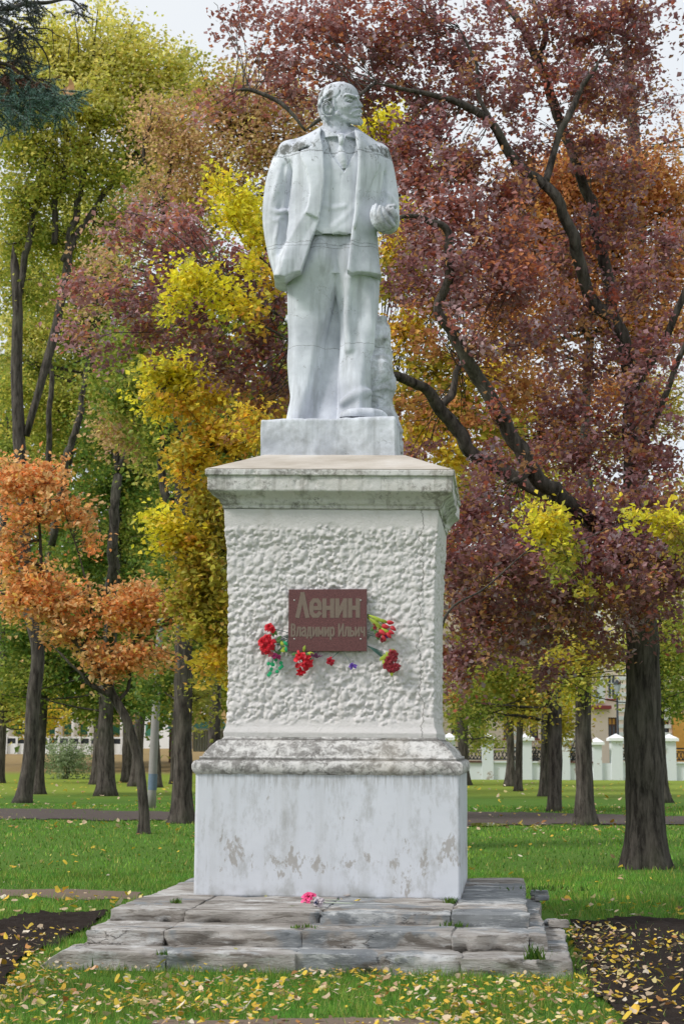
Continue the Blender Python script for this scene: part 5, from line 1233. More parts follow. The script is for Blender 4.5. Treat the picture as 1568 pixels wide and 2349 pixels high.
# ---- small leaning oak with orange leaves
Y0 = Yg(1915)
st = [[(332, 1915, 0, 12), (330, 1850, 0, 11), (316, 1740, 0, 10.5), (290, 1650, 0, 10), (262, 1600, 0, 10), (235, 1550, 0, 9), (190, 1490, 0, 7), (140, 1430, 0, 5), (100, 1330, 0, 4), (90, 1200, 0, 3), (70, 1110, 0, 2)],
      [(262, 1600, 0, 6), (215, 1575, -.2, 5), (180, 1540, -.3, 3.4), (120, 1480, -.3, 2.4)], [(275, 1605, 0, 4.5), (295, 1570, .1, 4), (300, 1500, .2, 3), (330, 1430, .2, 2)], [(140, 1430, 0, 4), (60, 1380, 0, 3), (-20, 1350, 0, 2)], [(190, 1490, 0, 4), (210, 1400, 0, 3), (190, 1300, 0, 2), (160, 1210, 0, 2)]]
bl = []
for px, py, rx, ry, n in ((60, 1110, 75, 45, 620), (110, 1090, 40, 35, 260), (20, 1090, 40, 35, 260), (150, 1160, 45, 25, 200), (60, 1180, 65, 30, 320), (190, 1190, 28, 22, 110), (15, 1240, 35, 30, 160), (210, 1240, 20, 30, 80), (30, 1280, 30, 20, 90), (80, 1330, 65, 30, 400), (30, 1370, 45, 35, 280), (110, 1390, 70, 40, 500), (170, 1370, 45, 30, 220), (150, 1450, 55, 25, 260), (200, 1430, 30, 20, 100), (270, 1385, 55, 22, 320), (330, 1370, 60, 22, 360), (380, 1385, 45, 22, 250), (300, 1420, 60, 20, 260), (420, 1415, 25, 14, 80),
      (215, 1500, 35, 22, 190), (270, 1520, 50, 22, 320), (330, 1500, 45, 18, 220), (380, 1510, 30, 12, 90), (235, 1545, 25, 12, 90)):
    bl.append((px, py, rx * .88, ry * .85, 0, .45, n * 2.0, 'or'))
tree('oak_tree', 'slender oak with crooked leaning trunk and bright orange leaves', 'tree', Y0, st, bl, .105, 44, per=18, spread=.22, twigs=10, twr=.011)

# ---- tall maples on the left and the row behind them
def T(label, basepy, trunk, blobs, seed, leaf=.13, name='maple_tree', limbs=(), sc_=1.0, depth=1.2, spread=.42, per=24, twigs=7, flare=.45, mult=1.0):
    mult = mult * 2.7; leaf = leaf * .9
    Y = Yg(basepy)
    tree(name, label, 'tree', Y, [[(a, b, 0, r) for a, b, r in trunk]] + [[(a, b, d, r) for a, b, d, r in l] for l in limbs],
         [(a, b, rx * .9, ry * .9, dy, depth, n * mult, p_) for a, b, rx, ry, dy, n, p_ in blobs], leaf, seed, 'park trees behind the monument', per, spread, twigs, flare, .022)
T('tall yellow-green maple with two stems at the far left, its top against the sky', 1845, [(52, 1848, 17), (68, 1740, 16), (78, 1600, 16), (86, 1480, 15), (60, 1350, 15), (50, 1100, 14), (40, 900, 14), (40, 700, 12), (30, 560, 10)],
  [(60, 190, 90, 50, 0, 1500, 'yg'), (170, 150, 90, 55, 0, 1500, 'yg'), (120, 250, 110, 50, -.5, 1700, 'yg'), (270, 150, 70, 55, 0, 1100, 'yg'), (230, 240, 90, 60, -.5, 1500, 'yg'), (330, 200, 70, 55, 0, 1100, 'yg'), (240, 40, 25, 40, 0, 260, 'yg'), (210, 90, 25, 30, 0, 160, 'yg'), (120, 60, 30, 25, 0, 140, 'yg'), (310, 100, 50, 40, 0, 450, 'yg'), (400, 160, 60, 40, 0, 700, 'yg'), (330, 300, 90, 50, 0, 1100, 'gy'), (200, 340, 90, 40, 0, 900, 'yg'),
   (50, 340, 80, 60, 0, 1100, 'gy'), (110, 430, 90, 40, 0, 800, 'gy'), (40, 470, 60, 50, 0, 700, 'gy'), (250, 400, 90, 45, 0, 900, 'gy'), (120, 100, 70, 35, 0, 600, 'yg'), (30, 120, 50, 40, 0, 450, 'yg'), (450, 230, 50, 40, .5, 500, 'yg'), (40, 560, 80, 60, 1, 700, 'gy'), (140, 560, 90, 60, 1, 700, 'gy'), (260, 520, 90, 60, 1, 700, 'gy'), (60, 680, 80, 60, 1, 700, 'gy'), (150, 400, 90, 60, 1, 600, 'gy'), (20, 250, 60, 60, 0, 600, 'yg'), (360, 360, 70, 50, 1, 500, 'gy')], 51,
  limbs=[[(40, 700, 0, 9), (65, 560, 0, 8), (90, 450, 0, 7), (110, 330, 0, 5)], [(60, 1000, 0, 9), (140, 700, 0, 11), (165, 540, 0, 9), (190, 420, 0, 8), (200, 300, 0, 5)], [(145, 600, 0, 9), (190, 520, 0, 8), (250, 430, 0, 7), (290, 380, 0, 4)], [(125, 560, 0, 8), (130, 470, 0, 8), (150, 370, 0, 6), (160, 280, 0, 4)]], leaf=.14)
T('green and yellow maple second from the left', 1825, [(88, 1826, 12), (92, 1740, 11), (100, 1600, 10), (110, 1300, 10), (170, 1000, 10), (200, 850, 8), (230, 700, 6)],
  [(40, 620, 80, 60, 0, 1100, 'gy'), (170, 620, 80, 60, 0, 900, 'gy'), (60, 760, 80, 55, 0, 900, 'yg'), (180, 520, 80, 50, 0, 900, 'gr'), (300, 500, 90, 50, 0, 1000, 'gr'), (330, 420, 80, 40, 0, 700, 'gr'), (180, 480, 50, 30, -3, 350, 'yg'), (150, 730, 60, 40, 0, 450, 'gy'), (40, 900, 60, 50, 0, 700, 'gy'), (130, 930, 80, 50, 0, 1100, 'gy'), (200, 920, 60, 50, 0, 700, 'gy'), (110, 1000, 90, 40, 0, 800, 'gy'), (260, 620, 60, 50, 0, 500, 'gr'), (200, 780, 80, 60, 1, 700, 'gr'), (90, 850, 90, 60, 1, 700, 'gr'), (300, 720, 80, 60, 1, 600, 'gr'), (60, 530, 80, 60, 1, 600, 'gr'), (230, 860, 70, 50, 1, 500, 'gr')], 52,
  limbs=[[(120, 1250, -4, 9), (150, 1080, -5, 9), (165, 1020, -5, 9), (185, 950, -5, 8), (195, 880, -5, 6), (205, 800, -5, 4)], [(110, 1200, -4, 8), (112, 1000, -5, 7), (118, 880, -5, 6), (110, 780, -5, 4)]], leaf=.14)
T('dark green maple behind the orange oak', 1828, [(243, 1829, 20), (243, 1700, 18), (245, 1560, 17), (262, 1350, 14), (268, 1150, 13), (268, 1000, 12), (280, 850, 9), (300, 700, 7)],
  [(250, 1130, 90, 60, 0, 1500, 'dg'), (330, 1080, 80, 60, 0, 1300, 'dg'), (200, 1280, 90, 60, 0, 1500, 'dg'), (330, 1220, 70, 60, 0, 1200, 'gr'), (260, 1000, 90, 50, 0, 1200, 'dg'), (60, 1450, 90, 60, 1, 1300, 'dg'), (200, 1420, 90, 50, 1, 1300, 'dg'), (330, 1320, 60, 60, 1, 900, 'dg'), (180, 1530, 90, 50, 1, 1500, 'dg'), (300, 1600, 70, 40, 1, 1000, 'dg'), (60, 1560, 80, 50, 1, 1200, 'gr'), (350, 1470, 60, 60, 2, 900, 'gr'), (230, 1620, 60, 30, 1, 600, 'gr')], 53, leaf=.15, limbs=[[(250, 1500, 0, 12), (258, 1360, -5, 13), (264, 1200, -6, 12), (266, 1080, -6, 11), (275, 940, -6, 8), (300, 820, -6, 5)], [(266, 1080, -6, 6), (320, 980, -6, 5), (350, 880, -6, 3)]])
T('green maple with a forked stem left of the lamp post', 1890, [(415, 1892, 25), (418, 1800, 22), (421, 1600, 21), (420, 1450, 19), (420, 1250, 18), (418, 1120, 17), (410, 1000, 14), (395, 860, 10), (380, 700, 8), (385, 560, 6)],
  [(380, 1000, 70, 50, .5, 1100, 'gr'), (300, 900, 80, 50, .5, 1100, 'gr'), (430, 1170, 50, 50, 1, 600, 'dg'), (380, 1330, 50, 60, 1, 900, 'dg'), (440, 1480, 60, 60, 1.5, 900, 'gr'), (370, 1560, 50, 50, 2, 700, 'dg'), (300, 800, 80, 50, 1, 900, 'gr'), (380, 780, 60, 50, 1, 600, 'gr'), (450, 1600, 40, 40, 1, 400, 'ol')], 54,
  limbs=[[(420, 1250, 0, 12), (400, 1180, 0, 11), (378, 1120, 0, 10), (372, 1050, 0, 9), (378, 960, 0, 8), (372, 880, 0, 5)]], leaf=.12)
T('rosy brown maple with its top against the sky, left of the statue', 1868, [(490, 1870, 17), (490, 1700, 15), (492, 1500, 13), (470, 1250, 12), (440, 1000, 10), (410, 800, 9), (385, 640, 8), (375, 480, 7), (400, 340, 4)],
  [(430, 340, 90, 55, 0, 1600, 'br'), (530, 260, 80, 55, 0, 1500, 'br'), (620, 250, 60, 45, 0, 900, 'br'), (600, 340, 80, 50, 0, 1300, 'br'), (500, 400, 90, 50, 0, 1400, 'br'), (640, 420, 60, 50, 0, 800, 'br'), (430, 460, 80, 50, 0, 1000, 'br'), (380, 270, 60, 45, 0, 600, 'br'), (470, 200, 60, 30, 0, 500, 'ol'), (560, 190, 50, 30, 0, 400, 'br'), (380, 560, 70, 40, 0, 600, 'ol'), (700, 300, 60, 60, 0, 800, 'br'), (690, 230, 40, 30, 0, 300, 'br'), (350, 300, 45, 35, 0, 400, 'br'), (340, 420, 50, 40, 0, 350, 'br'), (320, 500, 50, 30, 0, 250, 'br'),
   (300, 930, 55, 35, -3, 600, 'br'), (270, 990, 55, 30, -3, 600, 'br'), (330, 1010, 35, 25, -3, 250, 'br'), (250, 620, 60, 35, -2, 500, 'br'), (200, 690, 50, 30, -2, 300, 'br'), (460, 540, 60, 50, 0, 500, 'ol'), (400, 1050, 60, 40, 1, 600, 'ol')], 55,
  limbs=[[(385, 640, 0, 7), (420, 560, 0, 6), (450, 480, 0, 5), (500, 380, 0, 4), (560, 300, 0, 3)], [(375, 480, 0, 6), (340, 400, 0, 5), (330, 320, 0, 4)], [(440, 560, 0, 4), (480, 540, 0, 4), (540, 460, 0, 3)]], leaf=.12, mult=.62)
T('thin dark tree at the left edge of the lawn', 1800, [(-4, 1806, 12), (4, 1700, 11), (6, 1500, 10), (10, 1200, 9), (20, 1000, 8)], [(20, 1030, 60, 60, 0, 900, 'gr'), (10, 900, 60, 60, 0, 800, 'gr'), (20, 1600, 60, 40, 0, 700, 'ol'), (90, 1640, 70, 25, 2, 500, 'gold')], 56, leaf=.18, mult=.8)
T('dark trunk just left of the thick green maple', 1802, [(222, 1803, 13), (226, 1700, 11), (228, 1560, 10), (232, 1400, 9), (230, 1200, 7)], [(120, 1180, 80, 60, 0, 900, 'dg'), (160, 1340, 80, 60, 0, 900, 'dg'), (60, 1300, 70, 60, 0, 700, 'dg')], 57, leaf=.2)
T('thin trunk to the right of the leaning oak', 1806, [(312, 1808, 14), (318, 1700, 12), (326, 1550, 11), (330, 1400, 10), (320, 1200, 7)], [(330, 1180, 70, 60, 1, 900, 'dg'), (300, 1300, 70, 60, 1, 900, 'dg'), (470, 1100, 70, 60, 1, 700, 'gr'), (450, 960, 70, 60, 1, 700, 'gr')], 58, leaf=.2)
T('rusty trunk close to the left of the leaning oak', 1797, [(292, 1798, 13), (293, 1700, 11), (297, 1560, 10), (300, 1400, 9), (295, 1200, 7)], [(260, 1440, 80, 60, 1, 900, 'gr'), (380, 1420, 70, 60, 1, 800, 'gr')], 59, leaf=.2)
T('slim dark trunk behind the lamp post', 1808, [(362, 1812, 10), (358, 1700, 8), (352, 1560, 8), (356, 1400, 7), (350, 1250, 6)], [(400, 1250, 70, 60, 1, 800, 'dg'), (330, 1540, 60, 40, 1, 600, 'gr')], 60, leaf=.2)
T('dark trunk half hidden behind the forked maple', 1800, [(400, 1803, 10), (402, 1700, 9), (405, 1500, 8), (410, 1300, 7)], [(470, 1340, 50, 60, 1, 600, 'ol'), (520, 1180, 50, 60, 1, 500, 'ol')], 61, leaf=.2)
# ---- right hand side
T('grey maple trunk left of the great purple tree, yellow sprays above', 1890, [(1340, 1892, 21), (1338, 1800, 19), (1336, 1650, 18), (1336, 1560, 20), (1340, 1480, 22), (1345, 1380, 18), (1350, 1200, 15), (1340, 1000, 12), (1350, 800, 10), (1370, 620, 8)],
  [(1330, 1490, 45, 40, 0, 700, 'ggold'), (1290, 1530, 40, 30, 0, 350, 'ggold'), (1320, 1560, 40, 18, -.5, 300, 'gy'), (1265, 1215, 45, 38, -8, 800, 'by'), (1300, 1280, 30, 25, -8, 260, 'gy'), (1300, 1330, 60, 40, 1, 500, 'ggold'),
   (1400, 460, 90, 55, 0, 1500, 'ob'), (1310, 420, 90, 55, 0, 1500, 'ob'), (1240, 440, 60, 50, 0, 900, 'ob'), (1480, 420, 80, 60, 0, 1300, 'ob'), (1550, 480, 60, 60, 0, 900, 'ob'), (1240, 540, 80, 50, 0, 1100, 'ob'), (1380, 580, 80, 50, 0, 1100, 'ob'), (1520, 620, 80, 60, 0, 1300, 'ob'), (1300, 680, 80, 60, 0, 1100, 'ob'), (1430, 740, 90, 60, 0, 1300, 'ob'), (1540, 760, 60, 60, 0, 700, 'ob'), (1180, 600, 70, 50, 0, 800, 'ob'), (1330, 360, 60, 30, 0, 500, 'ob'), (1170, 440, 50, 35, 0, 300, 'ob'), (1140, 720, 70, 50, 0, 700, 'ob'), (1230, 780, 80, 50, 0, 800, 'ob')], 62, leaf=.11)
T('straight maple trunk right of the pedestal with a twin behind it', 1860, [(1270, 1862, 14), (1272, 1750, 17), (1270, 1600, 17), (1266, 1500, 16), (1262, 1300, 14), (1250, 1100, 12), (1230, 900, 9)],
  [(1120, 1470, 60, 40, 0, 700, 'ggold'), (1170, 1540, 60, 40, 0, 700, 'gy'), (1110, 1560, 50, 40, 0, 600, 'gy'), (1210, 1600, 40, 30, 0, 300, 'ggold'), (1090, 1630, 45, 30, 0, 400, 'gr'), (1140, 1000, 80, 60, 0, 900, 'ob'), (1230, 900, 90, 50, 0, 900, 'ob'), (1080, 1120, 70, 50, 0, 700, 'ggold'), (1200, 1100, 80, 50, 0, 700, 'ggold'), (1300, 1000, 80, 60, 0, 900, 'ob'), (1400, 900, 80, 60, 0, 900, 'ob'), (980, 1000, 60, 60, 0, 500, 'ob')], 63, leaf=.12)
T('dark leaning trunk hidden half behind the straight maple', 1825, [(1246, 1827, 10), (1248, 1750, 10), (1252, 1600, 11), (1256, 1500, 11), (1262, 1350, 9)], [(1300, 1600, 40, 40, 0, 500, 'by'), (1290, 1670, 35, 30, 0, 350, 'ggold'), (1300, 1540, 40, 30, 0, 350, 'ggold'), (1180, 1350, 70, 40, 0, 600, 'ggold'), (1400, 1350, 80, 50, 0, 800, 'ggold')], 64, leaf=.15)
T('dark trunk close behind the right edge of the pedestal', 1800, [(1062, 1804, 14), (1061, 1700, 12), (1062, 1580, 12), (1065, 1450, 11), (1070, 1300, 9)], [(1100, 1690, 40, 28, 3, 350, 'gy'), (1060, 1640, 50, 25, 3, 350, 'gy'), (1090, 1380, 70, 50, 1, 600, 'ob'), (1060, 1600, 40, 30, 0, 200, 'ob')], 65, leaf=.17)
T('left one of two thin trunks standing near each other before the white wall', 1802, [(1168, 1804, 12), (1170, 1740, 9), (1168, 1680, 9), (1158, 1600, 9), (1148, 1540, 8), (1140, 1440, 6)], [(1150, 1600, 45, 30, 0, 450, 'gy'), (1190, 1650, 40, 25, 0, 350, 'ggold'), (1120, 1540, 50, 40, 0, 500, 'gy'), (1160, 1480, 60, 30, 1, 450, 'ol')], 66, leaf=.16)
T('right one of two thin trunks standing near each other before the white wall', 1813, [(1188, 1814, 9), (1189, 1740, 8), (1191, 1650, 7.5), (1194, 1560, 7), (1200, 1450, 6)], [(1200, 1620, 45, 30, 0, 450, 'ggold'), (1230, 1560, 45, 30, 0, 400, 'ol'), (1210, 1480, 60, 30, 0, 450, 'ggold')], 67, leaf=.15)
T('green maple standing behind the great purple tree at the right edge', 1838, [(1518, 1840, 16), (1512, 1750, 14), (1508, 1600, 13), (1505, 1450, 12), (1500, 1250, 10)],
  [(1520, 1500, 60, 50, 0, 900, 'gy'), (1540, 1420, 60, 50, 0, 900, 'gy'), (1500, 1590, 45, 35, 0, 450, 'gr'), (1550, 1600, 40, 50, 0, 500, 'gr'), (1530, 1320, 60, 50, 0, 900, 'ggold'), (1540, 1190, 60, 40, -8, 900, 'ggold'), (1450, 1480, 50, 40, 0, 500, 'gy'), (1560, 1520, 40, 60, -1, 600, 'gr')], 68, leaf=.13)
T('tall straight grey stem rising through the purple leaves near the right edge', 1850, [(1500, 1852, 12), (1480, 1500, 16), (1468, 1250, 18), (1467, 900, 19), (1466, 620, 18), (1458, 380, 16), (1446, 250, 13), (1437, 150, 9), (1430, 60, 5)],
  [(1400, 180, 60, 50, -1, 500, 'pu'), (1420, 260, 50, 25, -1, 150, 'ob'), (1560, 330, 50, 40, 0, 250, 'ob'), (1540, 250, 40, 30, 0, 100, 'pu'), (1500, 900, 80, 60, 1, 700, 'ggold'), (1540, 950, 60, 60, 1, 600, 'ggold'), (1400, 1010, 80, 60, 1, 700, 'ggold')], 69, leaf=.10, limbs=[[(1467, 800, 0, 8), (1520, 700, 0, 7), (1568, 560, 0, 6), (1600, 480, 0, 5)]])
# ---- far wood behind everything
Bl = []
rr = np.random.default_rng(5)
for k in range(46):
    px = -60 + k * 37; Yk = 90 + 14 * rr.random() + (42 if px > 980 else 0); top = (640 + 240 * rr.random()) if px < 700 else (1000 + 240 * rr.random())
    bot = 1640 if px < 1000 else 1520
    for py in np.arange(top, bot, 75):
        if px > 1000 and rr.random() < .2: continue
        Bl.append((P(px + rr.normal(0, 12), py, Yk), (1.5, 1.5, 1.3), 260, rr.choice(['dg', 'gr', 'gy', 'ol', 'ggold'], p=[.3, .25, .2, .15, .1] if px < 800 else [.1, .15, .25, .25, .25])))
V, F, C, _ = leaves(Bl, .42, 77, 14, .7)
tag(mesh('distant_trees', V, F, FM.m, None, False, attrs={'col': C}), kind='stuff')
print('leaves', NLEAF[0])
# ---- blue spruce bough hanging in from the upper left, close to the viewer
NM = Mat('spruce_needles', .6, .3); NM.color(NM.attr()); NM = NM.m
sp = thing('spruce_tree', 'blue spruce at the upper left with bare twigs and drooping needled boughs', 'tree', (-4.6, 9.4, 0))
tr_ = np.array([(-4.6, 9.4, -.05), (-4.58, 9.4, 3), (-4.55, 9.42, 6), (-4.5, 9.42, 9), (-4.5, 9.4, 12)])
V, F = bark_tube(tr_, [.22, .19, .15, .10, .04], 14, .4, 3); mb = MB(); mb.add(V, F); mb.build('trunk', MBARK, sp, True)
def pth(*a): return np.array([P(x_, y_, 9.4 + d_) for x_, y_, d_ in a])
boughs = [(pth((-420, -60, 0), (-150, -10, 0), (0, 20, 0), (60, 8, .1), (110, 6, .1), (160, -2, .2), (195, 25, .2)), .022), (pth((-380, 60, 0), (-120, 110, 0), (-20, 170, 0), (40, 205, .1), (100, 235, .1), (180, 225, .15)), .024),
          (pth((-400, 200, 0), (-120, 260, 0), (-40, 262, 0), (30, 215, .2)), .02), (pth((-60, 20, .1), (20, 50, .1), (50, 100, .1), (75, 170, .2), (90, 200, .2), (95, 260, .2)), .010), (pth((40, 60, .1), (80, 90, .1), (108, 130, .1), (115, 170, .1), (108, 205, .1)), .007),
          (pth((60, 10, .1), (75, 60, .1), (110, 66, .1), (130, 80, .1), (162, 92, .1)), .006), (pth((-200, 60, -.2), (-60, 130, -.2), (20, 150, -.2), (80, 190, -.1), (130, 215, -.1)), .016), (pth((162, 92, .1), (158, 120, .1), (156, 150, .1)), .004), (pth((120, 66, .1), (122, 90, .1), (124, 118, .1)), .004),
          (pth((-300, 0, -.3), (-80, 60, -.3), (0, 90, -.3), (50, 60, -.2)), .018)]
mb = MB()
for p, r in boughs:
    V, F = tube(smooth_path(p, 24), np.linspace(r, r * .25, 24), 6); mb.add(V, F)
rr = np.random.default_rng(9); twl = []
dens = [(-10, 205, 60, 40, 90, (.10, .19, .20)), (60, 225, 55, 26, 90, (.09, .17, .17)), (125, 222, 38, 14, 50, (.13, .22, .22)), (90, 190, 28, 10, 26, (.16, .26, .26)), (-10, 30, 60, 60, 80, (.035, .045, .05)), (40, 60, 28, 60, 60, (.05, .065, .07)), (15, 170, 40, 22, 60, (.10, .045, .035)), (60, 190, 35, 14, 36, (.12, .055, .04)),
        (10, 255, 50, 25, 60, (.15, .23, .25)), (120, 250, 20, 14, 18, (.12, .2, .2)), (85, 10, 20, 12, 12, (.06, .07, .09)), (185, 20, 12, 12, 10, (.05, .06, .09)), (40, 140, 25, 30, 22, (.05, .07, .07)), (-40, 130, 30, 60, 50, (.07, .12, .13)), (165, 225, 14, 6, 10, (.14, .23, .23)), (40, 240, 45, 25, 50, (.06, .11, .11))]
NV = []; NF = 0; NC = []
for px, py, rx, ry, n, cc in dens:
    for _ in range(int(n * 1.0)):
        p = P(px + rr.normal(0, rx * .62), py + rr.normal(0, ry * .8), 9.4 + rr.normal(0, .22)); d = np.array([rr.normal(.35, .5), rr.normal(0, .5), rr.normal(-.35, .35)]); d /= np.linalg.norm(d); L = rr.uniform(.06, .16)
        V, F = tube(np.array([p, p + d * L * .5, p + d * L]), [.0035, .003, .002], 3, False); mb.add(V, F)
        m = int(L * 900); t = rr.random(m)[:, None]; b = p + d * L * t; e = rr.normal(size=(m, 3)); e -= (e @ d)[:, None] * d * .7; e[:, 2] += .25; e /= np.linalg.norm(e, axis=1)[:, None]; e = e * .8 + d * .5
        s = np.cross(e, rr.normal(size=(m, 3))); s /= np.linalg.norm(s, axis=1)[:, None]; ll = rr.uniform(.014, .024, m)[:, None]
        NV.append(np.stack([b - s * .0019, b + s * .0019, b + e * ll], 1).reshape(-1, 3)); NC.append(np.repeat(np.array(cc) * np.array([1.35, 1.25, 1.05]) * rr.uniform(.7, 1.4, (m, 1)), 3, 0))
V = np.concatenate(NV); tag(mesh('needles', V, np.arange(len(V)).reshape(-1, 3), NM, sp, False, attrs={'col': np.concatenate(NC)}), kind='stuff')
tag(mb.build('boughs', MBARK, sp, True), kind='stuff')
p = P(160, 200, 9.2)
V = np.array([p + np.array(q) for q in ((-.045, 0, -.01), (-.01, .01, .01), (0, -.01, .055), (.025, 0, .02), (.03, .01, -.03), (0, 0, -.055), (-.03, .01, -.045))])
o = mesh('leaf', V, [(0, 1, 6), (1, 2, 3), (1, 3, 4), (1, 4, 5), (1, 5, 6)], plain('peach_leaf', (.62, .33, .15), .5, .15), None, False, loc=p); tag(o, 'dry peach-coloured leaf caught at the tip of the spruce bough', 'leaf')
# ================================================================== things beyond the trees
MWW = Mat('parapet_whitewash', .8, .2); n1 = MWW.noise(.8, 6, .7); f_ = MWW.noise(1.6, 8, .72)
MWW.color(MWW.mix(MWW.ramp(f_, (.60, 0.0), (.62, .8)), MWW.mix(n1, (.62, .66, .69), (.74, .76, .78)), (.33, .26, .21))); MWW = MWW.m
MIR = plain('black_iron', (.025, .03, .038), .5, .2, 5); MPK = plain('pink_stucco', (.90, .72, .62), .8, .06, .6); MWH = plain('white_stucco', (.84, .85, .86), .8, .05, .8)
MGL = Mat('window_glass', .12, .6); MGL.color((.05, .055, .065)); MGL = MGL.m
MCUR = plain('orange_curtain', (.65, .33, .08), .8, .2, 4); MRD = plain('oxide_red_paint', (.30, .06, .06), .6, .1); MYE = plain('yellow_stucco', (.78, .55, .26), .8, .06, .6)
MGD = plain('green_paint', (.05, .20, .13), .6, .1); MBW = plain('brown_boards', (.12, .06, .045), .7, .3, 3); MCV = plain('pale_canvas', (.55, .55, .53), .8, .12, 2); MDG = plain('dark_panel', (.03, .035, .045), .4, .3, 2)
MGRAN = plain('concrete_post', (.30, .285, .265), .8, .15, 4, .3, 30)
def bx(name, x0, x1, y0, y1, z0, z1, m, par=None): mb = MB(); mb.box((x0, y0, z0), (x1, y1, z1)); return mb.build(name, m, par)
def ux(px, Y): return P(px, 1700, Y)[0]
def uz(py, Y): return P(784, py, Y)[2]
# ---- white parapet with piers and cast iron panels
YW = 83.0; zt, zc0 = uz(1697, YW), uz(1748, YW)
wall = thing('parapet_wall', 'long white parapet with square piers and black iron lattice panels in front of the pink house', 'wall', (ux(1400, YW), YW, 0))
bx('wall', ux(880, YW), ux(2100, YW), YW, YW + .45, -.3, zc0, MWW, wall)
cs_ = [940, 1030, 1117, 1205, 1292, 1368, 1413, 1500, 1535, 1622, 1710, 1800, 1890, 1980]
for i, c0 in enumerate(cs_):
    w2 = 13 if c0 not in (1368, 1500) else 10; x0, x1 = ux(c0 - w2, YW), ux(c0 + w2, YW); zz = zt if w2 == 13 else uz(1706, YW)
    pr = bx('pier', x0, x1, YW - .12, YW + .55, -.3, zz, MWW, wall)
    mb = MB(); mb.box((x0 - .12, YW - .24, zz + .003), (x1 + .12, YW + .67, zz + .14)); q = MB()
    c_ = [(x0 - .10, YW - .22, zz + .143), (x1 + .10, YW - .22, zz + .143), (x1 + .10, YW + .65, zz + .143), (x0 - .10, YW + .65, zz + .143), ((x0 + x1) / 2, YW + .22, zz + .36)]
    mb.add(np.array(c_), [(0, 1, 4, 4), (1, 2, 4, 4), (2, 3, 4, 4), (3, 0, 4, 4)]); mb.build('pier_cap', MWH, wall)
    if i < len(cs_) - 1 and cs_[i + 1] - c0 > 50:
        a, b = x1 + .02, ux(cs_[i + 1] - (13 if cs_[i + 1] not in (1368, 1500) else 10), YW) - .02; z0, z1 = zc0 + .14, uz(1712, YW)
        bx('coping', a - .01, b + .01, YW - .10, YW + .50, zc0 + .003, zc0 + .08, MBW if i % 3 == 1 else MWW, wall)
        mb = MB(); mb.box((a, YW + .18, z1 - .07), (b, YW + .26, z1)); mb.box((a, YW + .18, z0), (b, YW + .26, z0 + .06)); n = int((b - a) / .16)
        mb.box((a, YW + .18, z1 - .2), (b, YW + .26, z1 - .16))
        for k in range(n + 1):
            xk = a + (b - a) * k / n
            for s in (-1, 1):
                V, F = tube(np.array([(xk, YW + .22, z0 + .03), (min(b, max(a, xk + s * .16)), YW + .22, z1 - .18)]), .022, 4, False); mb.add(V, F)
        mb.build('iron_panel', MIR, wall)
# ---- pink house
YB = 108.0; hp = thing('house', 'pale pink classical house with white bands, pilasters and tall windows behind the parapet', 'building', (ux(1400, YB), YB, 0))
X0, X1 = ux(1000, YB), ux(2200, YB); ZT = uz(1330, YB); wcols = [1404 + 60 * k for k in range(-6, 12)]
rows = [(uz(1692, YB), uz(1643, YB)), (uz(1600, YB), uz(1545, YB)), (uz(1500, YB), uz(1450, YB))]; ww_ = 9.5 * YB / FPX
edges = sorted([X0, X1] + [v for c0 in wcols for v in (ux(c0, YB) - ww_, ux(c0, YB) + ww_)])
mb = MB()
for a, b in zip(edges[0::2], edges[1::2]): mb.box((a, YB, -.2), (b, YB + 8, ZT))
for a, b in zip(edges[1:-1:2], edges[2:-1:2]):
    zs = [-.2] + [v for r_ in rows for v in r_] + [ZT]
    for z0, z1 in zip(zs[0::2], zs[1::2]): mb.box((a, YB + .004, z0), (b, YB + 8, z1))
mb.build('wall', MPK, hp)
for i, c0 in enumerate(wcols):
    xc = ux(c0, YB)
    for j, (z0, z1) in enumerate(rows):
        win = MB(); a, b = xc - ww_, xc + ww_
        for bb_ in ((a, z0, a + .06, z1), (b - .06, z0, b, z1), (a + .06, z0, b - .06, z0 + .06), (a + .06, z1 - .06, b - .06, z1), (xc - .03, z0 + .06, xc + .03, z1 - .06), (a + .06, z0 + (z1 - z0) * .62, xc - .03, z0 + (z1 - z0) * .62 + .06), (xc + .03, z0 + (z1 - z0) * .62, b - .06, z0 + (z1 - z0) * .62 + .06)):
            win.box((bb_[0], YB + .12, bb_[1]), (bb_[2], YB + .2, bb_[3]))
        w_ = win.build('window', MBW if j == 0 else MWH, hp)
        bx('pane', a, b, YB + .205, YB + .23, z0, z1, MGL, w_); bx('sill', a - .08, b + .08, YB - .1, YB - .003, z0 - .1, z0 - .003, MRD, w_)
        if j == 0: bx('curtain', a + .07, b - .07, YB + .17, YB + .195, z0 + (z1 - z0) * .68, z1 - .07, MCUR, w_)
for c0 in (1378, 1258, 1138, 1498): xc = ux(c0, YB); bx('pilaster', xc - .24, xc + .24, YB - .25, YB - .003, uz(1610, YB), ZT - .02, MWH, hp); bx('ledge', xc - .6, xc + .6, YB - .5, YB - .003, uz(1624, YB), uz(1616, YB), MRD, hp)
for c0 in (1427, 1527, 1307, 1187):
    z = .3
    while z < ZT - .5: bx('band', ux(c0, YB) - .28, ux(c0, YB) + .32, YB - .06, YB - .003, z, z + .24, MWH, hp); z += .5
bx('cornice', X0 - .1, X1 + .1, YB - .55, YB + 8, ZT + .003, ZT + .4, MWH, hp)
V = np.array([(X0 - .3, YB - .7, ZT + .403), (X1 + .3, YB - .7, ZT + .403), (X1 + .3, YB + 8.2, ZT + .403), (X0 - .3, YB + 8.2, ZT + .403), (X0 + 3, YB + 4, ZT + 2.4), (X1 - 3, YB + 4, ZT + 2.4)])
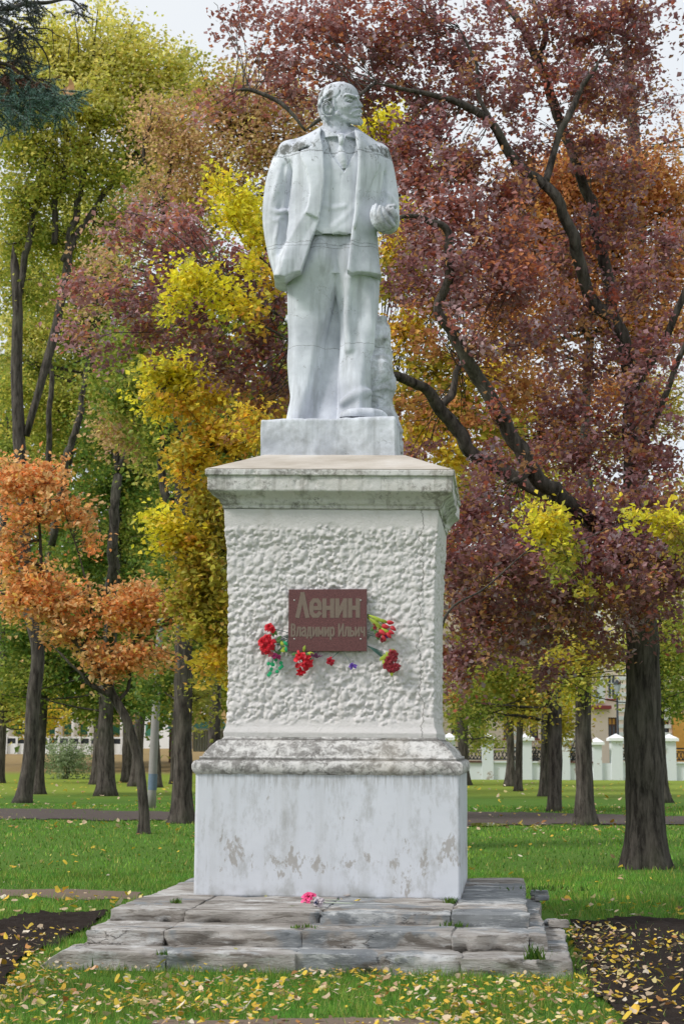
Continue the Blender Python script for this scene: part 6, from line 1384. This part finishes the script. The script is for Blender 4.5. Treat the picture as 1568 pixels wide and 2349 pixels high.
mb = MB(); mb.add(V, [(0, 1, 5, 4), (1, 2, 5, 5), (2, 3, 4, 5), (3, 0, 4, 4)]); mb.build('roof', MRD, hp)
oc = bx('gateway', ux(1541, YB), ux(1572, YB), YB - .3, YB - .003, 0, uz(1632, YB), MCUR, hp)
# ---- street lamps by the house
def street_lamp(px, Yl, zt_, lab, arm=None):
    x = ux(px, Yl); t = thing('street_lamp', lab, 'lamp', (x, Yl, 0), 'lanterns beyond the parapet'); p = [(0, .20), (.3, .20), (.5, .12), (1.2, .12), (1.3, .07), (zt_, .05)]
    V, F = tube(np.array([(x, Yl, h_) for h_, _ in p]), [r for _, r in p], 10); mb = MB(); mb.add(V, F); mb.build('post', MIR, t, True)
    xa = x if arm is None else ux(arm, Yl)
    if arm is not None: V, F = tube(smooth_path([(x, Yl, zt_ - .1), ((x + xa) / 2, Yl, zt_ + .25), (xa, Yl, zt_ + .1)], 8), .03, 6); mb = MB(); mb.add(V, F); mb.build('arm', MIR, t, True)
    z0 = zt_ - .5 if arm is not None else zt_
    mb = MB(); V, F = tube(np.array([(xa, Yl, z0), (xa, Yl, z0 + .1), (xa, Yl, z0 + .45), (xa, Yl, z0 + .5)]), [.06, .11, .19, .2], 6); mb.add(V, F); mb.build('lantern', plain('lantern_glass', (.35, .38, .42), .2, .1), t)
    mb = MB(); V, F = tube(np.array([(xa, Yl, z0 + .503), (xa, Yl, z0 + .6), (xa, Yl, z0 + .75)]), [.24, .12, .02], 6); mb.add(V, F); mb.build('lantern_roof', MIR, t)
street_lamp(1416, YW + 3, uz(1590, YW + 3), 'black iron street lamp with a thick foot rising over a parapet pier')
street_lamp(1352, YW + 6, uz(1590, YW + 6), 'street lamp whose lantern hangs from an arm beside a white pilaster', 1367)
# ---- left: white fence with dark panels, yellow building, kiosks
YF2 = 118.0
def lz(py): return P(150, py, YF2)[2]
fl = thing('panel_fence', 'low white fence with dark panels far off on the left bank', 'fence', (ux(100, YF2), YF2, 1.0))
k = -8
while k < 14:
    a, b = ux(k * 24 - 6, YF2), ux(k * 24 + 12, YF2)
    bx('post', ux(k * 24 - 11, YF2), ux(k * 24 - 6, YF2) - .01, YF2 - .1, YF2 + .2, .8, lz(1689), MWH, fl)
    bx('rail', a, b, YF2, YF2 + .12, lz(1694), lz(1690), MWH, fl); bx('plinth', a, b, YF2, YF2 + .12, .8, lz(1706), MWH, fl); bx('panel', a, b, YF2 + .03, YF2 + .09, lz(1706) + .003, lz(1694) - .003, MDG if k % 3 else MGL, fl); k += 1
YY = 150.0; hb_ = thing('house', 'yellow house with white columns and green shutters behind the trees on the left', 'building', (ux(250, YY), YY, 1.0))
bx('wall', ux(-300, YY), ux(520, YY), YY, YY + 10, .5, P(200, 1430, YY)[2], MYE, hb_)
for px in range(-120, 500, 37):
    x = ux(px, YY); V, F = tube(np.array([(x, YY - .9, .9), (x, YY - .9, P(200, 1500, YY)[2])]), .34, 10); mb = MB(); mb.add(V, F); mb.build('column', MWH, hb_, True)
    xw = ux(px + 18, YY); w_ = bx('window', xw - .35, xw + .35, YY - .05, YY - .003, P(200, 1685, YY)[2], P(200, 1662, YY)[2], MGD, hb_)
bx('portico', ux(330, YY), ux(402, YY), YY - 3, YY - 1.3, .8, P(200, 1632, YY)[2], MWH, hb_); xw = ux(342, YY - 3); bx('shutter', xw - .3, xw + .35, YY - 3.06, YY - 3.003, P(200, 1688, YY)[2], P(200, 1664, YY)[2], MGD, hb_)
bx('cornice', ux(-300, YY) - .1, ux(520, YY) + .1, YY - 1.4, YY + 10, P(200, 1430, YY)[2] + .003, P(200, 1416, YY)[2], MWH, hb_)
YK = 105.0
kz = lambda py: P(400, py, YK)[2]
kk = thing('kiosk', 'small dark brown wooden kiosk with a green pitched roof left of the forked maple', 'kiosk', (ux(397, YK), YK, hgt(ux(397, YK), YK)))
bx('cabin', ux(388, YK), ux(406, YK), YK, YK + 1.2, .1, kz(1672), MBW, kk)
V = np.array([(ux(381, YK), YK - .3, kz(1672) + .003), (ux(413, YK), YK - .3, kz(1672) + .003), (ux(413, YK), YK + 1.5, kz(1672) + .003), (ux(381, YK), YK + 1.5, kz(1672) + .003), (ux(397, YK), YK + .6, kz(1652))]); mb = MB(); mb.add(V, [(0, 1, 4, 4), (1, 2, 4, 4), (2, 3, 4, 4), (3, 0, 4, 4), (3, 2, 1, 0)]); mb.build('roof', MGD, kk)
kk = thing('market_tent', 'pale canvas booth with a green roof between the trunks left of the pedestal', 'tent', (ux(470, YK), YK, hgt(ux(470, YK), YK)))
mb = MB(); n = 26; xs = np.linspace(ux(443, YK), ux(516, YK), n); V = np.array([(x, YK + .12 * (i % 2), z) for i, x in enumerate(xs) for z in (kz(1722), kz(1676))]); mb.add(V, [(2 * i, 2 * i + 2, 2 * i + 3, 2 * i + 1) for i in range(n - 1)]); mb.box((ux(443, YK), YK + .2, kz(1724)), (ux(516, YK), YK + 2.5, kz(1676))); mb.build('canvas_wall', MCV, kk)
bx('fascia', ux(440, YK), ux(519, YK), YK - .1, YK + 2.6, kz(1676) + .003, kz(1671), MWH, kk)
V = np.array([(ux(440, YK), YK - .1, kz(1671) + .003), (ux(519, YK), YK - .1, kz(1671) + .003), (ux(519, YK), YK + 2.6, kz(1671) + .003), (ux(440, YK), YK + 2.6, kz(1671) + .003), (ux(458, YK), YK + 1.2, kz(1640)), (ux(500, YK), YK + 1.2, kz(1640))]); mb = MB(); mb.add(V, [(0, 1, 5, 4), (1, 2, 5, 5), (2, 3, 4, 5), (3, 0, 4, 4)]); mb.build('roof', MGD, kk)
# ---- concrete lamp post leaning among the left trees
YP = Yg(1856); t = thing('lamp_post', 'grey concrete lamp post leaning to the right with a white globe', 'lamp', G(347, 1856))
pp = np.array([P(x_, y_, YP) for x_, y_ in ((347, 1862), (354, 1700), (363, 1530), (371, 1400), (378, 1270), (384, 1180), (389, 1150))]); V, F = tube(smooth_path(pp, 20), np.linspace(10.5, 5.5, 20) * YP / FPX, 10); mb = MB(); mb.add(V, F); mb.build('post', MGRAN, t, True)
V, F = tube(np.array([P(349.5, 1812, YP), P(351.3, 1775, YP)]), 10.6 * YP / FPX, 10, False); mb = MB(); mb.add(V, F); mb.build('notice_band', plain('blue_grey_notice', (.14, .19, .25), .7, .2), t, True)
c_ = P(391, 1137, YP); r_ = 9.5 * YP / FPX; V = []
for i in range(9):
    a = -math.pi / 2 + math.pi * i / 8
    for j in range(14): b = 2 * math.pi * j / 14; V.append((c_[0] + r_ * math.cos(a) * math.cos(b), c_[1] + r_ * math.cos(a) * math.sin(b), c_[2] + r_ * math.sin(a)))
mb = MB(); mb.add(np.array(V), grid_faces(9, 14, True)); mb.build('globe', plain('opal_glass', (.78, .8, .82), .25, .03), t, True)
# ---- shrubs
def shrub(name, lab, px, pyb, wpx, hpx, pal, n, seed, lf=.1, stems=9):
    Yb_ = Yg(pyb); b0_ = P(px, pyb, Yb_); b0_[2] = hgt(b0_[0], b0_[1]); t = thing(name, lab, 'shrub', b0_); s = Yb_ / FPX; r = np.random.default_rng(seed); mb = MB()
    for k in range(stems):
        e = b0_ + np.array([r.normal(0, .32) * wpx * s, r.normal(0, .3), hpx * s * r.uniform(.6, 1.1)]); V, F = tube(smooth_path([b0_ + np.array([r.normal(0, .1), 0, -.05]), b0_ * .5 + e * .5 + np.array([r.normal(0, .1), 0, .1]), e], 7), np.linspace(.03, .006, 7), 4, False); mb.add(V, F)
    tag(mb.build('stems', MBARK, t, True), kind='stuff')
    V, F, C, _ = leaves([(b0_ + np.array([0, 0, hpx * s * .5]), (wpx * s * .5, wpx * s * .35, hpx * s * .5), n, pal)], lf, seed, 12, .22); tag(mesh('foliage', V, F, FM.m, t, False, attrs={'col': C}), kind='stuff')
PAL['wi'] = pals((.30, .38, .20, .5), (.38, .45, .26, .3), (.24, .30, .14, .2)); PAL['dry'] = pals((.40, .30, .24, .5), (.30, .2, .16, .3), (.45, .4, .2, .2))
shrub('willow_shrub', 'soft grey-green willow shrub on the bank between the left trunks', 152, 1790, 125, 88, 'wi', 4200, 81, .11)
shrub('bare_shrub', 'brown half-bare shrub against the white parapet between two trunks', 1300, 1776, 70, 110, 'dry', 700, 82, .10, 40)
shrub('bare_shrub', 'sparse reddish shrub left of the straight maple by the parapet', 1222, 1780, 60, 90, 'dry', 420, 83, .10, 26)
# ================================================================== flowers tucked behind the plaque
def fmat(name, c, rough=.55):
    M = Mat(name, rough, .35); a = M.attr(); M.color(M.mix(.999, c, a, 'MULTIPLY')); trans(M, c, .15); return M.m
FR = fmat('red_cloth', (.72, .012, .03)); FDR = fmat('dull_red_cloth', (.36, .035, .05)); FPK = fmat('rose_cloth', (.55, .10, .13)); FMG = fmat('magenta_cloth', (.38, .03, .14)); FVI = fmat('violet_cloth', (.15, .07, .42)); FWT = fmat('white_cloth', (.75, .74, .72))
FLG = fmat('leaf_green_plastic', (.10, .22, .06)); FBG = fmat('bright_green_plastic', (.02, .40, .16)); FYG = fmat('lime_plastic', (.42, .52, .06)); FST = fmat('stem_plastic', (.05, .12, .10)); FHP = fmat('hot_pink_cloth', (.90, .10, .28)); FPP = fmat('purple_cloth', (.28, .08, .22)); FFW = fmat('faded_cloth', (.55, .48, .52))
def onw(px, py, out=.0):                           # point on the front of the shaft, out metres proud
    x, z = inv(px, py); return toW((x, yq + .022 - out, z))
FRN = toW((0, -1, 0)) - toW((0, 0, 0)); RGT = toW((1, 0, 0)) - toW((0, 0, 0)); UPV = np.array([0, 0, 1.0])
def bloom(c, r, m, par, n=34, seed=0, d=None, name='flower', layers=4, cup=.9, ruff=.5):
    """petals in rings round a heart"""
    R_ = np.random.default_rng(seed); d = FRN if d is None else np.array(d); d = d / np.linalg.norm(d); u = np.cross(d, [.1, .2, 1]); u /= np.linalg.norm(u); v = np.cross(d, u)
    V = []; F = []; C = []
    for k in range(n):
        t = (k + .5) / n; ring = t; a = k * 2.39996 + R_.normal(0, .2); op = math.pi / 2 * (1 - ring ** .8) * cup
        rad = (math.cos(a) * u + math.sin(a) * v); tan = -math.sin(a) * u + math.cos(a) * v; L = r * (.45 + .6 * ring) * R_.uniform(.85, 1.15); w_ = r * (.30 + .32 * ring) * R_.uniform(.8, 1.2)
        dr = rad * math.cos(op) + d * math.sin(op); nrm = -rad * math.sin(op) + d * math.cos(op); o = c + rad * r * .06
        row = [(0, .25, 0), (.45, .85, .10), (.8, 1, .05), (1.0, .65, -.12)]; b = len(V); cl = R_.uniform(.65, 1.15)
        for (s, ww, bend) in row:
            for q in (-1, 0, 1):
                V.append(o + dr * L * (s - .06 * abs(q) * ww) + tan * w_ * .5 * ww * q * (1 + .1 * R_.normal()) + nrm * (bend * L + r * .10 * ww * abs(q) * ruff * 2 + ruff * r * .06 * R_.normal()) + d * r * .25 * (1 - ring)); C.append((cl,) * 3)
        for i in range(3):
            for j in range(2): F.append((b + i * 3 + j, b + i * 3 + j + 1, b + i * 3 + j + 4, b + i * 3 + j + 3))
    return mesh(name, np.array(V), F, m, par, True, attrs={'col': np.array(C)})
def stem(a, b, m, par, r=.0028, sag=.01, name='stem'):
    mid = (a + b) / 2 + FRN * sag; V, F = tube(smooth_path([a, mid, b], 7), r, 5); return mesh(name, V, [tuple(dict.fromkeys(f)) for f in F.tolist()], m, par, True, attrs={'col': np.ones((len(V), 3))})
def leafm(a, dirv, L, w_, m, par, seed=0, name='leaf'):
    R_ = np.random.default_rng(seed); dirv = np.array(dirv, float); dirv /= np.linalg.norm(dirv); s = np.cross(dirv, FRN); s /= np.linalg.norm(s); V = []; F = []
    for i, (t, ww, bd) in enumerate(((0, .1, 0), (.3, .85, .12), (.6, 1, .16), (.85, .55, .08), (1, .06, -.05))):
        for q in (-1, 0, 1): V.append(a + dirv * L * t + s * w_ * .5 * ww * q + FRN * (bd * L * (1 - .5 * abs(q)) + .002) )
    for i in range(4):
        for j in range(2): F.append((i * 3 + j, i * 3 + j + 1, i * 3 + j + 4, i * 3 + j + 3))
    return mesh(name, np.array(V), F, m, par, True, attrs={'col': np.full((len(V), 3), R_.uniform(.7, 1.15))})
PX = SC * .86
def dirw(px, py): return RGT * px - UPV * py
# red carnations, left of the plaque
b = thing('bouquet', 'bunch of bright red artificial carnations with rosy and magenta blooms, left of the plaque', 'flowers', onw(640, 1460, .03))
for i, (px, py, r, m, n, dd) in enumerate(((619, 1440, 13, FR, 40, -.1), (626, 1446, 9, FR, 30, .2), (606, 1474, 17, FR, 56, -.4), (621, 1478, 16, FR, 50, .1), (612, 1490, 15, FR, 50, -.1), (615, 1464, 12, FR, 36, 0), (605, 1497, 8, FDR, 30, -.3), (623, 1502, 9, FPK, 30, 0), (631, 1505, 9, FMG, 34, .2), (603, 1486, 9, FR, 26, -.5), (640, 1508, 7, FMG, 30, .5))):
    bloom(onw(px, py, .045), r * PX * .9, m, b, n, 10 + i, FRN + RGT * dd + UPV * .15)
for i, (px, py) in enumerate(((619, 1440), (612, 1474), (624, 1478), (616, 1492), (630, 1502), (640, 1468), (636, 1480))): stem(onw(664, 1452 + 3 * i, .0), onw(px, py, .03), FST, b)
for i, (px, py, dx, dy, L, m) in enumerate(((628, 1462, -.2, -1, 20, FLG), (634, 1470, .8, -.8, 18, FLG), (640, 1478, .8, .5, 20, FLG), (630, 1490, .6, .9, 22, FLG), (642, 1468, .6, 1, 20, FYG), (648, 1478, .3, 1, 18, FYG), (650, 1470, .8, .9, 17, FBG), (654, 1482, .2, 1, 16, FBG), (626, 1482, .5, .8, 20, FLG), (640, 1492, .9, .1, 18, FYG), (636, 1458, -.6, -.9, 18, FLG), (644, 1488, -.3, 1, 18, FLG), (630, 1474, .9, -.2, 22, FLG))): leafm(onw(px, py, .025), dirw(dx, dy), L * PX, 8 * PX, m, b, i)
leafm(onw(633, 1476, .03), dirw(.1, 1), 22 * PX, 7 * PX, FWT, b, 3)
b = thing('leaf_spray', 'spray of round bright green plastic leaves below the red carnations', 'flowers', onw(632, 1530, .02))
for i, (px, py, dx, dy) in enumerate(((640, 1522, 1, -.3), (638, 1530, 1, .6), (628, 1524, -1, -.2), (626, 1532, -.8, .6), (632, 1518, .1, -1), (622, 1540, -.6, 1), (634, 1536, .3, 1), (620, 1524, -1, -.4), (642, 1528, .8, .1), (618, 1544, -.4, 1), (630, 1528, -.3, -.3))): leafm(onw(px, py, .02), dirw(dx, dy), 10 * PX, 10 * PX, FBG, b, i)
stem(onw(628, 1500, .02), onw(622, 1542, .02), FBG, b); stem(onw(634, 1500, .02), onw(634, 1532, .02), FBG, b)
# red open flower below the plaque's left corner
b = thing('artificial_flower', 'large open red artificial flower with a white heart below the left corner of the plaque', 'flowers', onw(694, 1518, .03))
bloom(onw(694, 1518, .03), 23 * PX, FR, b, 16, 40, FRN + UPV * .1, cup=.55, ruff=.8); bloom(onw(689, 1505, .035), 14 * PX, FR, b, 12, 44, FRN - RGT * .3, cup=.6); bloom(onw(708, 1521, .03), 14 * PX, FR, b, 12, 45, FRN + RGT * .5, cup=.6)
bloom(onw(690, 1518, .060), 7 * PX, FWT, b, 12, 41, FRN, cup=.4, name='heart'); bloom(onw(690, 1541, .035), 12 * PX, FR, b, 18, 42, FRN - UPV * .4, cup=.8)
for i, (px, py, dx, dy, m) in enumerate(((698, 1498, 1, .6, FLG), (702, 1502, 1, .9, FLG), (690, 1497, -.6, .2, FLG), (696, 1496, .2, -1, FYG), (704, 1498, 1, .1, FYG), (684, 1500, -1, .1, FLG))): leafm(onw(px, py, .02), dirw(dx, dy), 18 * PX, 8 * PX, m, b, i)
stem(onw(694, 1490, 0), onw(694, 1518, .02), FST, b)
b = thing('artificial_flower', 'flat dusky purple flower hanging under the lower edge of the plaque', 'flowers', onw(725, 1503, .02)); bloom(onw(725, 1503, .02), 14 * PX, FPP, b, 14, 50, -UPV + FRN * .35, cup=.12, ruff=.2); stem(onw(725, 1488, 0), onw(725, 1502, .02), FST, b)
b = thing('artificial_flower', 'single small red carnation under the plaque, between the purple and the violet flower', 'flowers', onw(758, 1516, .02)); bloom(onw(757, 1516, .02), 11 * PX, fmat('carnation_red', (.60, .03, .06)), b, 30, 51, FRN - UPV * .3); stem(onw(778, 1493, 0), onw(758, 1512, .02), FST, b)
b = thing('artificial_flower', 'small violet flower on a thin stem, lowest right of the loose flowers under the plaque', 'flowers', onw(808, 1529, .02)); bloom(onw(808, 1529, .02), 10 * PX, FVI, b, 26, 52, FRN + UPV * .6); stem(onw(786, 1493, 0), onw(806, 1525, .02), FST, b, .0016)
# tulips and small flowers right of the plaque
b = thing('bouquet', 'bunch of red tulips with yellow-green leaves, upper right of the plaque', 'flowers', onw(875, 1440, .03))
def tulip(c, d, r, par, seed):
    d = np.array(d) / np.linalg.norm(d); u = np.cross(d, FRN); u /= np.linalg.norm(u); v = np.cross(d, u); V = []; n = 12; prof = [(0, .25), (.15, .62), (.45, .95), (.8, .95), (1.15, .80), (1.5, .50), (1.7, .18)]
    for h, q in prof:
        for j in range(n): a = 2 * math.pi * j / n; rr_ = q * (1 + .13 * math.cos(3 * a + seed)); V.append(c + d * r * (h - .6) * .95 + (math.cos(a) * u + math.sin(a) * v) * r * rr_ * .50)
    mesh('flower', np.array(V), grid_faces(len(prof), n, True), fmat('tulip_red', (.66, .045, .06)) if seed == 0 else bpy.data.materials['tulip_red'], par, True, attrs={'col': np.full((len(V), 3), 1 - .12 * (seed % 3))})
for i, (px, py, dx, dy, r) in enumerate(((893, 1428, 1, .15, 11.5), (882, 1437, 1, .3, 12.5), (900, 1441, .8, .6, 11), (875, 1450, .9, .75, 12.5), (890, 1456, .7, .9, 11.5), (880, 1462, .6, 1, 10.5), (896, 1450, .8, .5, 10))): tulip(onw(px, py, .05), dirw(dx, dy) + FRN * .2, r * PX, b, i); stem(onw(842, 1408 + 1.5 * i, .0), onw(px, py, .05), FYG if i % 2 else FLG, b, .003)
for i, (px, py, dx, dy, L) in enumerate(((845, 1411, 1, .45, 48), (850, 1416, 1, .35, 46), (848, 1418, 1, .8, 42), (860, 1420, 1, .25, 36), (872, 1440, .9, .5, 28), (884, 1450, .9, 1, 22), (856, 1424, .9, .9, 30))): leafm(onw(px, py, .045), dirw(dx, dy), L * PX, 8.5 * PX, FYG, b, i)
b = thing('bouquet', 'small dull red and violet flowers with dark leaves below the red tulips', 'flowers', onw(872, 1455, .02))
for i, (px, py, r, m) in enumerate(((862, 1431, 8, FDR), (868, 1457, 8, FDR), (877, 1468, 7, FDR), (884, 1458, 8.5, FVI), (873, 1446, 7, FDR), (860, 1440, 6, FDR))): bloom(onw(px, py, .03), r * PX, m, b, 24, 60 + i); stem(onw(842, 1446 + 4 * i, 0), onw(px, py, .02), FST, b, .0016)
for i, (px, py, dx, dy) in enumerate(((858, 1444, .5, 1), (866, 1448, .8, .8), (862, 1456, .6, 1), (872, 1462, .4, 1), (856, 1436, -.4, 1), (868, 1440, 1, .3), (876, 1454, .8, .8))): leafm(onw(px, py, .02), dirw(dx, dy), 15 * PX, 8 * PX, FLG, b, i)
b = thing('bouquet', 'bunch of dark rose carnations with lime leaves, lower right of the plaque', 'flowers', onw(890, 1520, .03))
for i, (px, py, r, m) in enumerate(((901, 1500, 12, FDR), (893, 1514, 12, FDR), (887, 1527, 11, FDR), (900, 1532, 12, FDR), (908, 1530, 11, FDR), (894, 1534, 10, FDR), (904, 1511, 9, FDR))): bloom(onw(px, py, .035), r * PX, m, b, 42, 70 + i)
for i in range(8): stem(onw(842, 1481, .0), onw(880 + 2 * i, 1496 + 4 * i, .02), FST, b, .0026)
for i, (px, py, dx, dy) in enumerate(((886, 1494, .2, 1), (880, 1500, .2, 1), (884, 1508, 0, 1), (890, 1496, 1, -.4), (894, 1492, 1, .2), (878, 1512, .3, 1), (896, 1536, .2, 1), (882, 1504, -.7, .7))): leafm(onw(px, py, .03), dirw(dx, dy), 18 * PX, 9 * PX, FYG, b, i)
# pink rose and a faded one lying on the top step
p = G(708, 2070, Z1); b = thing('artificial_rose', 'bright pink artificial rose lying on the top step', 'flowers', p); bloom(p + np.array([0, 0, .030]), .056, FHP, b, 30, 90, (-.2, -.6, .7), cup=.9, ruff=.6)
stem(p + np.array([.03, .02, .02]), p + np.array([.24, .06, .012]), fmat('pale_stem', (.55, .6, .5)), b, .004, 0)
p = G(732, 2077, Z1); b = thing('artificial_rose', 'faded grey-lilac artificial rose with dark heart beside the pink one', 'flowers', p); bloom(p + np.array([0, 0, .024]), .046, FFW, b, 26, 91, (-.4, -.8, .4), cup=.8); bloom(p + np.array([-.022, -.03, .022]), .018, fmat('dark_heart', (.04, .05, .12)), b, 10, 92, (-.4, -.9, .2), name='heart')
stem(p + np.array([.03, .02, .02]), p + np.array([.26, .02, .014]), bpy.data.materials['pale_stem'], b, .005, 0)
